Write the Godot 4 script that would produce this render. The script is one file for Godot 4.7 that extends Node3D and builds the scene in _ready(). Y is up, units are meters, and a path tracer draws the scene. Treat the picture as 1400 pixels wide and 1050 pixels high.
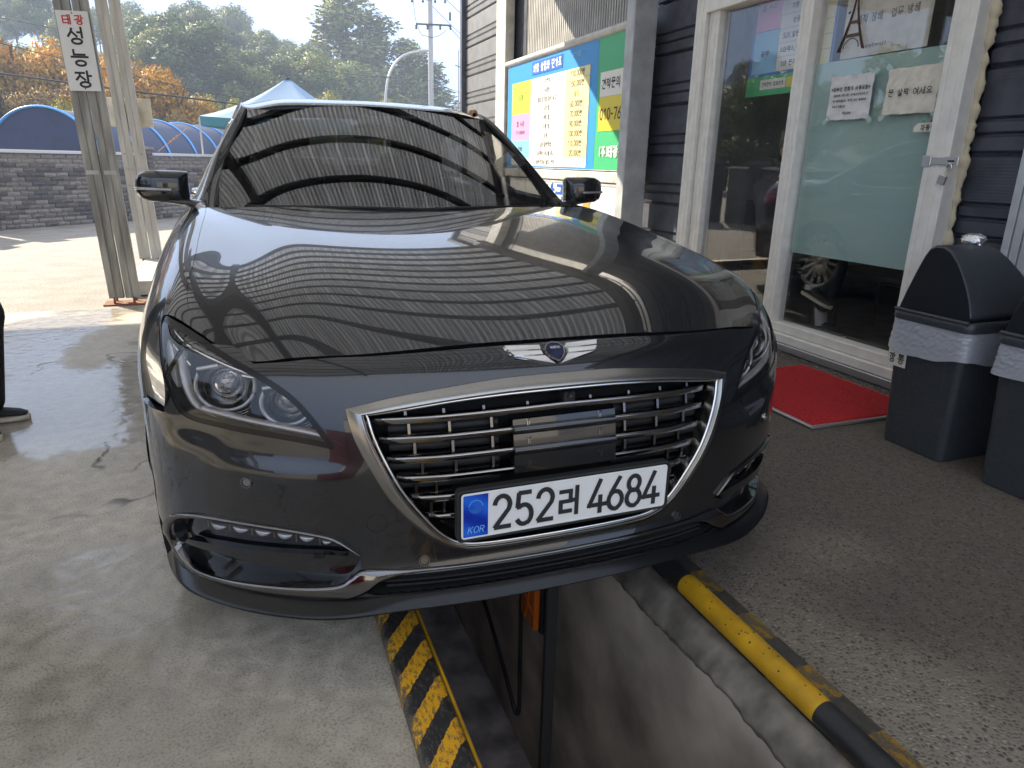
extends Node3D

# A dark saloon car parked over an inspection pit, under an open canopy beside an office wall.

var M := {}
var seen := {}
var B: Net          # hood, fenders, doors, boot
var FA: Net         # front bumper skin
var G: Net          # roof, pillars, side glass
var W: Net          # windscreen


func _ready() -> void:
	seed(7)
	setup_view()
	make_materials()
	build_ground()
	build_pit()
	build_canopy()
	build_office()
	build_yard()
	build_hill()
	build_car()
	build_small_things()
	build_people()


func setup_view() -> void:
	var cam := Camera3D.new()
	cam.name = "camera"
	var yaw := 0.367
	var pitch := 0.306
	var roll := 0.023
	var f := Vector3(sin(yaw) * cos(pitch), -sin(pitch), -cos(yaw) * cos(pitch))
	var r := Vector3(cos(yaw), 0, sin(yaw))
	var u := r.cross(f)
	var r2 := r * cos(roll) + u * sin(roll)
	var u2 := -r * sin(roll) + u * cos(roll)
	cam.transform = Transform3D(Basis(r2, u2, -f), Vector3(-0.653, 1.159, 1.313))
	cam.fov = rad_to_deg(2.0 * atan(525.0 / 956.56))
	cam.near = 0.05
	cam.far = 900.0
	cam.current = true
	add_child(cam)
	var we := WorldEnvironment.new()
	we.name = "world_environment"
	var e := Environment.new()
	e.background_mode = Environment.BG_SKY
	var sk := ProceduralSkyMaterial.new()
	sk.sky_top_color = Color(0.70, 0.73, 0.785)
	sk.sky_horizon_color = Color(0.49, 0.58, 0.725)
	sk.sky_curve = 0.3
	sk.sky_energy_multiplier = 1.0
	e.background_energy_multiplier = 0.53
	sk.ground_bottom_color = Color(0.35, 0.34, 0.32)
	sk.ground_horizon_color = Color(0.6, 0.6, 0.6)
	sk.ground_energy_multiplier = 0.5
	sk.sun_angle_max = 20.0
	e.sky = Sky.new()
	e.sky.sky_material = sk
	e.tonemap_mode = Environment.TONE_MAPPER_LINEAR
	e.tonemap_exposure = 6.9
	e.sdfgi_enabled = true
	e.ssao_enabled = true
	e.ssil_enabled = true
	e.fog_enabled = true
	e.fog_density = 0.0028
	e.fog_light_color = Color(0.84, 0.90, 0.97)
	we.environment = e
	add_child(we)
	var sun := DirectionalLight3D.new()
	sun.name = "sun"
	sun.light_color = Color(1.0, 0.95, 0.86)
	sun.light_energy = 0.60
	sun.light_angular_distance = 0.5
	sun.shadow_enabled = true
	var d := Vector3(-1.1, 1.19, -1.5).normalized()
	sun.transform = Transform3D(Basis.looking_at(-d, Vector3.UP), Vector3(0, 20, 0))
	add_child(sun)


# ---------------------------------------------------------------- surfaces through a net of points

class Net:
	var rows: int
	var cols: int
	var c: Array = []

	static func solve(q: Array) -> Array:      # points that a uniform cubic B-spline must have to pass through q
		var n := q.size()
		var p: Array = q.duplicate()
		var k := n - 2
		if k > 0:
			var cp := []
			var dp := []
			for i in k:
				var rhs: Vector3 = q[i + 1] * 6.0
				if i == 0:
					rhs -= q[0]
				if i == k - 1:
					rhs -= q[n - 1]
				if i == 0:
					cp.append(0.25)
					dp.append(rhs / 4.0)
				else:
					var m: float = 4.0 - cp[i - 1]
					cp.append(1.0 / m)
					dp.append((rhs - dp[i - 1]) / m)
			p[k] = dp[k - 1]
			for i in range(k - 2, -1, -1):
				p[i + 1] = dp[i] - p[i + 2] * cp[i]
		p.push_front(p[0] * 2.0 - p[1])
		p.append(p[n] * 2.0 - p[n - 1])
		return p

	func _init(grid: Array) -> void:
		rows = grid.size()
		cols = grid[0].size()
		var first := []
		for r in grid:
			first.append(solve(r))
		var by_col := []
		for j in cols + 2:
			var q := []
			for i in rows:
				q.append(first[i][j])
			by_col.append(solve(q))
		for i in rows + 2:
			var r := PackedVector3Array()
			for j in cols + 2:
				r.append(by_col[j][i])
			c.append(r)

	func w(t: float) -> Array:
		var s := 1.0 - t
		return [s * s * s / 6.0, (3.0 * t * t * t - 6.0 * t * t + 4.0) / 6.0, (3.0 * s * s * s - 6.0 * s * s + 4.0) / 6.0, t * t * t / 6.0]

	func at(u: float, v: float) -> Vector3:
		var i := clampi(int(floor(u)), 0, rows - 2)
		var j := clampi(int(floor(v)), 0, cols - 2)
		var a := w(u - i)
		var b := w(v - j)
		var o := Vector3.ZERO
		for k in 4:
			var r: PackedVector3Array = c[i + k]
			o += (r[j] * b[0] + r[j + 1] * b[1] + r[j + 2] * b[2] + r[j + 3] * b[3]) * a[k]
		return o

	func normal(u: float, v: float) -> Vector3:
		var h := 0.01
		var du := at(u + h, v) - at(u - h, v)
		var dv := at(u, v + h) - at(u, v - h)
		var n := dv.cross(du)
		return n.normalized() if n.length() > 1e-12 else Vector3.UP

	func find(want: Callable, start: Vector2) -> Vector2:   # want(point) -> Vector2 that should be zero
		var q := start
		for k in 30:
			var r: Vector2 = want.call(at(q.x, q.y))
			if r.length() < 1e-6:
				break
			var h := 0.002
			var a: Vector2 = (want.call(at(q.x + h, q.y)) - r) / h
			var b: Vector2 = (want.call(at(q.x, q.y + h)) - r) / h
			var det := a.x * b.y - b.x * a.y
			if absf(det) < 1e-12:
				break
			var d := Vector2(-r.x * b.y + b.x * r.y, -a.x * r.y + a.y * r.x) / det
			q += d.limit_length(0.8)
		return q

	func on_side(z: float, y: float, start: Vector2) -> Vector2:
		return find(func(p: Vector3): return Vector2(p.z - z, p.y - y), start)

	func on_front(x: float, y: float, start: Vector2) -> Vector2:
		return find(func(p: Vector3): return Vector2(p.x - x, p.y - y), start)


func spline1(xs: Array, ys: Array, x: float) -> float:
	var n := xs.size()
	var i := 0
	while i < n - 2 and x > xs[i + 1]:
		i += 1
	var h: float = xs[i + 1] - xs[i]
	var t := clampf((x - xs[i]) / h, 0.0, 1.0)
	var m0: float = (ys[i + 1] - ys[i]) / h if i == 0 else (ys[i + 1] - ys[i - 1]) / (xs[i + 1] - xs[i - 1])
	var m1: float = (ys[i + 1] - ys[i]) / h if i == n - 2 else (ys[i + 2] - ys[i]) / (xs[i + 2] - xs[i])
	return ys[i] * (2 * t * t * t - 3 * t * t + 1) + h * m0 * (t * t * t - 2 * t * t + t) + ys[i + 1] * (3 * t * t - 2 * t * t * t) + h * m1 * (t * t * t - t * t)


# ---------------------------------------------------------------- mesh making

class Mb:
	var v := PackedVector3Array()
	var n := PackedVector3Array()
	var uv := PackedVector2Array()
	var col := PackedColorArray()
	var idx := PackedInt32Array()
	var tint := Color.WHITE
	var tinted := false

	func vert(p: Vector3, nn: Vector3, t := Vector2.ZERO) -> int:
		v.append(p)
		n.append(nn)
		uv.append(t)
		col.append(tint)
		return v.size() - 1

	func tri_i(a: int, b: int, c: int) -> void:     # front faces run clockwise; the order follows the normals
		var g := (v[b] - v[a]).cross(v[c] - v[a])
		if g.dot(n[a] + n[b] + n[c]) > 0.0:
			idx.append_array([a, c, b])
		else:
			idx.append_array([a, b, c])

	func tri(a: Vector3, b: Vector3, c: Vector3, out := Vector3.ZERO) -> void:
		var g := (b - a).cross(c - a)
		if g.length() < 1e-14:
			return
		g = g.normalized()
		if out != Vector3.ZERO and g.dot(out) < 0:
			g = -g
		tri_i(vert(a, g), vert(b, g), vert(c, g))

	func quad(a: Vector3, b: Vector3, c: Vector3, d: Vector3, out := Vector3.ZERO, s := Rect2(0, 0, 1, 1)) -> void:
		var g := (c - a).cross(d - b)
		if g.length() < 1e-14:
			return
		g = g.normalized()
		if out != Vector3.ZERO and g.dot(out) < 0:
			g = -g
		var i := vert(a, g, s.position)
		var j := vert(b, g, Vector2(s.end.x, s.position.y))
		var k := vert(c, g, s.end)
		var l := vert(d, g, Vector2(s.position.x, s.end.y))
		tri_i(i, j, k)
		tri_i(i, k, l)

	func box(o: Vector3, s: Vector3, b := Basis.IDENTITY, ch := 0.0) -> void:
		var x := b.x * s.x * 0.5
		var y := b.y * s.y * 0.5
		var z := b.z * s.z * 0.5
		if ch <= 0.0:
			for f in [[x, y, z], [-x, z, y], [y, z, x], [-y, x, z], [z, x, y], [-z, y, x]]:
				quad(o + f[0] - f[1] - f[2], o + f[0] + f[1] - f[2], o + f[0] + f[1] + f[2], o + f[0] - f[1] + f[2], f[0])
			return
		var ax := [b.x, b.y, b.z]
		var hs := [s.x * 0.5, s.y * 0.5, s.z * 0.5]
		for i in 3:
			for sg in [-1.0, 1.0]:
				var p: Vector3 = o + ax[i] * hs[i] * sg
				var e1: Vector3 = ax[(i + 1) % 3] * (hs[(i + 1) % 3] - ch)
				var e2: Vector3 = ax[(i + 2) % 3] * (hs[(i + 2) % 3] - ch)
				quad(p - e1 - e2, p + e1 - e2, p + e1 + e2, p - e1 + e2, ax[i] * sg)
		for i in 3:
			var j := (i + 1) % 3
			var k := (i + 2) % 3
			for si in [-1.0, 1.0]:
				for sj in [-1.0, 1.0]:
					var a: Vector3 = o + ax[i] * hs[i] * si + ax[j] * (hs[j] - ch) * sj
					var c: Vector3 = o + ax[i] * (hs[i] - ch) * si + ax[j] * hs[j] * sj
					var e: Vector3 = ax[k] * (hs[k] - ch)
					quad(a - e, c - e, c + e, a + e, ax[i] * si + ax[j] * sj)
		for sx in [-1.0, 1.0]:
			for sy in [-1.0, 1.0]:
				for sz in [-1.0, 1.0]:
					var px: Vector3 = b.x * s.x * 0.5 * sx
					var py: Vector3 = b.y * s.y * 0.5 * sy
					var pz: Vector3 = b.z * s.z * 0.5 * sz
					var qx: Vector3 = b.x * (s.x * 0.5 - ch) * sx
					var qy: Vector3 = b.y * (s.y * 0.5 - ch) * sy
					var qz: Vector3 = b.z * (s.z * 0.5 - ch) * sz
					tri(o + px + qy + qz, o + qx + py + qz, o + qx + qy + pz, px + py + pz)

	func bar(a: Vector3, b: Vector3, w: float, h: float, up := Vector3.UP) -> void:
		var z := (b - a).normalized()
		if absf(z.dot(up)) > 0.99:
			up = Vector3.RIGHT
		var x := up.cross(z).normalized()
		box((a + b) * 0.5, Vector3(w, h, a.distance_to(b)), Basis(x, z.cross(x), z))

	func tube(p: Array, r: float, k := 8, sx := 1.0, sy := 1.0, up := Vector3.UP, closed := false) -> void:
		var m := p.size()
		var rings := []
		for i in m:
			var pa: Vector3 = p[i - 1] if i > 0 else (p[m - 1] if closed else p[0])
			var pb: Vector3 = p[(i + 1) % m] if i < m - 1 or closed else p[m - 1]
			var t := (pb - pa).normalized()
			var uu := up
			if absf(t.dot(uu)) > 0.95:
				uu = Vector3.RIGHT if absf(t.x) < 0.9 else Vector3.BACK
			var x := uu.cross(t).normalized()
			var y := t.cross(x)
			var ring := []
			for j in k:
				var a := TAU * j / k
				var d := x * cos(a) * sx + y * sin(a) * sy
				ring.append(vert(p[i] + d * r, (x * cos(a) / sx + y * sin(a) / sy).normalized(), Vector2(float(j) / k, float(i) / m)))
			rings.append(ring)
		for i in (m if closed else m - 1):
			for j in k:
				var r0: Array = rings[i]
				var r1: Array = rings[(i + 1) % m]
				tri_i(r0[j], r0[(j + 1) % k], r1[(j + 1) % k])
				tri_i(r0[j], r1[(j + 1) % k], r1[j])
		if not closed:
			for e in [0, m - 1]:
				var out: Vector3 = (p[0] - p[1]) if e == 0 else (p[m - 1] - p[m - 2])
				out = out.normalized()
				var c := vert(p[e], out)
				var ids := []
				for j in k:
					ids.append(vert(v[rings[e][j]], out))
				for j in k:
					tri_i(c, ids[j], ids[(j + 1) % k])

	func lathe(o: Vector3, ax: Vector3, prof: Array, k := 24) -> void:     # prof: Vector2(radius, along), edges stay sharp
		ax = ax.normalized()
		var x := ax.cross(Vector3.UP if absf(ax.y) < 0.9 else Vector3.RIGHT).normalized()
		var y := ax.cross(x)
		for i in prof.size() - 1:
			var a: Vector2 = prof[i]
			var b: Vector2 = prof[i + 1]
			var d := (b - a)
			if d.length() < 1e-7:
				continue
			var nn := Vector2(d.y, -d.x).normalized()
			var r0 := []
			var r1 := []
			for j in k + 1:
				var an := TAU * j / k
				var dir := x * cos(an) + y * sin(an)
				var no := (dir * nn.x + ax * nn.y).normalized()
				r0.append(vert(o + dir * a.x + ax * a.y, no))
				r1.append(vert(o + dir * b.x + ax * b.y, no))
			for j in k:
				if a.x > 1e-6:
					tri_i(r0[j], r0[j + 1], r1[j + 1])
				if b.x > 1e-6:
					tri_i(r0[j], r1[j + 1], r1[j])

	func loft(rings: Array, closed := true, caps := true) -> void:     # rings of points, smooth across
		var first := v.size()
		var k: int = rings[0].size()
		var cen := []
		for r in rings:
			var c := Vector3.ZERO
			for p in r:
				c += p
			cen.append(c / k)
		for i in rings.size():
			for j in k:
				var jn: int = (j + 1) % k if closed else mini(j + 1, k - 1)
				var jp: int = (j - 1 + k) % k if closed else maxi(j - 1, 0)
				var a: Vector3 = rings[i][jn] - rings[i][jp]
				var b: Vector3 = rings[mini(i + 1, rings.size() - 1)][j] - rings[maxi(i - 1, 0)][j]
				var nn := a.cross(b)
				nn = nn.normalized() if nn.length() > 1e-12 else Vector3.UP
				if closed and nn.dot(rings[i][j] - cen[i]) < 0:
					nn = -nn
				vert(rings[i][j], nn, Vector2(float(j) / k, float(i) / (rings.size() - 1)))
		for i in rings.size() - 1:
			for j in (k if closed else k - 1):
				var p := first + i * k + j
				var q := first + i * k + (j + 1) % k
				tri_i(p, q, q + k)
				tri_i(p, q + k, p + k)
		if caps and closed:
			for e in [0, rings.size() - 1]:
				var out: Vector3 = cen[e] - cen[1 if e == 0 else rings.size() - 2]
				if out.length() < 1e-9:
					continue
				var c := vert(cen[e], out.normalized())
				var ids := []
				for j in k:
					ids.append(vert(rings[e][j], out.normalized()))
				for j in k:
					tri_i(c, ids[j], ids[(j + 1) % k])

	func poly(pts: PackedVector2Array, xf: Transform3D, depth := 0.0) -> void:      # flat polygon in xf's xy plane, with thickness along -z
		var t := Geometry2D.triangulate_polygon(pts)
		for side in ([0.0, -depth] if depth > 0.0 else [0.0]):
			var nn: Vector3 = xf.basis.z * (1.0 if side == 0.0 else -1.0)
			var ids := []
			for p in pts:
				ids.append(vert(xf * Vector3(p.x, p.y, side), nn, p))
			for i in range(0, t.size(), 3):
				tri_i(ids[t[i]], ids[t[i + 1]], ids[t[i + 2]])
		if depth > 0.0:
			var c := Vector2.ZERO
			var cw := Geometry2D.is_polygon_clockwise(pts)
			for i in pts.size():
				var a := pts[i]
				var b := pts[(i + 1) % pts.size()]
				c = Vector2((b - a).y, -(b - a).x) * (-1.0 if cw else 1.0)
				quad(xf * Vector3(a.x, a.y, 0), xf * Vector3(b.x, b.y, 0), xf * Vector3(b.x, b.y, -depth), xf * Vector3(a.x, a.y, -depth), xf.basis * Vector3(c.x, c.y, 0))

	func mesh() -> ArrayMesh:
		var m := ArrayMesh.new()
		if v.is_empty():
			return m
		var a := []
		a.resize(Mesh.ARRAY_MAX)
		a[Mesh.ARRAY_VERTEX] = v
		a[Mesh.ARRAY_NORMAL] = n
		a[Mesh.ARRAY_TEX_UV] = uv
		if tinted:
			a[Mesh.ARRAY_COLOR] = col
		a[Mesh.ARRAY_INDEX] = idx
		m.add_surface_from_arrays(Mesh.PRIMITIVE_TRIANGLES, a)
		return m


# a piece of a net, cut out along region (in the net's own u, v), minus holes; off lifts it along the normal, deep adds an edge of that depth
func patch(mb: Mb, net: Net, region: PackedVector2Array, holes: Array, su: float, sv: float, off := 0.0, deep := 0.0) -> void:
	var lo := region[0]
	var hi := region[0]
	for p in region:
		lo = lo.min(p)
		hi = hi.max(p)
	var boxes := []
	for h in holes:
		var a: Vector2 = h[0]
		var b: Vector2 = h[0]
		for p in h:
			a = a.min(p)
			b = b.max(p)
		boxes.append(Rect2(a, b - a).grow(0.001))
	var known := {}
	var put := func(p: Vector2) -> int:
		var key := Vector2i(roundi(p.x * 20000.0), roundi(p.y * 20000.0))
		if not known.has(key):
			var nn := net.normal(p.x, p.y)
			known[key] = mb.vert(net.at(p.x, p.y) + nn * off, nn, p)
		return known[key]
	var nu := maxi(1, ceili((hi.x - lo.x) / su))
	var nv := maxi(1, ceili((hi.y - lo.y) / sv))
	var st := Vector2((hi.x - lo.x) / nu, (hi.y - lo.y) / nv)
	for i in nu:
		for j in nv:
			var a := lo + Vector2(i, j) * st
			var cell := PackedVector2Array([a, a + Vector2(st.x, 0), a + st, a + Vector2(0, st.y)])
			var rect := Rect2(a, st)
			var polys: Array = [cell]
			var whole := true
			for p in region:
				if rect.grow(st.length() * 0.02).has_point(p):
					whole = false
			if whole:
				for p in cell:
					if not Geometry2D.is_point_in_polygon(p, region):
						whole = false
			if not whole:
				polys = Geometry2D.intersect_polygons(cell, region)
			for k in holes.size():
				if boxes[k].intersects(rect):
					var next := []
					for q in polys:
						for r in Geometry2D.clip_polygons(q, holes[k]):
							if not Geometry2D.is_polygon_clockwise(r):
								next.append(r)
					polys = next
			for q in polys:
				if q.size() < 3:
					continue
				if q.size() == 4 and q == cell:
					var a0: int = put.call(q[0])
					var a1: int = put.call(q[1])
					var a2: int = put.call(q[2])
					var a3: int = put.call(q[3])
					mb.tri_i(a0, a1, a2)
					mb.tri_i(a0, a2, a3)
				else:
					var t := Geometry2D.triangulate_polygon(q)
					for x in range(0, t.size(), 3):
						var i0: int = put.call(q[t[x]])
						var i1: int = put.call(q[t[x + 1]])
						var i2: int = put.call(q[t[x + 2]])
						if i0 != i1 and i1 != i2 and i0 != i2:
							mb.tri_i(i0, i1, i2)
	if deep != 0.0:
		skirt(mb, net, region, deep, off)
		for h in holes:
			skirt(mb, net, h, deep, off)


func skirt(mb: Mb, net: Net, loop: PackedVector2Array, deep: float, off := 0.0) -> void:
	var pts := []
	for i in loop.size():
		var a := loop[i]
		var b := loop[(i + 1) % loop.size()]
		var k := maxi(1, ceili(net.at(a.x, a.y).distance_to(net.at(b.x, b.y)) / 0.03))
		for j in k:
			pts.append(a.lerp(b, float(j) / k))
	for i in pts.size():
		var a: Vector2 = pts[i]
		var b: Vector2 = pts[(i + 1) % pts.size()]
		var na := net.normal(a.x, a.y)
		var nb := net.normal(b.x, b.y)
		var pa := net.at(a.x, a.y) + na * off
		var pb := net.at(b.x, b.y) + nb * off
		mb.quad(pa, pb, pb - nb * deep, pa - na * deep)


func smooth_loop(p: PackedVector2Array, times := 2) -> PackedVector2Array:     # cuts corners off a closed outline
	for k in times:
		var o := PackedVector2Array()
		for i in p.size():
			var a := p[i]
			var b := p[(i + 1) % p.size()]
			o.append(a.lerp(b, 0.25))
			o.append(a.lerp(b, 0.75))
		p = o
	return p


func catmull(p: Array, k := 6) -> Array:
	var o := []
	for i in p.size() - 1:
		var a = p[maxi(i - 1, 0)]
		var b = p[i]
		var c = p[i + 1]
		var d = p[mini(i + 2, p.size() - 1)]
		for j in k:
			var t := float(j) / k
			o.append((b * 2.0 + (c - a) * t + (a * 2.0 - b * 5.0 + c * 4.0 - d) * t * t + (b * 3.0 - a - c * 3.0 + d) * t * t * t) * 0.5)
	o.append(p[p.size() - 1])
	return o


func obj(called: String, mb: Mb, mat: Material, parent: Node = null, label := "") -> MeshInstance3D:
	var o := MeshInstance3D.new()
	o.name = called
	o.mesh = mb.mesh()
	o.material_override = mat
	o.cast_shadow = GeometryInstance3D.SHADOW_CASTING_SETTING_ON
	(parent if parent else self).add_child(o, true)
	if label:
		o.set_meta("label", label)
	return o


func piece(called: String, m: Mesh, mat: Material, parent: Node, xf: Transform3D) -> MeshInstance3D:
	var o := MeshInstance3D.new()
	o.name = called
	o.mesh = m
	o.material_override = mat
	o.transform = xf
	parent.add_child(o, true)
	return o


func struct(called: String, mb: Mb, mat: Material, parent: Node = null) -> MeshInstance3D:
	var o := obj(called, mb, mat, parent)
	if parent == null:
		o.set_meta("kind", "structure")
	return o


func tag(o: Node, label: String, category: String, group := "") -> Node:
	o.set_meta("label", label)
	o.set_meta("category", category)
	if group:
		o.set_meta("group", group)
	return o


func thing(called: String, label: String, category: String, at := Vector3.ZERO, turn := 0.0, group := "") -> Node3D:
	var o := Node3D.new()
	o.name = called
	add_child(o, true)
	o.position = at
	o.rotation.y = turn
	tag(o, label, category, group)
	return o


func twin(o: Node3D, label := "") -> Node3D:
	var c := o.duplicate() as Node3D
	add_child(c, true)
	if label:
		c.set_meta("label", label)
	return c


# ---------------------------------------------------------------- materials

func mat(name_: String, c: Color, rough := 0.6, metal := 0.0) -> StandardMaterial3D:
	var m := StandardMaterial3D.new()
	m.resource_name = name_
	m.albedo_color = c.linear_to_srgb()
	m.roughness = rough
	m.metallic = metal
	M[name_] = m
	return m


func noise(kind: int, freq: float, oct := 4, sd := 1) -> FastNoiseLite:
	var n := FastNoiseLite.new()
	n.noise_type = kind
	n.frequency = freq
	n.fractal_octaves = oct
	n.fractal_type = FastNoiseLite.FRACTAL_FBM if oct > 1 else FastNoiseLite.FRACTAL_NONE
	n.seed = sd
	return n


func grey(n: FastNoiseLite, w: int, h: int) -> PackedByteArray:
	return n.get_seamless_image(w, h).get_data()


func tex(im: Image) -> ImageTexture:
	return ImageTexture.create_from_image(im)


func from_bytes(b: PackedByteArray, w: int, h: int) -> Image:
	return Image.create_from_data(w, h, false, Image.FORMAT_L8, b)


func paint_tex(w: int, h: int, f: Callable) -> Image:
	var b := PackedByteArray()
	b.resize(w * h * 3)
	var k := 0
	for y in h:
		for x in w:
			var c: Color = f.call(x, y)
			b[k] = clampi(int(c.r * 255.0), 0, 255)
			b[k + 1] = clampi(int(c.g * 255.0), 0, 255)
			b[k + 2] = clampi(int(c.b * 255.0), 0, 255)
			k += 3
	return Image.create_from_data(w, h, false, Image.FORMAT_RGB8, b)


func triplanar(m: StandardMaterial3D, s: float) -> void:
	m.uv1_triplanar = true
	m.uv1_world_triplanar = true
	m.uv1_scale = Vector3(s, s, s)


func worn(m: StandardMaterial3D, s: float, low: float, high: float, bump := 0.0, seed_ := 3, freq := 0.02, sx := 1.0) -> StandardMaterial3D:
	# a soft mottling of tone and gloss that multiplies the base colour
	var b := grey(noise(FastNoiseLite.TYPE_SIMPLEX_SMOOTH, freq, 5, seed_), 256, 256)
	var im := paint_tex(256, 256, func(x, y):
		var t := lerpf(low, high, b[y * 256 + x] / 255.0)
		return Color(t, t, t))
	m.albedo_texture = tex(im)
	triplanar(m, s)
	m.uv1_scale.x *= sx
	if bump > 0.0:
		m.heightmap_enabled = true
		m.heightmap_texture = tex(from_bytes(b, 256, 256))
		m.heightmap_scale = bump
	return m


func make_materials() -> void:
	# car
	var p := mat("paint", Color(0.011, 0.0115, 0.0125), 0.24, 0.3)
	p.metallic_specular = 0.45
	p.clearcoat_enabled = true
	p.clearcoat = 1.0
	p.clearcoat_roughness = 0.01
	var gb := mat("gloss_black", Color(0.006, 0.006, 0.007), 0.08)
	gb.clearcoat_enabled = true
	gb.clearcoat = 0.6
	gb.clearcoat_roughness = 0.02
	mat("matt_black", Color(0.012, 0.012, 0.012), 0.65)
	mat("deep_black", Color(0.004, 0.004, 0.004), 0.8)
	mat("satin_chrome", Color(0.36, 0.35, 0.33), 0.22, 1.0)
	mat("black_chrome", Color(0.17, 0.165, 0.16), 0.08, 1.0)
	mat("grille_grey", Color(0.16, 0.155, 0.15), 0.2, 1.0)
	mat("chrome", Color(0.72, 0.71, 0.69), 0.06, 1.0)
	mat("dark_chrome", Color(0.30, 0.29, 0.28), 0.12, 1.0)
	mat("bright_badge", Color(0.85, 0.85, 0.84), 0.12, 0.9)
	mat("badge_blue", Color(0.004, 0.010, 0.045), 0.15)
	mat("rubber", Color(0.016, 0.016, 0.016), 0.75)
	mat("alloy", Color(0.5, 0.5, 0.5), 0.25, 1.0)
	mat("seat_leather", Color(0.035, 0.034, 0.033), 0.5)
	mat("tail_red", Color(0.30, 0.008, 0.02), 0.08)
	var g := mat("glass", Color(1, 1, 1, 1), 0.0)
	g.albedo_color = Color(0.2, 0.22, 0.21, 0.03)
	g.transparency = BaseMaterial3D.TRANSPARENCY_ALPHA
	var tg := mat("tinted_glass", Color(0, 0, 0, 1), 0.0)
	tg.albedo_color = Color(0.02, 0.025, 0.025, 0.42)
	tg.transparency = BaseMaterial3D.TRANSPARENCY_ALPHA
	var dg := mat("dark_glass", Color(0, 0, 0, 1), 0.0)
	dg.albedo_color = Color(0.02, 0.02, 0.02, 0.8)
	dg.transparency = BaseMaterial3D.TRANSPARENCY_ALPHA
	var wg := mat("screen_glass", Color(0, 0, 0, 1), 0.0)
	wg.albedo_color = Color(0.01, 0.012, 0.012, 0.62)
	wg.metallic_specular = 0.7
	wg.transparency = BaseMaterial3D.TRANSPARENCY_ALPHA
	var lens := mat("lens", Color(1, 1, 1, 1), 0.0)
	lens.albedo_color = Color(1, 1, 1, 0.03)
	lens.refraction_enabled = true
	lens.refraction_scale = 0.05
	mat("light_guide", Color(0.36, 0.36, 0.37), 0.12, 0.5)
	mat("lamp_strip", Color(0.36, 0.34, 0.33), 0.3, 0.5)
	# signs and prints
	mat("white_print", Color(0.75, 0.75, 0.72), 0.55)
	mat("black_print", Color(0.02, 0.02, 0.022), 0.6)
	mat("red_print", Color(0.55, 0.02, 0.03), 0.6)
	mat("plate_white", Color(0.78, 0.78, 0.75), 0.35)
	mat("plate_blue", Color(0.02, 0.09, 0.42), 0.3)
	mat("sky_blue_print", Color(0.03, 0.28, 0.68), 0.4)
	mat("mid_blue_print", Color(0.02, 0.12, 0.50), 0.4)
	mat("light_blue_print", Color(0.22, 0.52, 0.80), 0.4)
	mat("green_print", Color(0.05, 0.42, 0.17), 0.4)
	mat("lime_print", Color(0.50, 0.66, 0.05), 0.4)
	mat("pink_print", Color(0.72, 0.32, 0.52), 0.4)
	mat("yellow_print", Color(0.72, 0.60, 0.04), 0.4)
	mat("pale_yellow_print", Color(0.76, 0.70, 0.36), 0.4)
	mat("grey_print", Color(0.35, 0.35, 0.35), 0.5)
	mat("orange_print", Color(0.85, 0.30, 0.04), 0.5)
	mat("lilac_print", Color(0.62, 0.58, 0.80), 0.5)
	# building
	worn(mat("siding", Color(0.085, 0.092, 0.115), 0.42, 0.25), 0.9, 0.75, 1.1, 0.0, 5)
	worn(mat("siding_pale", Color(0.17, 0.17, 0.175), 0.45, 0.2), 0.9, 0.85, 1.05, 0.0, 6)
	worn(mat("white_frame", Color(0.80, 0.78, 0.72), 0.35), 1.4, 0.93, 1.02, 0.0, 7)
	worn(mat("white_steel", Color(0.60, 0.59, 0.55), 0.45), 0.8, 0.8, 1.05, 0.0, 8)
	worn(mat("grey_steel", Color(0.50, 0.52, 0.53), 0.5, 0.2), 0.8, 0.85, 1.05, 0.0, 9)
	worn(mat("galvanised", Color(0.40, 0.39, 0.34), 0.55, 0.3), 3.0, 0.62, 1.08, 0.0, 10, 0.012)
	M.galvanised.uv1_scale.y = 0.35
	worn(mat("pale_post", Color(0.60, 0.585, 0.54), 0.55, 0.15), 3.0, 0.82, 1.04, 0.0, 10, 0.012)
	M.pale_post.uv1_scale.y = 0.35
	var lp := mat("lip_plastic", Color(0.006, 0.006, 0.006), 0.22)
	lp.metallic_specular = 0.4
	worn(mat("rib_sheet", Color(0.50, 0.49, 0.47), 0.5, 0.2), 0.7, 0.8, 1.05, 0.0, 11)
	worn(mat("roof_sheet", Color(0.76, 0.75, 0.735), 0.55, 0.1), 1.0, 0.62, 1.06, 0.0, 12, 0.02)
	M.roof_sheet.uv1_scale = Vector3(2.6, 1.0, 0.10)
	worn(mat("purlin", Color(0.045, 0.045, 0.042), 0.5, 0.2), 0.8, 0.75, 1.1, 0.0, 13)
	M.roof_sheet.backlight_enabled = true
	M.roof_sheet.backlight = Color(0.90, 0.93, 0.97).linear_to_srgb()
	mat("rust", Color(0.22, 0.09, 0.04), 0.85)
	mat("foam", Color(0.62, 0.54, 0.38), 0.9)
	worn(mat("room_wall", Color(0.30, 0.31, 0.29), 0.8), 0.6, 0.85, 1.05, 0.0, 14)
	worn(mat("room_floor", Color(0.12, 0.11, 0.10), 0.6), 0.9, 0.6, 1.1, 0.0, 15)
	var fr := mat("frost_film", Color(0.22, 0.36, 0.34), 0.5)
	fr.albedo_color = Color(Color(0.42, 0.60, 0.56).linear_to_srgb(), 0.78)
	fr.transparency = BaseMaterial3D.TRANSPARENCY_ALPHA
	fr.backlight_enabled = true
	fr.backlight = Color(0.12, 0.17, 0.16)
	var tp := mat("clear_tape", Color(0.6, 0.7, 0.7), 0.3)
	tp.albedo_color = Color(Color(0.55, 0.68, 0.66).linear_to_srgb(), 0.55)
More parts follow.
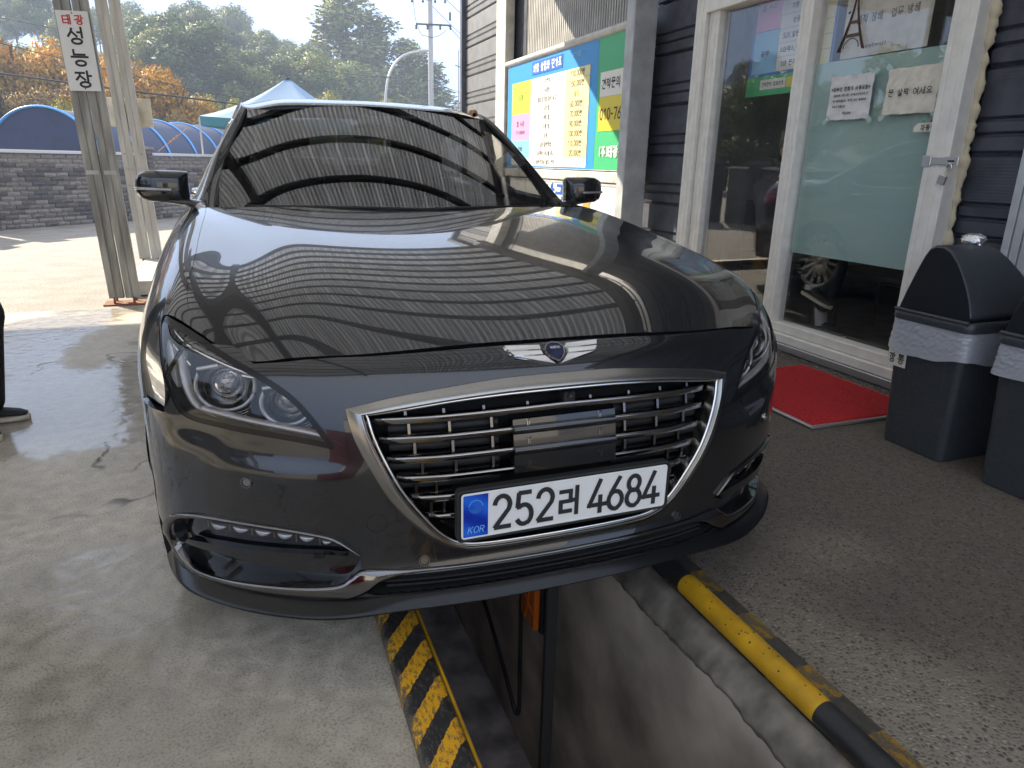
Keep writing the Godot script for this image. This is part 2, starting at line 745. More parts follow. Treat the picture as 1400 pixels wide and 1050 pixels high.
	tp.transparency = BaseMaterial3D.TRANSPARENCY_ALPHA
	worn(mat("paper", Color(0.74, 0.74, 0.74), 0.8), 4.0, 0.9, 1.03, 0.25, 16, 0.01)
	worn(mat("cream_paper", Color(0.74, 0.70, 0.60), 0.8), 4.0, 0.92, 1.03, 0.25, 17, 0.01)
	mat("zinc", Color(0.62, 0.62, 0.62), 0.3, 0.9)
	mat("brown_print", Color(0.09, 0.05, 0.035), 0.5)
	# bins and mat
	worn(mat("bin_plastic", Color(0.042, 0.048, 0.055), 0.42), 3.0, 0.86, 1.08, 0.05, 18, 0.05)
	var bag := mat("bin_bag", Color(0.36, 0.38, 0.42), 0.22)
	bag.albedo_color = Color(Color(0.50, 0.52, 0.57).linear_to_srgb(), 0.72)
	bag.transparency = BaseMaterial3D.TRANSPARENCY_ALPHA
	bag.backlight_enabled = true
	bag.backlight = Color(0.3, 0.3, 0.32)
	mat("aluminium", Color(0.55, 0.55, 0.55), 0.4, 0.9)
	mat("foil", Color(0.8, 0.8, 0.8), 0.25, 0.7)
	# pit
	worn(mat("pit_wall", Color(0.60, 0.515, 0.41), 0.62), 0.55, 0.6, 1.1, 0.12, 19, 0.014)
	worn(mat("pit_floor", Color(0.48, 0.41, 0.39), 0.5), 0.8, 0.6, 1.15, 0.1, 20, 0.02)
	worn(mat("kerb_concrete", Color(0.25, 0.22, 0.175), 0.8), 1.3, 0.5, 1.15, 0.35, 21, 0.03)
	worn(mat("yellow_paint", Color(0.62, 0.34, 0.012), 0.45), 1.6, 0.78, 1.06, 0.0, 22, 0.02)
	worn(mat("black_paint", Color(0.020, 0.020, 0.020), 0.5), 2.0, 0.7, 1.3, 0.0, 23, 0.03)
	mat("conduit_grey", Color(0.06, 0.057, 0.05), 0.7)
	mat("cable", Color(0.010, 0.010, 0.010), 0.5)
	var ol := mat("orange_lens", Color(0.75, 0.16, 0.015), 0.2)
	ol.backlight_enabled = true
	ol.backlight = Color(0.5, 0.12, 0.01)
	# yard
	worn(mat("navy_tarp", Color(0.018, 0.030, 0.085), 0.6), 0.5, 0.8, 1.15, 0.0, 24)
	mat("blue_pipe", Color(0.08, 0.33, 0.75), 0.4)
	var tc := mat("tent_cloth", Color(0.20, 0.29, 0.40), 0.7)
	tc.backlight_enabled = true
	tc.backlight = Color(0.10, 0.16, 0.22)
	mat("tent_valance", Color(0.05, 0.19, 0.22), 0.7)
	worn(mat("mortar", Color(0.30, 0.285, 0.27), 0.9), 1.0, 0.8, 1.1, 0.0, 25)
	for i in 4:
		worn(mat("grey_brick_%d" % i, [Color(0.17, 0.155, 0.155), Color(0.30, 0.275, 0.26), Color(0.12, 0.115, 0.125), Color(0.23, 0.21, 0.20)][i], 0.9), 3.0, 0.75, 1.15, 0.0, 30 + i, 0.02)
	mat("red_brick", Color(0.30, 0.12, 0.07), 0.9)
	mat("coping", Color(0.62, 0.61, 0.59), 0.8)
	mat("concrete_pole", Color(0.40, 0.39, 0.37), 0.8)
	mat("lamp_steel", Color(0.48, 0.48, 0.48), 0.45, 0.6)
	mat("wire", Color(0.03, 0.03, 0.03), 0.6)
	mat("red_roof", Color(0.22, 0.06, 0.05), 0.7)
	mat("white_wall", Color(0.6, 0.58, 0.55), 0.8)
	worn(mat("bark", Color(0.07, 0.055, 0.04), 0.9), 1.0, 0.6, 1.2, 0.0, 40)
	for i in 6:
		var lf := mat("leaf_%d" % i, [Color(0.13, 0.16, 0.045), Color(0.19, 0.21, 0.05), Color(0.26, 0.26, 0.06), Color(0.62, 0.36, 0.03), Color(0.34, 0.38, 0.05), Color(0.40, 0.27, 0.08)][i], 0.65)
		lf.vertex_color_use_as_albedo = true
		lf.backlight_enabled = true
		lf.backlight = Color(0.55, 0.58, 0.18) if i < 3 else Color(0.8, 0.62, 0.12)
	worn(mat("hill_soil", Color(0.06, 0.075, 0.03), 0.95), 0.05, 0.7, 1.2, 0.0, 41)
	# people
	var sk := mat("figure", Color(1, 1, 1), 0.7)
	sk.vertex_color_use_as_albedo = true
	mat("shoe_sole", Color(0.58, 0.52, 0.40), 0.7)
	mat("shoe_upper", Color(0.015, 0.015, 0.016), 0.7)
	mat("white_sock", Color(0.55, 0.55, 0.54), 0.9)
	mat("hair", Color(0.012, 0.010, 0.009), 0.5)
	mat("tan_cloth", Color(0.42, 0.20, 0.08), 0.8)
	mat("dry_leaf", Color(0.40, 0.24, 0.06), 0.8)
	ground_materials()


func ground_materials() -> void:
	# smooth concrete slab, 7.1 m by 8.9 m on one picture: mottling, trowel marks, cracks, and damp patches that are glossier
	var w := 768
	var h := 1024
	var big := grey(noise(FastNoiseLite.TYPE_SIMPLEX_SMOOTH, 0.006, 5, 51), w, h)
	var fine := grey(noise(FastNoiseLite.TYPE_SIMPLEX, 0.09, 3, 52), w, h)
	var wet := grey(noise(FastNoiseLite.TYPE_SIMPLEX_SMOOTH, 0.007, 4, 57), w, h)
	var warp := noise(FastNoiseLite.TYPE_SIMPLEX_SMOOTH, 0.012, 4, 54)
	var crack := noise(FastNoiseLite.TYPE_CELLULAR, 0.006, 1, 55)
	crack.cellular_return_type = FastNoiseLite.RETURN_DISTANCE2_SUB
	crack.cellular_jitter = 1.0
	var hb := PackedByteArray()
	hb.resize(w * h)
	var rb := PackedByteArray()
	rb.resize(w * h)
	var im := paint_tex(w, h, func(x, y):
		var i: int = y * w + x
		var a := big[i] / 255.0
		var f := fine[i] / 255.0
		var d := warp.get_noise_2d(x, y) * 60.0
		var c := crack.get_noise_2d(x + d, y + d * 0.7) + 1.0
		var line := clampf(1.0 - c / 0.022, 0.0, 1.0) * clampf(warp.get_noise_2d(x * 0.7 + 300, y * 0.7) * 4.0 + 0.2, 0.0, 1.0)
		# damp areas: a wide one by the far end near the columns and the strip along the car's flank
		var px: float = -7.5 + 7.09 * x / w
		var pz: float = -4.85 + 8.9 * y / h
		var g := 1.3 - Vector2((px + 2.3) / 1.8, (pz + 2.2) / 2.2).length() + (wet[i] / 255.0 - 0.5) * 3.6 + (f - 0.5) * 0.5
		var wetness := smoothstep(0.15, 0.75, g)
		var t := 0.69 + (a - 0.5) * 0.15 + (f - 0.5) * 0.12
		t *= 1.0 - 0.65 * line
		t *= lerpf(1.0, 0.90, wetness)
		hb[i] = clampi(int((0.55 + (f - 0.5) * lerpf(0.7, 0.25, wetness) + (a - 0.5) * lerpf(0.5, 0.2, wetness) - line * 0.5) * 255), 0, 255)
		rb[i] = clampi(int(lerpf(0.62 + (f - 0.5) * 0.3, 0.10 + f * 0.12, wetness) * 255), 0, 255)
		var stain := smoothstep(-0.6, 1.2, pz + (wet[i] / 255.0 - 0.5) * 3.0) * (0.35 + 0.65 * a)
		t *= 1.0 - 0.16 * stain
		return Color(t * 1.035, t * (0.98 - 0.015 * stain), t * (0.885 - 0.06 * stain)))
	var m := mat("concrete", Color.WHITE, 1.0)
	m.albedo_color = Color.WHITE
	m.albedo_texture = tex(im)
	m.roughness_texture = tex(from_bytes(rb, w, h))
	m.heightmap_enabled = true
	m.heightmap_texture = tex(from_bytes(hb, w, h))
	m.heightmap_scale = 0.55
	var gr := grey(noise(FastNoiseLite.TYPE_SIMPLEX, 0.16, 4, 58), 512, 512)
	var sp := grey(noise(FastNoiseLite.TYPE_SIMPLEX_SMOOTH, 0.02, 4, 59), 512, 512)
	m.detail_enabled = true
	m.detail_blend_mode = BaseMaterial3D.BLEND_MODE_MUL
	m.detail_uv_layer = BaseMaterial3D.DETAIL_UV_1
	m.detail_albedo = tex(paint_tex(512, 512, func(x, y):
		var t := 0.80 + 0.36 * (gr[y * 512 + x] / 255.0) + 0.12 * (sp[y * 512 + x] / 255.0 - 0.5)
		if gr[y * 512 + x] < 38:
			t *= 0.75
		return Color(t, t, t)))
	m.detail_uv_layer = BaseMaterial3D.DETAIL_UV_2
	m.uv2_scale = Vector3(1, 1, 1)
	# washed out asphalt by the office: dark stones standing in paler fines
	var cs := 768
	var stones := noise(FastNoiseLite.TYPE_CELLULAR, 0.075, 1, 61)
	stones.cellular_return_type = FastNoiseLite.RETURN_DISTANCE2_SUB
	var cid := noise(FastNoiseLite.TYPE_CELLULAR, 0.075, 1, 61)
	cid.cellular_return_type = FastNoiseLite.RETURN_CELL_VALUE
	var st := grey(stones, cs, cs)
	var cv := grey(cid, cs, cs)
	var mot := grey(noise(FastNoiseLite.TYPE_SIMPLEX_SMOOTH, 0.012, 4, 63), cs, cs)
	var am := mat("aggregate", Color(1.0, 0.97, 0.93), 0.72)
	am.vertex_color_use_as_albedo = true
	var ah := PackedByteArray()
	ah.resize(cs * cs)
	am.albedo_texture = tex(paint_tex(cs, cs, func(x, y):
		var i: int = y * cs + x
		var e := smoothstep(0.12, 0.5, st[i] / 255.0)
		var dust := 0.35 + 0.3 * (mot[i] / 255.0)
		var stone := 0.27 + 0.32 * (cv[i] / 255.0)
		var t := lerpf(lerpf(0.42, 0.56, dust), stone, e)
		ah[i] = clampi(int((0.25 + 0.6 * e * (0.5 + 0.5 * cv[i] / 255.0)) * 255), 0, 255)
		return Color(t * 1.04, t * 0.98, t * 0.90)))
	am.heightmap_enabled = true
	am.heightmap_texture = tex(from_bytes(ah, cs, cs))
	am.heightmap_scale = 0.45
	triplanar(am, 1.5)
	# plain grey road surface, sun bleached
	var rd := mat("road", Color.WHITE, 0.85)
	var g2 := grey(noise(FastNoiseLite.TYPE_SIMPLEX, 0.2, 3, 65), 512, 512)
	var b2 := grey(noise(FastNoiseLite.TYPE_SIMPLEX_SMOOTH, 0.012, 4, 66), 512, 512)
	rd.albedo_texture = tex(paint_tex(512, 512, func(x, y):
		var i: int = y * 512 + x
		var t := 0.54 + (g2[i] / 255.0 - 0.5) * 0.2 + (b2[i] / 255.0 - 0.5) * 0.1
		return Color(t * 1.03, t * 0.98, t * 0.92)))
	triplanar(rd, 0.35)
	# red coil mat
	var cm := mat("coil_mat", Color.WHITE, 0.75)
	var cc := noise(FastNoiseLite.TYPE_CELLULAR, 0.06, 1, 70)
	cc.cellular_return_type = FastNoiseLite.RETURN_DISTANCE
	var cb := grey(cc, 512, 512)
	cm.albedo_texture = tex(paint_tex(512, 512, func(x, y):
		var t := cb[y * 512 + x] / 255.0
		var k := 0.42 + 0.5 * absf(sin(t * 9.0))
		return Color(0.80 * k + 0.1, 0.10 * k + 0.01, 0.11 * k + 0.01)))
	cm.heightmap_enabled = true
	cm.heightmap_texture = tex(from_bytes(cb, 512, 512))
	cm.heightmap_scale = 0.8
	triplanar(cm, 3.2)
	# hazard stripes, worn to the concrete
	var hz := mat("hazard_paint", Color.WHITE, 0.55)
	var wn := grey(noise(FastNoiseLite.TYPE_SIMPLEX, 0.03, 5, 72), 256, 256)
	var wf := grey(noise(FastNoiseLite.TYPE_SIMPLEX, 0.14, 3, 73), 256, 256)
	hz.albedo_texture = tex(paint_tex(256, 1024, func(x, y):
		var n := wn[(y % 256) * 256 + x] / 255.0
		var f := wf[(y % 256) * 256 + x] / 255.0
		var s := fposmod((y + x * 0.55) / 128.0 + (n - 0.5) * 0.06, 1.0)
		var yel := s < 0.5
		var edge := absf(x - 128.0) / 128.0
		var wear := (n - 0.5) * 1.6 + (f - 0.5) * 1.3 + smoothstep(0.55, 1.0, edge) * 0.9
		var base := Color(0.36, 0.32, 0.27) * (0.8 + 0.4 * f)
		var c := Color(0.86, 0.62, 0.08) if yel else Color(0.15, 0.145, 0.14)
		return c.lerp(base, clampf(wear * 1.6 - (0.05 if yel else 0.25), 0.0, 0.92))))
	hz.roughness = 0.6
	# faded blocks painted along the right edge
	var fz := mat("faded_stripes", Color.WHITE, 0.75)
	fz.albedo_texture = tex(paint_tex(128, 1024, func(x, y):
		var n := wn[(y % 256) * 256 + x] / 255.0
		var f := wf[(y % 256) * 256 + x] / 255.0
		var s := fposmod(y / 64.0 + (n - 0.5) * 0.1, 2.0)
		var base := Color(0.36, 0.325, 0.275) * (0.8 + 0.35 * f)
		if s < 1.0:
			return base.lerp(Color(0.62, 0.45, 0.09), clampf((0.62 - n) * 2.6 + (f - 0.5) * 1.2, 0.05, 0.8))
		return base.lerp(Color(0.19, 0.185, 0.18), clampf(0.9 - n * 0.7 + (f - 0.5) * 0.6, 0.2, 0.9))))
	# plate blue band and its shading are real print
	var pb := mat("plate_band", Color.WHITE, 0.25)
	pb.albedo_texture = tex(paint_tex(64, 128, func(x, y):
		var wv := 0.5 + 0.5 * sin((x * 0.6 + y) * 0.06 + 0.6)
		return Color(0.04 + 0.10 * wv, 0.18 + 0.22 * wv, 0.62 + 0.22 * wv)))


# ---------------------------------------------------------------- the car

const PLAN_X := [0.0, 0.22, 0.42, 0.57, 0.70, 0.79, 0.855, 0.900, 0.925, 0.937, 0.943]
const PLAN_Z := [-0.03, -0.036, -0.062, -0.110, -0.185, -0.262, -0.335, -0.43, -0.56, -0.72, -1.0]
const NOSE_Y := [0.10, 0.16, 0.20, 0.25, 0.30, 0.40, 0.50, 0.58, 0.64, 0.70, 0.745, 0.77, 0.80, 0.84]
const NOSE_Z := [-0.06, 0.0, 0.02, 0.02, 0.0, 0.0, 0.0, -0.012, -0.028, -0.055, -0.09, -0.14, -0.23, -0.40]
const NOSE_W := [0.95, 0.965, 0.972, 0.985, 1.0, 1.0, 1.0, 1.0, 0.998, 0.985, 0.965, 0.955, 0.94, 0.92]
const FY0 := 0.10
const FYS := 0.02


func fascia_point(s: float, y: float) -> Vector3:
	var a := absf(s)
	var idx := [0.0, 1.0, 2.0, 3.0, 4.0, 5.0, 6.0, 7.0, 8.0, 9.0, 10.0]
	var px := spline1(idx, PLAN_X, a)
	var pz := spline1(idx, PLAN_Z, a)
	var nz := spline1(NOSE_Y, NOSE_Z, y)
	nz *= maxf(0.0, 1.0 - 0.35 * (px / 0.64) ** 2) if nz < 0.0 else maxf(0.0, 1.0 - (px / 0.9) ** 2)
	var yc := spline1([0.0, 0.45, 0.60, 0.743, 0.81, 0.85, 1.0], [0.52, 0.515, 0.504, 0.517, 0.555, 0.60, 0.62], px)
	nz -= 0.011 * smoothstep(0.0, 0.05, y - yc) * smoothstep(0.40, 0.56, px) * (1.0 - smoothstep(0.86, 0.92, px))
	return Vector3((1.0 if s >= 0.0 else -1.0) * px * spline1(NOSE_Y, NOSE_W, y), y, pz + nz)


func fx(x: float, y: float) -> Vector2:        # where the skin has this x and height: (row, column) of the net
	var g := 0.0
	var a := 0.0
	var b := 10.0
	for k in 40:
		g = (a + b) * 0.5
		if fascia_point(g, y).x < absf(x):
			a = g
		else:
			b = g
	return Vector2((y - FY0) / FYS, 10.0 + (g if x >= 0.0 else -g))


func fs(s: float, y: float) -> Vector2:
	return Vector2((y - FY0) / FYS, 10.0 + s)


func fpoly(pts: Array, side := 1.0) -> PackedVector2Array:     # outline given as (x, y) on the front; side -1 mirrors it
	var o := PackedVector2Array()
	for p in pts:
		o.append(fx(p.x * side, p.y))
	return o


func fp(x: float, y: float, off := 0.0) -> Vector3:
	var q := fx(x, y)
	return FA.at(q.x, q.y) + FA.normal(q.x, q.y) * off


func both(half: Array) -> Array:               # mirrors a half row of net points, centre first, to a full row
	var o := []
	for i in range(half.size() - 1, 0, -1):
		o.append(half[i] * Vector3(-1, 1, 1))
	o.append_array(half)
	return o


func build_nets() -> void:
	var g := []
	for k in 37:
		var r := []
		for j in range(-10, 11):
			r.append(fascia_point(j, FY0 + FYS * k))
		g.append(r)
	FA = Net.new(g)
	var e := func(s: float, y: float) -> Vector3: return fascia_point(s, y)
	var b := []
	b.append([fp(0, 0.765), fp(0.22, 0.764), fp(0.43, 0.757), fp(0.585, 0.748), e.call(3.95, 0.742), e.call(5.2, 0.782), e.call(6.85, 0.800), e.call(6.48, 0.75), e.call(6.06, 0.69), e.call(5.93, 0.618), e.call(7.0, 0.42), e.call(7.0, 0.2)])
	b.append([Vector3(0, 0.850, -0.42), Vector3(0.22, 0.853, -0.42), Vector3(0.42, 0.858, -0.425), Vector3(0.57, 0.851, -0.43), Vector3(0.70, 0.836, -0.47), Vector3(0.79, 0.838, -0.53), Vector3(0.848, 0.826, -0.58), Vector3(0.893, 0.772, -0.60), Vector3(0.920, 0.69, -0.60), Vector3(0.931, 0.59, -0.60), Vector3(0.935, 0.40, -0.60), Vector3(0.91, 0.20, -0.60)])
	b.append([Vector3(0, 0.911, -0.75), Vector3(0.22, 0.915, -0.75), Vector3(0.43, 0.922, -0.75), Vector3(0.565, 0.914, -0.755), Vector3(0.69, 0.890, -0.77), Vector3(0.782, 0.884, -0.79), Vector3(0.848, 0.870, -0.81), Vector3(0.905, 0.80, -0.82), Vector3(0.935, 0.70, -0.82), Vector3(0.945, 0.58, -0.82), Vector3(0.945, 0.40, -0.82), Vector3(0.92, 0.20, -0.82)])
	b.append([Vector3(0, 0.953, -1.12), Vector3(0.22, 0.957, -1.12), Vector3(0.43, 0.964, -1.12), Vector3(0.56, 0.959, -1.12), Vector3(0.685, 0.941, -1.12), Vector3(0.775, 0.933, -1.13), Vector3(0.840, 0.917, -1.14), Vector3(0.905, 0.845, -1.15), Vector3(0.938, 0.72, -1.15), Vector3(0.947, 0.58, -1.15), Vector3(0.945, 0.40, -1.15), Vector3(0.925, 0.20, -1.15)])
	b.append([Vector3(0, 0.974, -1.50), Vector3(0.22, 0.977, -1.50), Vector3(0.43, 0.982, -1.50), Vector3(0.56, 0.983, -1.51), Vector3(0.68, 0.980, -1.52), Vector3(0.768, 0.979, -1.53), Vector3(0.828, 0.960, -1.54), Vector3(0.905, 0.872, -1.55), Vector3(0.938, 0.73, -1.55), Vector3(0.945, 0.58, -1.55), Vector3(0.940, 0.40, -1.55), Vector3(0.92, 0.20, -1.55)])
	for z in [-2.1, -2.9]:
		var l := 0.0 if z > -2.5 else 0.012
		b.append([Vector3(0, 0.98, z), Vector3(0.22, 0.98, z), Vector3(0.43, 0.985, z), Vector3(0.57, 0.985, z), Vector3(0.70, 0.985, z), Vector3(0.798, 0.985 + l, z), Vector3(0.845, 0.965 + l, z), Vector3(0.912, 0.88 + l, z), Vector3(0.94, 0.74, z), Vector3(0.945, 0.58, z), Vector3(0.938, 0.40, z), Vector3(0.92, 0.20, z)])
	b.append([Vector3(0, 1.0, -3.6), Vector3(0.22, 1.0, -3.6), Vector3(0.43, 1.0, -3.6), Vector3(0.57, 1.0, -3.6), Vector3(0.70, 1.0, -3.6), Vector3(0.80, 1.005, -3.6), Vector3(0.85, 0.98, -3.6), Vector3(0.92, 0.89, -3.6), Vector3(0.945, 0.75, -3.6), Vector3(0.945, 0.58, -3.6), Vector3(0.94, 0.40, -3.6), Vector3(0.92, 0.20, -3.6)])
	b.append([Vector3(0, 1.05, -4.15), Vector3(0.22, 1.05, -4.15), Vector3(0.43, 1.047, -4.15), Vector3(0.57, 1.042, -4.15), Vector3(0.69, 1.032, -4.15), Vector3(0.78, 1.015, -4.15), Vector3(0.84, 0.985, -4.15), Vector3(0.91, 0.90, -4.15), Vector3(0.937, 0.76, -4.15), Vector3(0.942, 0.58, -4.15), Vector3(0.935, 0.40, -4.15), Vector3(0.91, 0.22, -4.15)])
	b.append([Vector3(0, 1.065, -4.6), Vector3(0.22, 1.064, -4.6), Vector3(0.43, 1.06, -4.6), Vector3(0.56, 1.05, -4.6), Vector3(0.67, 1.035, -4.58), Vector3(0.75, 1.013, -4.57), Vector3(0.81, 0.98, -4.56), Vector3(0.875, 0.89, -4.55), Vector3(0.903, 0.76, -4.55), Vector3(0.908, 0.58, -4.55), Vector3(0.90, 0.40, -4.55), Vector3(0.88, 0.25, -4.55)])
	b.append([Vector3(0, 1.065, -4.90), Vector3(0.22, 1.062, -4.90), Vector3(0.42, 1.055, -4.89), Vector3(0.54, 1.045, -4.87), Vector3(0.63, 1.03, -4.84), Vector3(0.69, 1.0, -4.82), Vector3(0.74, 0.965, -4.81), Vector3(0.80, 0.88, -4.80), Vector3(0.835, 0.76, -4.80), Vector3(0.85, 0.58, -4.82), Vector3(0.85, 0.40, -4.82), Vector3(0.83, 0.25, -4.80)])
	for i in b.size():
		b[i] = both(b[i])
	B = Net.new(b)
	var h := []
	h.append([Vector3(0, 0.962, -1.50), Vector3(0.30, 0.962, -1.53), Vector3(0.55, 0.961, -1.62), Vector3(0.745, 0.961, -1.775), Vector3(0.80, 0.966, -1.80), Vector3(0.835, 0.972, -1.84)])
	h.append([Vector3(0, 1.19, -1.925), Vector3(0.28, 1.187, -1.945), Vector3(0.52, 1.182, -2.02), Vector3(0.688, 1.172, -2.105), Vector3(0.745, 1.145, -2.12), Vector3(0.832, 0.978, -2.15)])
	h.append([Vector3(0, 1.405, -2.33), Vector3(0.27, 1.400, -2.345), Vector3(0.46, 1.390, -2.375), Vector3(0.590, 1.372, -2.42), Vector3(0.635, 1.344, -2.435), Vector3(0.825, 0.982, -2.48)])
	h.append([Vector3(0, 1.462, -2.9), Vector3(0.27, 1.456, -2.9), Vector3(0.46, 1.442, -2.9), Vector3(0.592, 1.413, -2.9), Vector3(0.640, 1.372, -2.9), Vector3(0.825, 0.992, -2.9)])
	h.append([Vector3(0, 1.44, -3.5), Vector3(0.27, 1.433, -3.5), Vector3(0.45, 1.417, -3.48), Vector3(0.553, 1.387, -3.45), Vector3(0.592, 1.35, -3.42), Vector3(0.812, 1.0, -3.4)])
	h.append([Vector3(0, 1.27, -3.93), Vector3(0.26, 1.265, -3.92), Vector3(0.45, 1.25, -3.90), Vector3(0.58, 1.22, -3.86), Vector3(0.64, 1.18, -3.82), Vector3(0.81, 1.008, -3.82)])
	h.append([Vector3(0, 1.055, -4.32), Vector3(0.26, 1.055, -4.31), Vector3(0.5, 1.05, -4.27), Vector3(0.66, 1.04, -4.20), Vector3(0.72, 1.035, -4.16), Vector3(0.79, 1.015, -4.2)])
	for i in h.size():
		h[i] = both(h[i])
	var g2 := []
	for i in 5:
		var t := i / 4.0
		var hw := 0.745 - 0.064 * t - 0.091 * t * t
		var r := []
		for k in range(-4, 5):
			var q := k / 4.0
			r.append(Vector3(q * hw, lerpf(0.962, 1.405, t) + 0.028 * t * (1.0 - t) - lerpf(0.001, 0.033, t) * q * q, lerpf(-1.50, -2.33, t) - lerpf(0.275, 0.09, t) * q * q))
		g2.append(r)
	W = Net.new(g2)
	G = Net.new(h)


func circle_hole(z: float, y: float, r: float, side: float, guess: Vector2) -> PackedVector2Array:
	var o := PackedVector2Array()
	var q := guess
	for k in 36:
		var a := PI * 1.25 - TAU * k / 36.0
		var zz := z + cos(a) * r
		var yy := y + sin(a) * r
		if yy < 0.20:
			yy = 0.20
		q = B.on_side(zz, yy, q)
		o.append(Vector2(q.x, q.y if side > 0 else 22.0 - q.y))
	return o


func rect_uv(a: Vector2, b: Vector2, k := 8) -> PackedVector2Array:
	var o := PackedVector2Array()
	for i in k:
		o.append(Vector2(lerpf(a.x, b.x, float(i) / k), a.y))
	for i in k:
		o.append(Vector2(b.x, lerpf(a.y, b.y, float(i) / k)))
	for i in k:
		o.append(Vector2(lerpf(b.x, a.x, float(i) / k), b.y))
	for i in k:
		o.append(Vector2(a.x, lerpf(b.y, a.y, float(i) / k)))
	return o


func mirror_uv(p: PackedVector2Array, width: float) -> PackedVector2Array:
	var o := PackedVector2Array()
	for i in range(p.size() - 1, -1, -1):
		o.append(Vector2(p[i].x, width - p[i].y))
	return o


const HL := [Vector2(0.500, 0.566), Vector2(0.535, 0.576), Vector2(0.620, 0.588), Vector2(0.736, 0.599), Vector2(0.793, 0.602), Vector2(0.822, 0.618), Vector2(0.839, 0.664), Vector2(0.851, 0.735), Vector2(0.854, 0.775), Vector2(0.845, 0.800), Vector2(0.825, 0.800), Vector2(0.778, 0.785), Vector2(0.721, 0.759), Vector2(0.645, 0.722), Vector2(0.584, 0.684), Vector2(0.543, 0.637)]
const GRILLE_OUT_TOP := [Vector2(0, 0.703), Vector2(0.14, 0.701), Vector2(0.27, 0.691), Vector2(0.39, 0.677), Vector2(0.482, 0.657)]
const GRILLE_OUT_SIDE := [Vector2(0.482, 0.657), Vector2(0.474, 0.610), Vector2(0.453, 0.553), Vector2(0.416, 0.478), Vector2(0.385, 0.428), Vector2(0.339, 0.375), Vector2(0.298, 0.340), Vector2(0.250, 0.315), Vector2(0.19, 0.306), Vector2(0, 0.304)]
const GRILLE_IN_TOP := [Vector2(0, 0.665), Vector2(0.13, 0.664), Vector2(0.25, 0.659), Vector2(0.35, 0.650), Vector2(0.440, 0.641)]
const GRILLE_IN_SIDE := [Vector2(0.440, 0.641), Vector2(0.431, 0.600), Vector2(0.414, 0.553), Vector2(0.384, 0.488), Vector2(0.352, 0.438), Vector2(0.313, 0.386), Vector2(0.285, 0.358), Vector2(0.252, 0.338), Vector2(0.19, 0.329), Vector2(0, 0.327)]
const DRL := [Vector2(0.469, 0.324), Vector2(0.511, 0.354), Vector2(0.548, 0.370), Vector2(0.636, 0.382), Vector2(0.757, 0.381), Vector2(0.832, 0.362), Vector2(0.866, 0.330), Vector2(0.880, 0.285), Vector2(0.872, 0.240), Vector2(0.840, 0.215), Vector2(0.789, 0.216), Vector2(0.693, 0.234), Vector2(0.586, 0.246), Vector2(0.520, 0.257), Vector2(0.490, 0.276), Vector2(0.470, 0.290), Vector2(0.60, 0.296), Vector2(0.60, 0.305)]


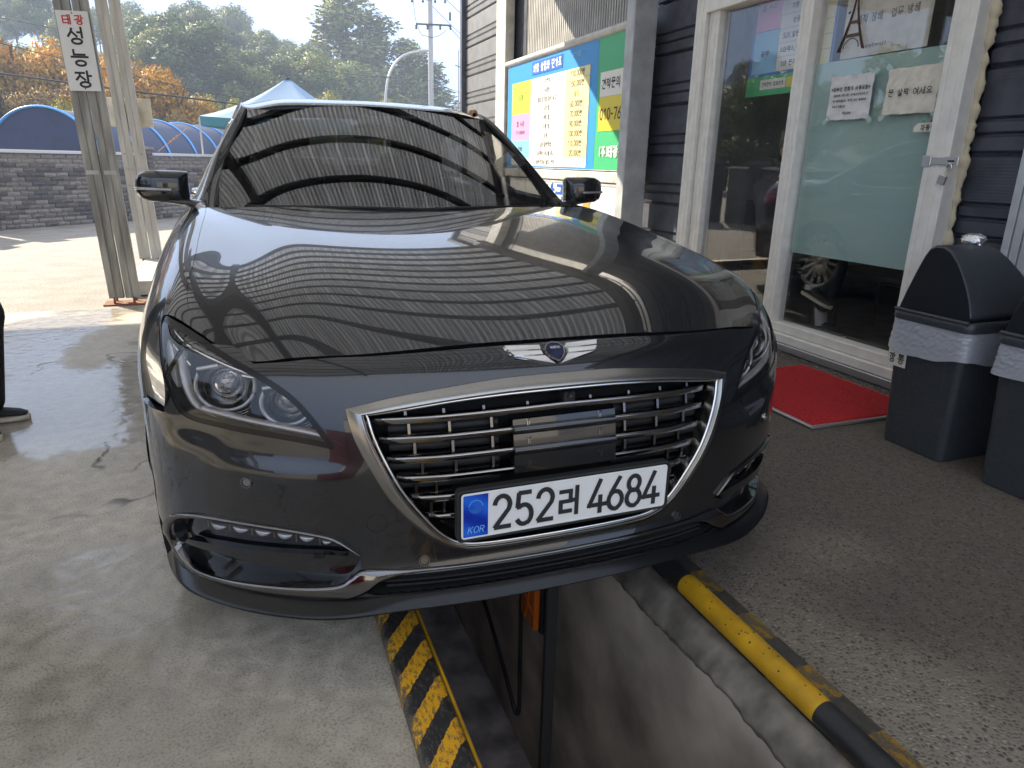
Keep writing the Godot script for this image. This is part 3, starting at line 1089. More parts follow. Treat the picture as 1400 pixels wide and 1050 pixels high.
func build_car() -> void:
	build_nets()
	var car := thing("parked_car", "black metallic saloon car with winged badge, parked nose-on over the inspection pit", "car")
	var paint: Material = M.paint
	# ---- bonnet, fenders, doors, boot
	var mb := Mb.new()
	var gap := 0.012
	var hood := PackedVector2Array()
	for k in 33:
		hood.append(Vector2(0.012, lerpf(5.85, 16.15, k / 32.0)))
	for k in 20:
		hood.append(Vector2(lerpf(0.06, 4.03, k / 19.0), 16.0 + 0.12 * (1.0 - minf(1.0, k / 3.0))))
	for k in 33:
		hood.append(Vector2(4.03, lerpf(15.9, 6.1, k / 32.0)))
	for k in 20:
		hood.append(Vector2(lerpf(4.03, 0.06, k / 19.0), 6.0 - 0.12 * (1.0 - minf(1.0, (19 - k) / 3.0))))
	patch(mb, B, hood, [], 0.07, 0.125, 0.0, 0.016)
	obj("bonnet", mb, paint, car)
	for side in [1.0, -1.0]:
		mb = Mb.new()
		var arch := circle_hole(-0.86, 0.335, 0.372, 1.0, Vector2(2, 21))
		var fen := PackedVector2Array()
		for k in 12:
			fen.append(Vector2(lerpf(0.0, 4.25, k / 11.0), 16.0 + gap * 1.4))
		for k in 8:
			fen.append(Vector2(4.25, lerpf(16.4, 21.9, k / 7.0)))
		fen.append(Vector2(2.0, 21.9))
		fen.append(Vector2(0.8, 21.0))
		fen.append(Vector2(0.55, 19.95))
		fen.append(Vector2(0.0, 19.96))
		fen.append(Vector2(0.0, 18.0))
		var regions := [fen]
		if side < 0:
			fen = mirror_uv(fen, 22.0)
			arch = mirror_uv(arch, 22.0)
		patch(mb, B, fen, [arch], 0.1, 0.2, 0.0, 0.014)
		obj("front_fender", mb, paint, car)
		var arch2 := circle_hole(-3.86, 0.335, 0.372, 1.0, Vector2(7.4, 21))
		if side < 0:
			arch2 = mirror_uv(arch2, 22.0)
		for d in [["front_door", 4.265, 5.985], ["rear_door", 6.0, 7.15]]:
			mb = Mb.new()
			var reg := rect_uv(Vector2(d[1], 16.0), Vector2(d[2], 21.45))
			if side < 0:
				reg = mirror_uv(reg, 22.0)
			patch(mb, B, reg, [arch2], 0.12, 0.25, 0.0, 0.014)
			var dr := obj(d[0], mb, paint, car)
			var hp := B.at(d[2] - 0.28, 17.35 if side > 0 else 4.65)
			mb = Mb.new()
			mb.tube(catmull([hp + Vector3(-0.008 * side, 0, 0.12), hp + Vector3(0.028 * side, 0.004, 0.07), hp + Vector3(0.034 * side, 0.004, 0.0), hp + Vector3(0.024 * side, 0.002, -0.07), hp + Vector3(-0.008 * side, 0, -0.11)], 4), 0.013, 8)
			obj("handle", mb, M.chrome, dr)
		mb = Mb.new()
		var sill := rect_uv(Vector2(4.265, 21.46), Vector2(7.15, 21.95))
		if side < 0:
			sill = mirror_uv(sill, 22.0)
		patch(mb, B, sill, [arch2], 0.2, 0.2, -0.004)
		obj("sill_trim", mb, M.matt_black, car)
		mb = Mb.new()
		var tail := smooth_loop(PackedVector2Array([B.on_side(-4.45, 0.905, Vector2(9, 18)), B.on_side(-4.60, 0.955, Vector2(9, 18)), Vector2(9.97, 17.1), Vector2(9.97, 18.6), B.on_side(-4.68, 0.80, Vector2(9, 18)), B.on_side(-4.55, 0.83, Vector2(9, 18))]), 2)
		var qp := rect_uv(Vector2(7.162, 16.0), Vector2(10.0, 21.95))
		if side < 0:
			qp = mirror_uv(qp, 22.0)
			tail = mirror_uv(tail, 22.0)
		patch(mb, B, qp, [arch2, tail], 0.14, 0.25, 0.0, 0.01)
		obj("rear_quarter", mb, paint, car)
		mb = Mb.new()
		patch(mb, B, tail, [], 0.1, 0.15, 0.004, 0.02)
		obj("tail_lamp", mb, M.tail_red, car)
	mb = Mb.new()
	patch(mb, B, rect_uv(Vector2(8.0, 6.02), Vector2(10.0, 15.98), 12), [], 0.12, 0.4, 0.0, 0.012)
	obj("boot_lid", mb, paint, car)
	mb = Mb.new()
	patch(mb, B, rect_uv(Vector2(4.06, 6.03), Vector2(8.1, 15.97), 6), [], 0.5, 1.0, -0.03)
	obj("cowl_panel", mb, M.matt_black, car)
	# rear face
	mb = Mb.new()
	var ring := []
	for i in 6:
		var t := i / 5.0
		var r := []
		for j in 45:
			var p := B.at(10.0, j * 0.5)
			var inn := Vector3(p.x * lerpf(1.0, 0.0, t * t), lerpf(p.y, 0.62, t), lerpf(p.z, -4.95, sqrt(t)))
			r.append(inn)
		ring.append(r)
	mb.loft(ring, false, false)
	mb.quad(Vector3(-0.83, 0.25, -4.80), Vector3(0.83, 0.25, -4.80), Vector3(0.5, 0.62, -4.95), Vector3(-0.5, 0.62, -4.95), Vector3(0, 0, -1))
	obj("rear_bumper", mb, paint, car)
	mb = Mb.new()
	mb.box(Vector3(0, 0.19, -2.6), Vector3(1.62, 0.05, 4.2))
	mb.box(Vector3(0, 0.45, -0.62), Vector3(1.2, 0.5, 0.06))
	obj("underbody", mb, M.deep_black, car)
	build_front(car)
	build_lamps(car)
	build_greenhouse(car)
	build_wheels(car)
	build_mirrors(car)


func build_front(car: Node3D) -> void:
	var mb := Mb.new()
	# bumper skin with every opening cut out
	var region := PackedVector2Array()
	for k in range(0, 25):
		var x := lerpf(-0.655, 0.655, k / 24.0)
		var a := absf(x)
		var y := 0.7625 - 0.006 * (a / 0.43) ** 2 - (0.010 * smoothstep(0.5, 0.655, a))
		region.append(fx(x, y - 0.002))
	for p in [[4.2, 0.765], [5.6, 0.765], [5.95, 0.69], [5.90, 0.63], [5.93, 0.610], [7.3, 0.605], [7.45, 0.45], [7.6, 0.3], [7.6, 0.19], [6.9, 0.187], [6.0, 0.185], [5.0, 0.19], [4.0, 0.20], [3.0, 0.207], [2.0, 0.212], [1.0, 0.215], [0.0, 0.216], [-1.0, 0.215], [-2.0, 0.212], [-3.0, 0.207], [-4.0, 0.20], [-5.0, 0.19], [-6.0, 0.185], [-6.9, 0.187], [-7.6, 0.19], [-7.6, 0.3], [-7.45, 0.45], [-7.3, 0.605], [-5.93, 0.610], [-5.90, 0.63], [-5.95, 0.69], [-5.6, 0.765], [-4.2, 0.765]]:
		region.append(fs(p[0], p[1]))
	var drl := [DRL[0]]
	drl.append_array(DRL.slice(1, 16))
	var holes := []
	var hl := smooth_loop(fpoly(HL), 2)
	holes.append(hl)
	holes.append(mirror_uv(hl, 20.0))
	var go := []
	go.append_array(GRILLE_OUT_TOP)
	go.append_array(catmull(GRILLE_OUT_SIDE, 3).slice(1))
	var full := []
	for p in go:
		full.append(p)
	for i in range(go.size() - 2, 0, -1):
		full.append(go[i] * Vector2(-1, 1))
	holes.append(fpoly(full))
	var dl := fpoly(catmull(drl, 3))
	holes.append(dl)
	holes.append(mirror_uv(dl, 20.0))
	var intake := fpoly([Vector2(0, 0.272), Vector2(0.2, 0.273), Vector2(0.40, 0.272), Vector2(0.435, 0.258), Vector2(0.47, 0.236), Vector2(0.44, 0.228), Vector2(0.2, 0.232), Vector2(0, 0.234), Vector2(-0.2, 0.232), Vector2(-0.44, 0.228), Vector2(-0.47, 0.236), Vector2(-0.435, 0.258), Vector2(-0.40, 0.272), Vector2(-0.2, 0.273)])
	holes.append(intake)
	patch(mb, FA, region, holes, 0.5, 0.2, 0.0, 0.012)
	var bumper := obj("front_bumper", mb, M.paint, car)
	mb = Mb.new()
	patch(mb, FA, intake, [], 0.6, 0.4, -0.05)
	skirt(mb, FA, intake, 0.05, -0.006)
	for yy in [0.246, 0.258]:
		var pts := []
		for k in 21:
			pts.append(fp(lerpf(-0.42, 0.42, k / 20.0), yy, -0.012))
		mb.tube(pts, 0.003, 6)
	obj("lower_intake", mb, M.deep_black, bumper)
	# dark band under the shut line of the bonnet and round the lamps
	mb = Mb.new()
	patch(mb, FA, fpoly([Vector2(-0.66, 0.735), Vector2(0.66, 0.735), Vector2(0.66, 0.775), Vector2(0.3, 0.79), Vector2(-0.3, 0.79), Vector2(-0.66, 0.775)]), [], 0.4, 0.3, -0.03)
	obj("bonnet_seal", mb, M.deep_black, bumper)
	# sensors, towing cover
	for s in [[0.691, 0.486], [0.331, 0.299]]:
		for side in [-1.0, 1.0]:
			var q := fx(s[0] * side, s[1])
			mb = Mb.new()
			mb.lathe(FA.at(q.x, q.y), FA.normal(q.x, q.y), [Vector2(0.0, 0.002), Vector2(0.0085, 0.002), Vector2(0.0095, 0.001), Vector2(0.0095, -0.002), Vector2(0.0105, -0.002), Vector2(0.0105, 0.004), Vector2(0.0125, 0.004), Vector2(0.013, 0.0), Vector2(0.013, -0.01)], 20)
			obj("parking_sensor", mb, M.dark_chrome, bumper)
	var tq := fx(-0.432, 0.401)
	mb = Mb.new()
	mb.lathe(FA.at(tq.x, tq.y), FA.normal(tq.x, tq.y), [Vector2(0.0215, -0.004), Vector2(0.0215, 0.0006), Vector2(0.0228, 0.0006), Vector2(0.0228, -0.004)], 32)
	obj("towing_cover", mb, M.deep_black, bumper)
	# lower lip
	mb = Mb.new()
	var lip := []
	for k in 81:
		var s := lerpf(-7.5, 7.5, k / 80.0)
		var a := absf(s)
		var base := 0.209 - 0.0045 * a * smoothstep(0.0, 4.0, a)
		var edge := 0.020 + 0.020 * smoothstep(1.6, 3.0, a) - 0.02 * smoothstep(5.0, 7.4, a)
		var up := 0.012 * smoothstep(1.5, 2.6, a) * (1.0 - smoothstep(3.0, 5.5, a))
		var n0 := FA.normal(fs(s, 0.21).x, 10.0 + s)
		n0 = Vector3(n0.x, 0, n0.z).normalized()
		var top := fascia_point(s, base + 0.020)
		var row := []
		row.append(top - n0 * 0.006)
		row.append(top + n0 * 0.004)
		row.append(Vector3(top.x, base + 0.002, top.z) + n0 * (edge - 0.006))
		row.append(Vector3(top.x, base - 0.004, top.z) + n0 * edge)
		row.append(Vector3(top.x, base - 0.007 - up * 0.2, top.z) + n0 * edge)
		row.append(Vector3(top.x, base - 0.011 - up * 0.2, top.z) + n0 * (edge - 0.006))
		row.append(Vector3(top.x, base - 0.030, top.z) - n0 * 0.16)
		lip.append(row)
	mb.loft(lip, false, false)
	obj("front_lip", mb, M.lip_plastic, bumper)
	# bright moulding: thin across the middle, then a deep blade that runs out below the lamp and loops over it
	for side in [1.0, -1.0]:
		mb = Mb.new()
		var upper := catmull([Vector2(0.0, 0.2815), Vector2(0.2, 0.2825), Vector2(0.36, 0.2845), Vector2(0.432, 0.289), Vector2(0.468, 0.289), Vector2(0.490, 0.274), Vector2(0.520, 0.256), Vector2(0.586, 0.245), Vector2(0.693, 0.232), Vector2(0.789, 0.216), Vector2(0.840, 0.216), Vector2(0.870, 0.242), Vector2(0.877, 0.285), Vector2(0.864, 0.330), Vector2(0.832, 0.360), Vector2(0.757, 0.379), Vector2(0.636, 0.380), Vector2(0.548, 0.368), Vector2(0.511, 0.352), Vector2(0.474, 0.326)], 5)
		var lower := catmull([Vector2(0.0, 0.2735), Vector2(0.2, 0.2745), Vector2(0.36, 0.2745), Vector2(0.425, 0.262), Vector2(0.458, 0.240), Vector2(0.482, 0.226), Vector2(0.511, 0.219), Vector2(0.590, 0.212), Vector2(0.700, 0.200), Vector2(0.800, 0.188), Vector2(0.870, 0.196), Vector2(0.893, 0.235), Vector2(0.8925, 0.285), Vector2(0.877, 0.338), Vector2(0.838, 0.369), Vector2(0.757, 0.3865), Vector2(0.636, 0.3875), Vector2(0.545, 0.3755), Vector2(0.507, 0.3585), Vector2(0.468, 0.3265)], 5)
		var rows := []
		for i in upper.size():
			var a: Vector2 = upper[i]
			var b: Vector2 = lower[i]
			var r := []
			for w in [[0.0, -0.012], [0.0, 0.003], [0.18, 0.008], [0.82, 0.009], [1.0, 0.003], [1.0, -0.012]]:
				var m := a.lerp(b, w[0])
				r.append(fp(m.x * side, m.y, w[1]))
			rows.append(r)
		mb.loft(rows, false, false)
		obj("bright_moulding", mb, M.black_chrome, bumper)
		# recess with the row of six daytime lamps
		var lampbox := mirror_uv(dl, 20.0) if side < 0 else dl
		mb = Mb.new()
		patch(mb, FA, lampbox, [], 0.3, 0.15, -0.035)
		skirt(mb, FA, lampbox, 0.035, -0.004)
		var shelf := fpoly([Vector2(0.505, 0.300), Vector2(0.50, 0.318), Vector2(0.55, 0.322), Vector2(0.65, 0.318), Vector2(0.76, 0.310), Vector2(0.84, 0.296), Vector2(0.85, 0.278), Vector2(0.76, 0.286), Vector2(0.62, 0.297)], side)
		patch(mb, FA, shelf, [], 0.3, 0.15, -0.006, 0.02)
		obj("lamp_recess", mb, M.gloss_black, bumper)
		var at6 := [Vector2(0.770, 0.352), Vector2(0.722, 0.357), Vector2(0.675, 0.358), Vector2(0.629, 0.357), Vector2(0.583, 0.355), Vector2(0.541, 0.349)]
		for k in 6:
			var c: Vector2 = at6[k]
			var wd := 0.0165 if k < 5 else 0.011
			var top := []
			mb = Mb.new()
			for t in 5:
				var r := []
				var sc: float = [1.0, 0.98, 0.85, 0.6, 0.2][t]
				var dep: float = [-0.03, -0.014, -0.010, -0.0075, -0.0065][t]
				for e in [Vector2(-1, 0.55), Vector2(0.3, 0.62), Vector2(1, 0.5), Vector2(1.0, 0.1), Vector2(0.55, -0.45), Vector2(0.0, -0.75), Vector2(-0.45, -0.6), Vector2(-0.8, -0.1)]:
					r.append(fp((c.x - e.x * wd * sc) * side, c.y + e.y * wd * 0.72 * sc, dep))
				top.append(r)
			mb.loft(top, true, true)
			obj("daytime_lamp", mb, M.light_guide, bumper)
			mb = Mb.new()
			mb.box(fp((c.x + wd * 1.35) * side, c.y + 0.002, -0.012), Vector3(0.0015, 0.018, 0.006))
			obj("lamp_divider", mb, M.dark_chrome, bumper)
	# grille
	var grille := Node3D.new()
	grille.name = "grille"
	car.add_child(grille, true)
	mb = Mb.new()
	var outl := []
	var inl := []
	outl.append_array(catmull(GRILLE_OUT_TOP, 8))
	inl.append_array(catmull(GRILLE_IN_TOP, 8))
	var o2 := catmull(GRILLE_OUT_SIDE, 6)
	var i2 := catmull(GRILLE_IN_SIDE, 6)
	for side in [1.0, -1.0]:
		for seg in [[outl, inl], [o2, i2]]:
			var rows := []
			for i in seg[0].size():
				var a: Vector2 = seg[0][i]
				var b: Vector2 = seg[1][i]
				var r := []
				for w in [[-0.01, -0.012], [0.0, 0.002], [0.05, 0.006], [0.45, 0.0135], [0.74, 0.0155], [0.80, 0.0150], [1.0, -0.002], [1.0, -0.06]]:
					var m := a.lerp(b, w[0])
					r.append(fp(m.x * side, m.y, w[1]))
				rows.append(r)
			mb.loft(rows, false, false)
	obj("grille_frame", mb, M.satin_chrome, grille)
	mb = Mb.new()
	var rim := []
	for p in inl:
		rim.append(fp(p.x, p.y + 0.004, 0.006))
	for p in i2.slice(1):
		rim.append(fp(p.x - 0.002, p.y, 0.006))
	for i in range(i2.size() - 2, 0, -1):
		rim.append(fp(-i2[i].x + 0.002, i2[i].y, 0.006))
	for i in range(inl.size() - 1, 0, -1):
		rim.append(fp(-inl[i].x, inl[i].y + 0.004, 0.006))
	mb.tube(rim, 0.0035, 8, 1.0, 1.0, Vector3.BACK, true)
	obj("grille_rim", mb, M.chrome, grille)
	mb = Mb.new()
	var back := []
	for p in inl:
		back.append(p)
	for p in i2.slice(1):
		back.append(p)
	var bf := back.duplicate()
	for i in range(back.size() - 2, 0, -1):
		bf.append(back[i] * Vector2(-1, 1))
	patch(mb, FA, fpoly(bf), [], 1.0, 0.5, -0.075)
	obj("grille_back", mb, M.deep_black, grille)
	var bars := [[0.631, 0.434], [0.588, 0.424], [0.5425, 0.410], [0.497, 0.390], [0.448, 0.358], [0.400, 0.321]]
	for k in 6:
		var y: float = bars[k][0]
		var xe: float = bars[k][1] - 0.003
		var spans := [[-xe, xe]] if k < 4 else [[-xe, -0.262], [0.262, xe]]
		for sp in spans:
			mb = Mb.new()
			var rows := []
			var n := 40 if k < 4 else 10
			for i in n + 1:
				var x := lerpf(sp[0], sp[1], float(i) / n)
				var drop := 0.010 * smoothstep(0.26, 0.43, absf(x)) + 0.014 * smoothstep(xe - 0.02, xe, absf(x))
				var yy := y + 0.004 * (1.0 - minf(1.0, absf(x) / 0.3))
				var r := []
				for w in [[0.0105, -0.05], [0.0105, -0.020], [0.0070, -0.006], [0.0025, -0.0035], [0.0005, -0.0055], [-0.0085, -0.0060], [-0.0105, -0.014], [-0.0105, -0.05]]:
					r.append(fp(x, yy + w[0], w[1] - drop))
				rows.append(r)
			mb.loft(rows, false, false)
			obj("grille_bar", mb, M.dark_chrome, grille)
	for row in [[0.650, 0.640, [0.08, 0.185, 0.275, 0.36]], [0.622, 0.598, [0.17, 0.265, 0.355]], [0.579, 0.553, [0.17, 0.26, 0.345]], [0.534, 0.507, [0.17, 0.255, 0.33]], [0.487, 0.458, [0.30, 0.345]], [0.438, 0.410, [0.282, 0.312]]]:
		for x in row[2]:
			for side in [-1.0, 1.0]:
				mb = Mb.new()
				var xx: float = x * side
				mb.bar(fp(xx, row[0], -0.024), fp(xx, row[1], -0.024), 0.006, 0.012, Vector3.BACK)
				mb.bar(fp(xx - 0.014, row[1] - 0.0015, -0.022), fp(xx + 0.014, row[1] - 0.0015, -0.022), 0.003, 0.008, Vector3.BACK)
				obj("grille_link", mb, M.grille_grey, grille)
	for row in [0.61, 0.568, 0.522, 0.474]:
		for side in [-1.0, 1.0]:
			mb = Mb.new()
			var pts := []
			for i in 9:
				pts.append(fp(side * lerpf(0.15, 0.40, i / 8.0), row, -0.045))
			mb.tube(pts, 0.012, 6)
			obj("shutter_vane", mb, M.matt_black, grille)
	mb = Mb.new()
	patch(mb, FA, fpoly([Vector2(-0.126, 0.613), Vector2(-0.126, 0.492), Vector2(0.132, 0.490), Vector2(0.132, 0.614)]), [], 0.5, 0.2, 0.001, 0.03)
	for y in [0.589, 0.5425]:
		var rows := []
		for i in 21:
			var x := lerpf(-0.125, 0.131, i / 20.0)
			var r := []
			for w in [[0.012, 0.001], [0.006, 0.006], [-0.004, 0.007], [-0.009, 0.001]]:
				r.append(fp(x, y + w[0], w[1]))
			rows.append(r)
		mb.loft(rows, false, false)
	var radar := obj("sensor_cover", mb, M.gloss_black, grille, "gloss black flat panel over the middle of the bars")
	mb = Mb.new()
	for y in [0.606, 0.566, 0.515]:
		for x in [-0.09, 0.09]:
			for s in [-1.0, 1.0]:
				mb.bar(fp(x + s * 0.006, y + 0.007, 0.0025), fp(x + s * 0.002, y + 0.002, 0.0025), 0.0012, 0.001, Vector3.BACK)
				mb.bar(fp(x + s * 0.002, y + 0.002, 0.0025), fp(x + s * 0.002, y - 0.008, 0.0025), 0.0012, 0.001, Vector3.BACK)
	obj("printed_mark", mb, M.dark_chrome, radar)
	mb = Mb.new()
	mb.box(fp(0.02, 0.655, -0.018), Vector3(0.028, 0.022, 0.03), Basis.IDENTITY, 0.002)
	var camr := obj("front_camera", mb, M.matt_black, grille)
	mb = Mb.new()
	mb.lathe(fp(0.02, 0.654, -0.003), Vector3(0, -0.2, 1), [Vector2(0, 0.001), Vector2(0.004, 0.001), Vector2(0.005, 0.003), Vector2(0.007, 0.003), Vector2(0.007, -0.003)], 16)
	obj("camera_lens", mb, M.dark_chrome, camr)
	build_plate(car)
	build_badge(car)


func build_plate(car: Node3D) -> void:
	var plate := Node3D.new()
	plate.name = "number_plate"
	plate.position = Vector3(0, 0.419, 0.0)
	plate.rotation.y = 0.006
	car.add_child(plate, true)
	var mb := Mb.new()
	var rr := func(w: float, h: float, r: float) -> PackedVector2Array:
		var o := PackedVector2Array()
		for c in [[1, 1, 0.0], [-1, 1, 0.5], [-1, -1, 1.0], [1, -1, 1.5]]:
			for k in 5:
				var a: float = PI * (c[2] + 0.5 * k / 4.0)
				o.append(Vector2(c[0] * (w * 0.5 - r) + cos(a) * r, c[1] * (h * 0.5 - r) + sin(a) * r))
		return o
	mb.poly(rr.call(0.537, 0.125, 0.012), Transform3D(Basis.IDENTITY, Vector3(0, 0, -0.004)), 0.018)
	mb.tube(lift(rr.call(0.531, 0.119, 0.010), -0.003), 0.0045, 6, 1, 1, Vector3.BACK, true)
	mb.box(Vector3(0, 0, -0.03), Vector3(0.3, 0.06, 0.05))
	obj("plate_holder", mb, M.matt_black, plate)
	mb = Mb.new()
	mb.poly(rr.call(0.520, 0.110, 0.008), Transform3D(Basis.IDENTITY, Vector3(0, 0, 0.0)), 0.0015)
	mb.tube(lift(rr.call(0.514, 0.104, 0.006), 0.0), 0.0012, 6, 1, 1, Vector3.BACK, true)
	obj("plate_sheet", mb, M.plate_white, plate)
	mb = Mb.new()
	mb.quad(Vector3(-0.2555, -0.0505, 0.0008), Vector3(-0.1985, -0.0505, 0.0008), Vector3(-0.1985, 0.0505, 0.0008), Vector3(-0.2555, 0.0505, 0.0008), Vector3.BACK)
	var band := obj("blue_band", mb, M.plate_band, plate)
	mb = Mb.new()
	write(mb, "KOR", Vector3(-0.2455, -0.041, 0.0012), Vector3(1, 0, 0), Vector3(0.22, 1, 0), 0.015, 0.0016, 1.05)
	obj("country_letters", mb, M.light_blue_print, band)
	mb = Mb.new()
	var c := Vector3(-0.227, 0.022, 0.0012)
	var dot := PackedVector2Array()
	for k in 13:
		dot.append(Vector2(cos(PI + PI * k / 12.0), sin(PI + PI * k / 12.0)) * 0.017)
	for k in 7:
		dot.append(Vector2(0.0085, 0) + Vector2(cos(PI * k / 6.0), sin(PI * k / 6.0)) * 0.0085)
	for k in range(1, 7):
		dot.append(Vector2(-0.0085, 0) + Vector2(cos(-PI * k / 6.0), sin(-PI * k / 6.0)) * 0.0085)
	mb.poly(dot, Transform3D(Basis(Vector3.BACK, -0.45), c))
	obj("round_emblem", mb, M.mid_blue_print, band)
	mb = Mb.new()
	for k in 9:
		var a := PI * (0.08 + 0.84 * k / 8.0)
		var d := Vector3(cos(a), sin(a), 0)
		mb.bar(c + d * 0.0145, c + d * 0.0165, 0.0028, 0.0004, Vector3.BACK)
	obj("emblem_text", mb, M.light_blue_print, band)
	mb = Mb.new()
	var spots := [["2", -0.183], ["5", -0.131], ["2", -0.079], ["4", 0.052], ["6", 0.102], ["8", 0.151], ["4", 0.198]]
	for sp in spots:
		write(mb, sp[0], Vector3(sp[1], -0.039, 0.0014), Vector3.RIGHT, Vector3.UP, 0.078, 0.0112, 0.78)
	write(mb, "러", Vector3(-0.024, -0.033, 0.0014), Vector3.RIGHT, Vector3.UP, 0.066, 0.0104, 0.74)
	obj("plate_characters", mb, M.black_print, plate)


func lift(p: PackedVector2Array, z: float) -> Array:
	var o := []
	for q in p:
		o.append(Vector3(q.x, q.y, z))
	return o


func build_badge(car: Node3D) -> void:
	var badge := Node3D.new()
	badge.name = "winged_badge"
	car.add_child(badge, true)
	var plate := func(mb: Mb, pts: Array, side: float, lo: float, hi: float):
		var top := []
		var ring0 := []
		var ring1 := []
		var cen := Vector2.ZERO
		for p in pts:
			cen += p
		cen /= pts.size()
		for p in pts:
			ring0.append(fp(p.x * side, p.y, lo))
			var q: Vector2 = p.lerp(cen, 0.10)
			ring1.append(fp(q.x * side, q.y, hi))
		mb.loft([ring0, ring1], true, false)
		var flat := PackedVector2Array()
		for p in pts:
			flat.append(p.lerp(cen, 0.06))
		var t := Geometry2D.triangulate_polygon(flat)
		for i in range(0, t.size(), 3):
			mb.tri(ring1[t[i]], ring1[t[i + 1]], ring1[t[i + 2]], Vector3(0, 0.5, 1))
	for side in [-1.0, 1.0]:
		var mb := Mb.new()
		plate.call(mb, [Vector2(0.029, 0.7535), Vector2(0.122, 0.7560), Vector2(0.116, 0.7480), Vector2(0.029, 0.7462)], side, 0.001, 0.008)
		plate.call(mb, [Vector2(0.030, 0.7448), Vector2(0.115, 0.7466), Vector2(0.106, 0.7392), Vector2(0.028, 0.7380)], side, 0.001, 0.0075)
		plate.call(mb, [Vector2(0.027, 0.7367), Vector2(0.103, 0.7380), Vector2(0.050, 0.7285), Vector2(0.003, 0.7190), Vector2(0.015, 0.7268)], side, 0.001, 0.007)
		obj("wing", mb, M.bright_badge, badge)
	var shield := [Vector2(0, 0.7580), Vector2(0.016, 0.7560), Vector2(0.027, 0.7490), Vector2(0.024, 0.7380), Vector2(0.014, 0.7270), Vector2(0, 0.7205), Vector2(-0.014, 0.7270), Vector2(-0.024, 0.7380), Vector2(-0.027, 0.7490), Vector2(-0.016, 0.7560)]
	var mb := Mb.new()
	plate.call(mb, shield, 1.0, 0.002, 0.010)
	obj("shield_rim", mb, M.dark_chrome, badge)
	mb = Mb.new()
	var small := []
	for p in shield:
		small.append(p.lerp(Vector2(0, 0.742), 0.2))
	plate.call(mb, small, 1.0, 0.010, 0.0112)
	var sh := obj("shield", mb, M.badge_blue, badge)
	mb = Mb.new()
	var q := fx(0, 0.744)
	var n := FA.normal(q.x, q.y)
	var up := Vector3(0, 1, 0).slide(n).normalized()
	centred(mb, "GENESIS", FA.at(q.x, q.y) + n * 0.0124 + up * 0.0035, Vector3.RIGHT, up, 0.0062, 0.0009, 0.78)
	obj("badge_letters", mb, M.bright_badge, sh)


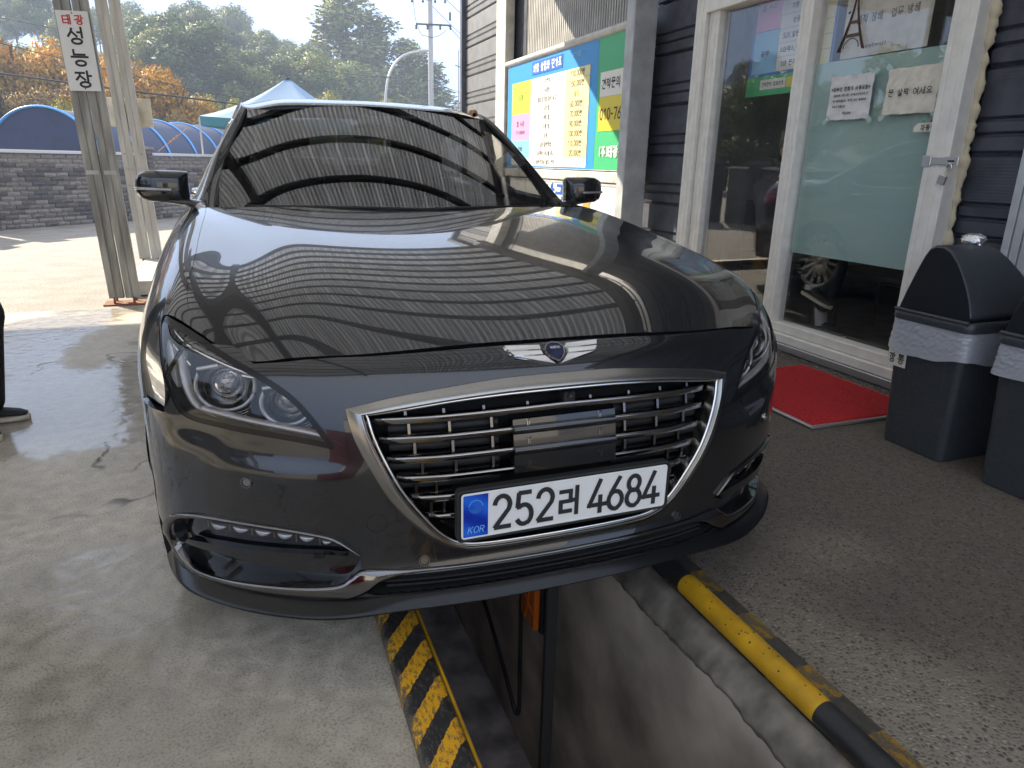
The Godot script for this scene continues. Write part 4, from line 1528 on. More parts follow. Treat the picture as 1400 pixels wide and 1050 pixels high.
func build_lamps(car: Node3D) -> void:
	for side in [-1.0, 1.0]:
		var lamp := Node3D.new()
		lamp.name = "headlamp"
		car.add_child(lamp, true)
		var loop := smooth_loop(fpoly(HL), 2)
		if side < 0:
			loop = mirror_uv(loop, 20.0)
		var mb := Mb.new()
		patch(mb, FA, loop, [], 0.5, 0.25, -0.085)
		skirt(mb, FA, loop, 0.086, -0.002)
		obj("housing", mb, M.deep_black, lamp)
		# black rim of the cover, then the clear cover
		var cen := Vector2.ZERO
		for p in loop:
			cen += p
		cen /= loop.size()
		var inner := PackedVector2Array()
		var lift_in := Geometry2D.offset_polygon(_scaled(loop, Vector2(0.02, 0.12)), -0.012)
		for p in lift_in[0]:
			inner.append(Vector2(p.x / 0.02, p.y / 0.12))
		mb = Mb.new()
		patch(mb, FA, loop, [inner], 0.4, 0.2, -0.0015)
		obj("cover_rim", mb, M.lip_plastic, lamp)
		mb = Mb.new()
		patch(mb, FA, inner, [], 0.5, 0.2, -0.001)
		obj("cover", mb, M.glass, lamp)
		# two projectors with their bright collars and the U-shaped light guides round them
		for pr in [[0.742, 0.690, 0.036, 0.062], [0.612, 0.664, 0.031, 0.054]]:
			var q := fx(pr[0] * side, pr[1])
			var n := Vector3(0.18 * side, 0.02, 1.0).normalized()
			var c := FA.at(q.x, q.y) - FA.normal(q.x, q.y) * 0.045
			var r: float = pr[2]
			var proj := Node3D.new()
			proj.name = "projector"
			lamp.add_child(proj, true)
			mb = Mb.new()
			mb.lathe(c, n, [Vector2(r * 1.32, -0.04), Vector2(r * 1.32, 0.004), Vector2(r * 1.22, 0.008), Vector2(r * 1.1, 0.003), Vector2(r * 1.02, -0.012), Vector2(r, -0.03)], 36)
			obj("collar", mb, M.grille_grey, proj)
			mb = Mb.new()
			var prof := []
			for k in 10:
				var a := PI * 0.5 * k / 9.0
				prof.append(Vector2(r * sin(a), r * 0.75 * cos(a) - 0.02))
			prof.append(Vector2(r, -0.03))
			prof.append(Vector2(0.0, -0.032))
			mb.lathe(c, n, prof, 32)
			obj("lens", mb, M.lens, proj)
			mb = Mb.new()
			mb.lathe(c, n, [Vector2(0.0, -0.055), Vector2(r * 0.55, -0.05), Vector2(r * 0.98, -0.034)], 28)
			mb.box(c - n * 0.040 + Vector3(0, -0.002, 0), Vector3(r * 1.5, r * 0.35, 0.004))
			mb.box(c - n * 0.039 + Vector3(0, -r * 0.55, 0), Vector3(r * 1.1, r * 0.5, 0.004))
			obj("reflector", mb, M.chrome, proj)
			var guide := []
			var ro: float = pr[3]
			var ux := Vector3(1, 0, 0).slide(n).normalized()
			var uy := Vector3.UP.slide(n).normalized()
			guide.append(c + ux * ro * 0.9 + uy * ro * 0.62 + n * 0.004)
			for k in 25:
				var a := PI * (0.12 - 1.24 * k / 24.0)
				guide.append(c + ux * cos(a) * ro + uy * sin(a) * ro * 0.94 + n * 0.006)
			guide.append(c - ux * ro * 0.9 + uy * ro * 0.62 + n * 0.004)
			guide.append(c - ux * ro * 0.2 + uy * ro * 0.72 + n * 0.002)
			mb = Mb.new()
			mb.tube(guide, 0.0048, 8)
			obj("light_guide", mb, M.light_guide, proj)
			for st in [0.013, 0.019, 0.025]:
				mb = Mb.new()
				var arc := []
				for k in 13:
					var a := PI * (-0.28 - 0.44 * k / 12.0)
					arc.append(c + ux * cos(a) * (ro + st) + uy * sin(a) * (ro * 0.94 + st) - n * (0.004 + st * 0.3))
				mb.tube(arc, 0.0016, 5)
				obj("cooling_rib", mb, M.chrome, proj)
		# long lamp strip along the lower edge, turning up at the outer end
		mb = Mb.new()
		var rows := []
		for p in catmull([Vector2(0.526, 0.588), Vector2(0.57, 0.596), Vector2(0.64, 0.606), Vector2(0.73, 0.617), Vector2(0.785, 0.624), Vector2(0.806, 0.638), Vector2(0.820, 0.67), Vector2(0.826, 0.715), Vector2(0.824, 0.745)], 6):
			var up := 0.012
			var r := []
			var along: bool = p.x < 0.79
			for w in [[0.0, -0.030], [0.0, -0.016], [0.5, -0.013], [1.0, -0.017], [1.0, -0.03]]:
				var d := Vector2(0, up) if along else Vector2(-up * 1.1, up * 0.4)
				var m: Vector2 = p + d * w[0]
				r.append(fp(m.x * side, m.y, w[1]))
			rows.append(r)
		mb.loft(rows, false, false)
		obj("lamp_strip", mb, M.lamp_strip, lamp)
		# bright shoulder trims at the top
		for ln in [[Vector2(0.835, 0.785), Vector2(0.79, 0.757), Vector2(0.73, 0.737), Vector2(0.665, 0.717)], [Vector2(0.838, 0.755), Vector2(0.815, 0.735), Vector2(0.80, 0.72)], [Vector2(0.69, 0.715), Vector2(0.63, 0.706), Vector2(0.575, 0.672)]]:
			mb = Mb.new()
			var pts := []
			for p in catmull(ln, 5):
				pts.append(fp(p.x * side, p.y, -0.022))
			mb.tube(pts, 0.0035, 6)
			obj("shoulder_trim", mb, M.chrome, lamp)
		mb = Mb.new()
		patch(mb, FA, smooth_loop(fpoly([Vector2(0.838, 0.79), Vector2(0.77, 0.778), Vector2(0.70, 0.742), Vector2(0.66, 0.722), Vector2(0.74, 0.742), Vector2(0.80, 0.752)], side), 1), [], 0.3, 0.2, -0.028, 0.02)
		obj("inner_panel", mb, M.grille_grey, lamp)
		mb = Mb.new()
		patch(mb, FA, smooth_loop(fpoly([Vector2(0.846, 0.77), Vector2(0.84, 0.69), Vector2(0.822, 0.66), Vector2(0.826, 0.74)], side), 1), [], 0.3, 0.2, -0.012, 0.01)
		obj("side_reflector", mb, M.lamp_strip, lamp)


func _scaled(p: PackedVector2Array, s: Vector2) -> PackedVector2Array:
	var o := PackedVector2Array()
	for q in p:
		o.append(q * s)
	return o


func build_greenhouse(car: Node3D) -> void:
	var mb := Mb.new()
	var front := rect_uv(Vector2(0.0, 0.02), Vector2(3.98, 7.98), 10)
	patch(mb, W, front, [], 0.2, 0.25, 0.0)
	var ws := obj("windscreen", mb, M.screen_glass, car)
	mb = Mb.new()
	patch(mb, W, front, [], 0.4, 0.5, -0.007)
	obj("inner_pane", mb, M.glass, ws)
	# printed dark edge of the windscreen
	mb = Mb.new()
	patch(mb, W, front, [rect_uv(Vector2(0.30, 0.28), Vector2(3.76, 7.72), 10)], 0.3, 0.3, -0.0095)
	obj("dark_edge", mb, M.gloss_black, ws)
	mb = Mb.new()
	var roof := rect_uv(Vector2(1.99, 1.85), Vector2(4.2, 8.15), 10)
	patch(mb, G, roof, [], 0.1, 0.2, 0.0, 0.01)
	obj("roof_panel", mb, M.paint, car)
	mb = Mb.new()
	patch(mb, G, rect_uv(Vector2(4.215, 2.4), Vector2(5.85, 7.6), 8), [], 0.15, 0.4, -0.003)
	obj("rear_window", mb, M.screen_glass, car)
	for side in [1.0, -1.0]:
		# pillars and rails: everything outboard of the screens, less the side windows
		var rail := PackedVector2Array()
		for k in 13:
			rail.append(Vector2(lerpf(0.0, 1.985, k / 12.0), 7.93))
		for k in 9:
			rail.append(Vector2(lerpf(1.985, 4.2, k / 8.0), 8.16))
		for k in 9:
			rail.append(Vector2(lerpf(4.215, 6.0, k / 8.0), 7.61))
		rail.append(Vector2(6.0, 10.0))
		for k in 13:
			rail.append(Vector2(lerpf(6.0, 0.0, k / 12.0), 10.0))
		var w1 := smooth_loop(PackedVector2Array([Vector2(0.42, 9.86), Vector2(1.1, 9.30), Vector2(2.05, 9.16), Vector2(2.72, 9.16), Vector2(2.72, 9.94), Vector2(1.0, 9.94)]), 2)
		var w2 := smooth_loop(PackedVector2Array([Vector2(2.82, 9.16), Vector2(3.9, 9.22), Vector2(4.7, 9.55), Vector2(4.9, 9.8), Vector2(4.5, 9.94), Vector2(2.82, 9.94)]), 2)
		var ws2 := [w1, w2]
		if side < 0:
			rail = mirror_uv(rail, 10.0)
			ws2 = [mirror_uv(w1, 10.0), mirror_uv(w2, 10.0)]
		mb = Mb.new()
		patch(mb, G, rail, ws2, 0.1, 0.12, 0.0, 0.012)
		obj("roof_pillar", mb, M.paint, car)
		for w in ws2:
			mb = Mb.new()
			patch(mb, G, w, [], 0.25, 0.2, -0.004)
			obj("side_window", mb, M.tinted_glass, car)
			mb = Mb.new()
			var pts := []
			for i in w.size():
				pts.append(G.at(w[i].x, w[i].y) + G.normal(w[i].x, w[i].y) * 0.002)
			mb.tube(pts, 0.006, 6, 1, 1, Vector3.UP, true)
			obj("window_trim", mb, M.chrome, car)
		# drip strip along the edge of the windscreen
		mb = Mb.new()
		var strip := []
		for k in 21:
			var vv := 7.95 if side > 0 else 2.05
			strip.append(G.at(lerpf(0.03, 1.98, k / 20.0), vv) + G.normal(lerpf(0.03, 1.98, k / 20.0), vv) * 0.001)
		mb.tube(strip, 0.007, 6)
		obj("screen_seal", mb, M.matt_black, car)
	# wipers lying at the foot of the screen
	for w in [[-0.62, 0.05, 0.0], [0.02, 0.60, 0.02]]:
		mb = Mb.new()
		var pts := []
		for k in 9:
			var x := lerpf(w[0], w[1], k / 8.0)
			pts.append(Vector3(x, 0.972 + 0.006 * sin(PI * k / 8.0), -1.475 - 0.20 * (x / 0.62) ** 2 + 0.004) + Vector3(0, 0.004, 0))
		mb.tube(pts, 0.006, 6)
		obj("wiper", mb, M.matt_black, car)
	# cabin
	mb = Mb.new()
	mb.box(Vector3(0, 0.45, -2.9), Vector3(1.5, 0.05, 2.6))
	mb.box(Vector3(0.72, 0.7, -2.85), Vector3(0.06, 0.5, 2.3))
	mb.box(Vector3(-0.72, 0.7, -2.85), Vector3(0.06, 0.5, 2.3))
	mb.box(Vector3(0, 0.75, -3.85), Vector3(1.4, 0.5, 0.1))
	mb.box(Vector3(0, 0.98, -4.05), Vector3(1.3, 0.03, 0.4))
	obj("cabin_lining", mb, M.matt_black, car)
	mb = Mb.new()
	var dash := []
	for k in 15:
		var x := lerpf(-0.72, 0.72, k / 14.0)
		var hump := 0.03 * exp(-pow((x - 0.36) / 0.16, 2.0))
		dash.append([Vector3(x, 0.93, -1.56 - 0.22 * (x / 0.72) ** 2), Vector3(x, 0.955, -1.75), Vector3(x, 0.965 + hump, -1.95), Vector3(x, 0.94 + hump, -2.05), Vector3(x, 0.75, -2.06)])
	mb.loft(dash, false, false)
	obj("dashboard", mb, M.matt_black, car)
	for x in [-0.37, 0.37]:
		var seat := Node3D.new()
		seat.name = "front_seat"
		seat.position = Vector3(x, 0.44, -2.78)
		car.add_child(seat, true)
		build_seat(seat)
	mb = Mb.new()
	mb.box(Vector3(0, 0.6, -3.5), Vector3(1.35, 0.22, 0.5), Basis.IDENTITY, 0.05)
	mb.box(Vector3(0, 0.85, -3.74), Vector3(1.35, 0.55, 0.16), Basis(Vector3.RIGHT, -0.3), 0.05)
	for x in [-0.42, 0.42]:
		mb.box(Vector3(x, 1.14, -3.85), Vector3(0.25, 0.13, 0.09), Basis(Vector3.RIGHT, -0.2), 0.03)
	obj("rear_bench", mb, M.seat_leather, car)
	mb = Mb.new()
	var wheel := []
	for k in 32:
		var a := TAU * k / 32.0
		wheel.append(Vector3(0.37 + 0.185 * cos(a), 0.93 + 0.17 * sin(a), -2.20 - 0.07 * sin(a)))
	mb.tube(wheel, 0.015, 8, 1, 1, Vector3.BACK, true)
	mb.box(Vector3(0.37, 0.93, -2.19), Vector3(0.16, 0.09, 0.05), Basis.IDENTITY, 0.015)
	mb.bar(Vector3(0.19, 0.935, -2.2), Vector3(0.55, 0.935, -2.2), 0.03, 0.02)
	obj("steering_wheel", mb, M.matt_black, car)
	mb = Mb.new()
	mb.box(Vector3(0.0, 1.285, -2.27), Vector3(0.24, 0.062, 0.03), Basis(Vector3.RIGHT, -0.1), 0.012)
	mb.bar(Vector3(0, 1.30, -2.27), Vector3(0, 1.375, -2.31), 0.02, 0.02)
	obj("inside_mirror", mb, M.matt_black, car)
	mb = Mb.new()
	mb.box(Vector3(-0.01, 1.335, -2.245), Vector3(0.17, 0.045, 0.02), Basis(Vector3.RIGHT, -0.6), 0.004)
	obj("toll_card_reader", mb, M.grey_print, car)


func build_seat(seat: Node3D) -> void:
	var mb := Mb.new()
	mb.box(Vector3(0, 0.06, 0.12), Vector3(0.5, 0.16, 0.52), Basis.IDENTITY, 0.05)
	obj("seat_cushion", mb, M.seat_leather, seat)
	mb = Mb.new()
	var rows := []
	for k in 9:
		var t := k / 8.0
		var w := 0.235 - 0.05 * t * t
		var y := 0.12 + 0.60 * t
		var z := -0.13 - 0.22 * t
		var r := []
		for j in 16:
			var a := TAU * j / 16.0
			r.append(Vector3(signf(cos(a)) * pow(absf(cos(a)), 0.5) * w, y, z + signf(sin(a)) * pow(absf(sin(a)), 0.7) * (0.075 - 0.02 * t)))
		rows.append(r)
	mb.loft(rows)
	obj("backrest", mb, M.seat_leather, seat)
	mb = Mb.new()
	rows = []
	for k in 9:
		var t := k / 8.0
		var w := 0.135 * sqrt(maxf(0.05, 1.0 - pow(absf(2.0 * t - 0.95), 3.0)))
		var r := []
		for j in 16:
			var a := TAU * j / 16.0
			r.append(Vector3(signf(cos(a)) * pow(absf(cos(a)), 0.5) * w, 0.745 + 0.19 * t, -0.36 - 0.03 * t + sin(a) * 0.05))
		rows.append(r)
	mb.loft(rows)
	obj("headrest", mb, M.seat_leather, seat)
	for x in [-0.06, 0.06]:
		mb = Mb.new()
		mb.tube([Vector3(x, 0.68, -0.34), Vector3(x, 0.77, -0.36)], 0.006, 8)
		obj("headrest_post", mb, M.chrome, seat)


func build_wheels(car: Node3D) -> void:
	for z in [-0.86, -3.86]:
		for side in [-1.0, 1.0]:
			var wh := Node3D.new()
			wh.name = "wheel"
			wh.position = Vector3(0.80 * side, 0.335, z)
			car.add_child(wh, true)
			var ax := Vector3(side, 0, 0)
			var mb := Mb.new()
			mb.lathe(Vector3.ZERO, ax, [Vector2(0.235, -0.11), Vector2(0.30, -0.122), Vector2(0.325, -0.11), Vector2(0.335, -0.085), Vector2(0.335, 0.085), Vector2(0.325, 0.11), Vector2(0.30, 0.122), Vector2(0.245, 0.115), Vector2(0.235, 0.10)], 48)
			obj("tyre", mb, M.rubber, wh)
			mb = Mb.new()
			mb.lathe(Vector3.ZERO, ax, [Vector2(0.245, 0.112), Vector2(0.232, 0.108), Vector2(0.222, 0.07), Vector2(0.215, -0.10), Vector2(0.24, -0.11)], 48)
			mb.lathe(Vector3.ZERO, ax, [Vector2(0.0, 0.085), Vector2(0.035, 0.083), Vector2(0.05, 0.07), Vector2(0.07, 0.06), Vector2(0.07, 0.03)], 32)
			for k in 15:
				var a := TAU * k / 15.0
				var d := Vector3(0, cos(a), sin(a))
				mb.bar(d * 0.05 + ax * 0.068, d * 0.228 + ax * 0.088, 0.022, 0.02, ax)
			obj("rim", mb, M.alloy, wh)
			mb = Mb.new()
			mb.lathe(Vector3.ZERO, ax, [Vector2(0.0, 0.0), Vector2(0.165, 0.0), Vector2(0.165, -0.03)], 32)
			obj("brake_disc", mb, M.dark_chrome, wh)
			mb = Mb.new()
			mb.lathe(Vector3(-0.05 * side, 0.02, 0), ax, [Vector2(0.40, 0.16), Vector2(0.40, -0.17), Vector2(0.0, -0.17)], 32)
			obj("wheel_housing", mb, M.deep_black, wh)


func build_mirrors(car: Node3D) -> void:
	for side in [-1.0, 1.0]:
		var m := Node3D.new()
		m.name = "door_mirror"
		car.add_child(m, true)
		var mb := Mb.new()
		var rings := []
		# sections from the inner end out to the tip: x, centre y, half height, front z, depth
		for s in [[0.838, 1.040, 0.050, -1.895, 0.03], [0.842, 1.040, 0.058, -1.86, 0.085], [0.875, 1.040, 0.0605, -1.835, 0.12], [0.94, 1.041, 0.0605, -1.835, 0.12], [0.985, 1.041, 0.058, -1.850, 0.105], [1.015, 1.040, 0.048, -1.872, 0.08], [1.030, 1.036, 0.030, -1.895, 0.05], [1.034, 1.034, 0.010, -1.91, 0.02]]:
			var r := []
			for j in 28:
				var a := TAU * j / 28.0
				var cy := signf(sin(a)) * pow(absf(sin(a)), 0.62)
				var cz := signf(cos(a)) * pow(absf(cos(a)), 0.75)
				var drop: float = 0.008 * (1.034 - s[0]) / 0.2 if sin(a) < 0 else 0.0
				r.append(Vector3(s[0] * side, s[1] + cy * s[2] - drop, s[3] - s[4] * 0.5 + cz * s[4] * 0.5))
			rings.append(r)
		mb.loft(rings)
		obj("mirror_shell", mb, M.paint, m)
		mb = Mb.new()
		var st := []
		for p in [[0.90, 1.028, -1.834], [0.95, 1.030, -1.833], [0.99, 1.031, -1.848], [1.018, 1.031, -1.868], [1.036, 1.031, -1.905]]:
			st.append(Vector3(p[0] * side, p[1], p[2]))
		mb.tube(catmull(st, 4), 0.006, 8)
		obj("turn_lamp", mb, M.light_guide, m)
		mb = Mb.new()
		var arm := []
		for s in [[0.795, 0.973, 0.016, -1.83, 0.05], [0.82, 0.975, 0.017, -1.835, 0.052], [0.85, 0.981, 0.018, -1.85, 0.05], [0.90, 0.985, 0.013, -1.87, 0.05], [0.96, 0.985, 0.006, -1.88, 0.03]]:
			var r := []
			for j in 14:
				var a := TAU * j / 14.0
				r.append(Vector3(s[0] * side, s[1] + sin(a) * s[2], s[3] - 0.02 + cos(a) * s[4]))
			arm.append(r)
		mb.loft(arm)
		obj("mirror_arm", mb, M.gloss_black, m)
		mb = Mb.new()
		mb.box(Vector3(0.93 * side, 1.04, -1.952), Vector3(0.17, 0.095, 0.006), Basis.IDENTITY, 0.003)
		obj("mirror_glass", mb, M.chrome, m)


# ---------------------------------------------------------------- lettering drawn as strokes

const INITIALS := "ㄱㄲㄴㄷㄸㄹㅁㅂㅃㅅㅆㅇㅈㅉㅊㅋㅌㅍㅎ"
const VOWELS := "ㅏㅐㅑㅒㅓㅔㅕㅖㅗㅘㅙㅚㅛㅜㅝㅞㅟㅠㅡㅢㅣ"
const FINALS := " ㄱㄲㄳㄴㄵㄶㄷㄹㄺㄻㄼㄽㄾㄿㅀㅁㅂㅄㅅㅆㅇㅈㅊㅋㅌㅍㅎ"


func ring(cx: float, cy: float, rx: float, ry: float, a := 0.0, b := 1.0) -> Array:
	var o := []
	for k in 17:
		var t := TAU * lerpf(a, b, k / 16.0)
		o.append(Vector2(cx + cos(t) * rx, cy + sin(t) * ry))
	return o


func jamo(c: String) -> Array:          # strokes in a unit square, y upwards
	var v := func(a: Array) -> Array:
		var o := []
		for i in range(0, a.size(), 2):
			o.append(Vector2(a[i], 1.0 - a[i + 1]))
		return o
	match c:
		"ㄱ": return [v.call([0, .08, 1, .08, .85, 1])]
		"ㄴ": return [v.call([0, 0, 0, .95, 1, .95])]
		"ㄷ": return [v.call([1, .05, 0, .05, 0, .95, 1, .95])]
		"ㄹ": return [v.call([0, 0, 1, 0, 1, .5, 0, .5, 0, 1, 1, 1])]
		"ㅁ": return [v.call([0, 0, 1, 0, 1, 1, 0, 1, 0, 0])]
		"ㅂ": return [v.call([0, 0, 0, 1, 1, 1, 1, 0]), v.call([0, .5, 1, .5])]
		"ㅅ": return [v.call([.5, 0, .4, .4, 0, 1]), v.call([.45, .35, 1, 1])]
		"ㅇ": return [ring(.5, .5, .5, .5)]
		"ㅈ": return [v.call([0, .05, 1, .05]), v.call([.5, .05, .4, .5, 0, 1]), v.call([.45, .45, 1, 1])]
		"ㅊ": return [v.call([.35, 0, .65, 0]), v.call([0, .25, 1, .25]), v.call([.5, .25, .4, .6, 0, 1]), v.call([.45, .55, 1, 1])]
		"ㅋ": return [v.call([0, .08, 1, .08, .85, 1]), v.call([0, .5, .95, .5])]
		"ㅌ": return [v.call([1, 0, 0, 0, 0, 1, 1, 1]), v.call([0, .5, 1, .5])]
		"ㅍ": return [v.call([0, 0, 1, 0]), v.call([0, 1, 1, 1]), v.call([.3, 0, .3, 1]), v.call([.7, 0, .7, 1])]
		"ㅎ": return [v.call([.35, 0, .65, 0]), v.call([0, .25, 1, .25]), ring(.5, .3, .38, .3)]
		"ㅏ": return [v.call([.4, 0, .4, 1]), v.call([.4, .48, .95, .48])]
		"ㅐ": return [v.call([.25, 0, .25, 1]), v.call([.8, 0, .8, 1]), v.call([.25, .48, .8, .48])]
		"ㅑ": return [v.call([.4, 0, .4, 1]), v.call([.4, .35, .95, .35]), v.call([.4, .62, .95, .62])]
		"ㅓ": return [v.call([.75, 0, .75, 1]), v.call([.15, .48, .75, .48])]
		"ㅔ": return [v.call([.5, 0, .5, 1]), v.call([.95, 0, .95, 1]), v.call([.05, .48, .5, .48])]
		"ㅕ": return [v.call([.75, 0, .75, 1]), v.call([.15, .35, .75, .35]), v.call([.15, .62, .75, .62])]
		"ㅖ": return [v.call([.5, 0, .5, 1]), v.call([.95, 0, .95, 1]), v.call([.05, .35, .5, .35]), v.call([.05, .62, .5, .62])]
		"ㅣ": return [v.call([.6, 0, .6, 1])]
		"ㅗ": return [v.call([0, .85, 1, .85]), v.call([.5, .1, .5, .85])]
		"ㅛ": return [v.call([0, .85, 1, .85]), v.call([.33, .1, .33, .85]), v.call([.67, .1, .67, .85])]
		"ㅜ": return [v.call([0, .25, 1, .25]), v.call([.5, .25, .5, 1])]
		"ㅠ": return [v.call([0, .25, 1, .25]), v.call([.33, .25, .33, 1]), v.call([.67, .25, .67, 1])]
		"ㅡ": return [v.call([0, .5, 1, .5])]
	return []


func glyph(c: String) -> Array:         # [strokes in a unit-high box, width]
	var code := c.unicode_at(0)
	if code >= 0xAC00 and code <= 0xD7A3:
		code -= 0xAC00
		var i := INITIALS[code / 588]
		var vo := VOWELS[(code % 588) / 28]
		var fi := FINALS[code % 28]
		var out := []
		var put := func(ch: String, r: Rect2):
			for s in jamo(ch):
				var q := []
				for p in s:
					q.append(r.position + p * r.size)
				out.append(q)
		var lo := 0.40 if fi != " " else 0.0
		var hh := 1.0 - lo
		var pairs := {"ㅘ": ["ㅗ", "ㅏ"], "ㅙ": ["ㅗ", "ㅐ"], "ㅚ": ["ㅗ", "ㅣ"], "ㅝ": ["ㅜ", "ㅓ"], "ㅞ": ["ㅜ", "ㅔ"], "ㅟ": ["ㅜ", "ㅣ"], "ㅢ": ["ㅡ", "ㅣ"]}
		var doubles := {"ㄲ": "ㄱ", "ㄸ": "ㄷ", "ㅃ": "ㅂ", "ㅆ": "ㅅ", "ㅉ": "ㅈ"}
		var put_i := func(r: Rect2):
			if doubles.has(i):
				put.call(doubles[i], Rect2(r.position, r.size * Vector2(0.44, 1)))
				put.call(doubles[i], Rect2(r.position + Vector2(r.size.x * 0.56, 0), r.size * Vector2(0.44, 1)))
			else:
				put.call(i, r)
		if pairs.has(vo):
			put_i.call(Rect2(0.08, lo + hh * 0.48, 0.46, hh * 0.48))
			put.call(pairs[vo][0], Rect2(0.0, lo + hh * 0.10, 0.62, hh * 0.34))
			put.call(pairs[vo][1], Rect2(0.64, lo + 0.02, 0.32, hh * 0.98))
		elif vo in "ㅗㅛㅜㅠㅡ":
			put_i.call(Rect2(0.18, lo + hh * 0.48, 0.64, hh * 0.48))
			put.call(vo, Rect2(0.02, lo + hh * 0.08, 0.96, hh * 0.36))
		else:
			put_i.call(Rect2(0.04, lo + hh * 0.12, 0.50, hh * 0.76))
			put.call(vo, Rect2(0.58, lo + 0.01, 0.38, hh * 0.99))
		if fi != " ":
			if fi == "ㄼ" or fi == "ㄺ" or fi == "ㅄ":
				put.call("ㄹ", Rect2(0.08, 0.0, 0.38, 0.32))
				put.call("ㅂ", Rect2(0.56, 0.0, 0.38, 0.32))
			else:
				put.call(fi, Rect2(0.22, 0.0, 0.60, 0.32))
		return [out, 1.0]
	var v := func(a: Array) -> Array:
		var o := []
		for k in range(0, a.size(), 2):
			o.append(Vector2(a[k], a[k + 1]))
		return o
	match c:
		"0": return [[ring(.3, .5, .3, .5)], .6]
		"1": return [[v.call([.1, .8, .35, 1, .35, 0])], .6]
		"2": return [[ring(.29, .71, .29, .29, .48, -0.08) + v.call([.0, .02, .62, .02])], .6]
		"3": return [[ring(.29, .75, .28, .25, .42, -.25), ring(.29, .27, .3, .27, .25, -.42)], .6]
		"4": return [[v.call([.42, 1.0, 0, .22, .66, .22]), v.call([.46, .48, .46, 0])], .66]
		"5": return [[v.call([.56, 1, .08, 1, .04, .56]) + ring(.29, .31, .30, .31, .36, -.42)], .6]
		"6": return [[v.call([.44, 1, .12, .56]), ring(.3, .29, .3, .29)], .6]
		"7": return [[v.call([0, 1, .6, 1, .2, 0])], .6]
		"8": return [[ring(.3, .76, .25, .24), ring(.3, .27, .3, .27)], .6]
		"9": return [[ring(.3, .70, .3, .3), v.call([.56, .55, .25, 0])], .6]
		",": return [[v.call([.12, .1, .05, -.12])], .25]
		".": return [[v.call([.1, .05, .1, .0])], .25]
		"-": return [[v.call([.05, .48, .4, .48])], .45]
		"(": return [[ring(.35, .5, .3, .6, .36, .64)], .3]
		")": return [[ring(-.05, .5, .3, .6, -.14, .14)], .3]
		"*": return [[v.call([.1, .5, .4, .5]), v.call([.25, .3, .25, .7]), v.call([.15, .36, .35, .64]), v.call([.15, .64, .35, .36])], .5]
		"K": return [[v.call([0, 0, 0, 1]), v.call([.55, 1, 0, .4]), v.call([.2, .58, .58, 0])], .6]
		"O": return [[ring(.34, .5, .34, .5)], .68]
		"R": return [[v.call([0, 0, 0, 1, .35, 1, .52, .88, .52, .62, .35, .5, 0, .5]), v.call([.3, .5, .55, 0])], .6]
		"S": return [[ring(.28, .74, .26, .25, .08, .75) + ring(.28, .26, .28, .26, .25, -.42)], .58]
		"U": return [[v.call([0, 1, 0, .25]) + ring(.28, .28, .28, .28, .5, 1.0) + v.call([.56, 1])], .6]
		"V": return [[v.call([0, 1, .3, 0, .6, 1])], .62]
		"G": return [[ring(.34, .5, .34, .5, .12, 1.0) + v.call([.4, .5])], .68]
		"E": return [[v.call([.5, 1, 0, 1, 0, 0, .5, 0]), v.call([0, .52, .44, .52])], .55]
		"N": return [[v.call([0, 0, 0, 1, .56, 0, .56, 1])], .6]
		"I": return [[v.call([.06, 0, .06, 1])], .14]
	return [[], .4]


func text_width(t: String, h: float, squeeze := 1.0, gap := 0.22) -> float:
	var w := 0.0
	for c in t:
		w += (glyph(c)[1] + gap) * h * squeeze
	return w


func write(mb: Mb, t: String, at: Vector3, right: Vector3, up: Vector3, h: float, weight: float, squeeze := 1.0) -> float:
	# ribbons for every stroke, each lifted a hair above the one before
	var n := right.cross(up).normalized()
	var x := 0.0
	var lift_ := 0.0
	for c in t:
		var g := glyph(c)
		var sq := squeeze
		for s in g[0]:
			for i in s.size() - 1:
				var a: Vector2 = s[i]
				var b: Vector2 = s[i + 1]
				var pa := Vector2(x + a.x * h * sq, a.y * h)
				var pb := Vector2(x + b.x * h * sq, b.y * h)
				var d := pb - pa
				if d.length() < 1e-7:
					continue
				d = d.normalized()
				var e := weight * 0.5 * (0.95 if s.size() < 9 else 0.25)
				pa -= d * e
				pb += d * e
				var w := Vector2(-d.y, d.x) * weight * 0.5
				lift_ = fmod(lift_ + weight * 0.011, weight * 0.16)
				var o := at + n * lift_
				mb.quad(o + right * (pa.x - w.x) + up * (pa.y - w.y), o + right * (pb.x - w.x) + up * (pb.y - w.y), o + right * (pb.x + w.x) + up * (pb.y + w.y), o + right * (pa.x + w.x) + up * (pa.y + w.y), n)
		x += (g[1] + 0.22) * h * squeeze
	return x


func centred(mb: Mb, t: String, mid: Vector3, right: Vector3, up: Vector3, h: float, weight: float, squeeze := 1.0) -> void:
	write(mb, t, mid - right * (text_width(t, h, squeeze) - 0.22 * h * squeeze) * 0.5 - up * h * 0.5, right, up, h, weight, squeeze)


# ---------------------------------------------------------------- ground and pit

func sheet(called: String, x0: float, x1: float, z0: float, z1: float, m: Material, y := 0.0, cut := 1.0) -> MeshInstance3D:
	var mb := Mb.new()
	var nx := clampi(ceili((x1 - x0) / cut), 1, 12)
	var nz := clampi(ceili((z1 - z0) / cut), 1, 12)
	for i in nx:
		for j in nz:
			var a := Vector3(lerpf(x0, x1, float(i) / nx), y, lerpf(z0, z1, float(j) / nz))
			var b := Vector3(lerpf(x0, x1, float(i + 1) / nx), y, lerpf(z0, z1, float(j + 1) / nz))
			mb.quad(a, Vector3(b.x, y, a.z), b, Vector3(a.x, y, b.z), Vector3.UP)
	return struct(called, mb, m)


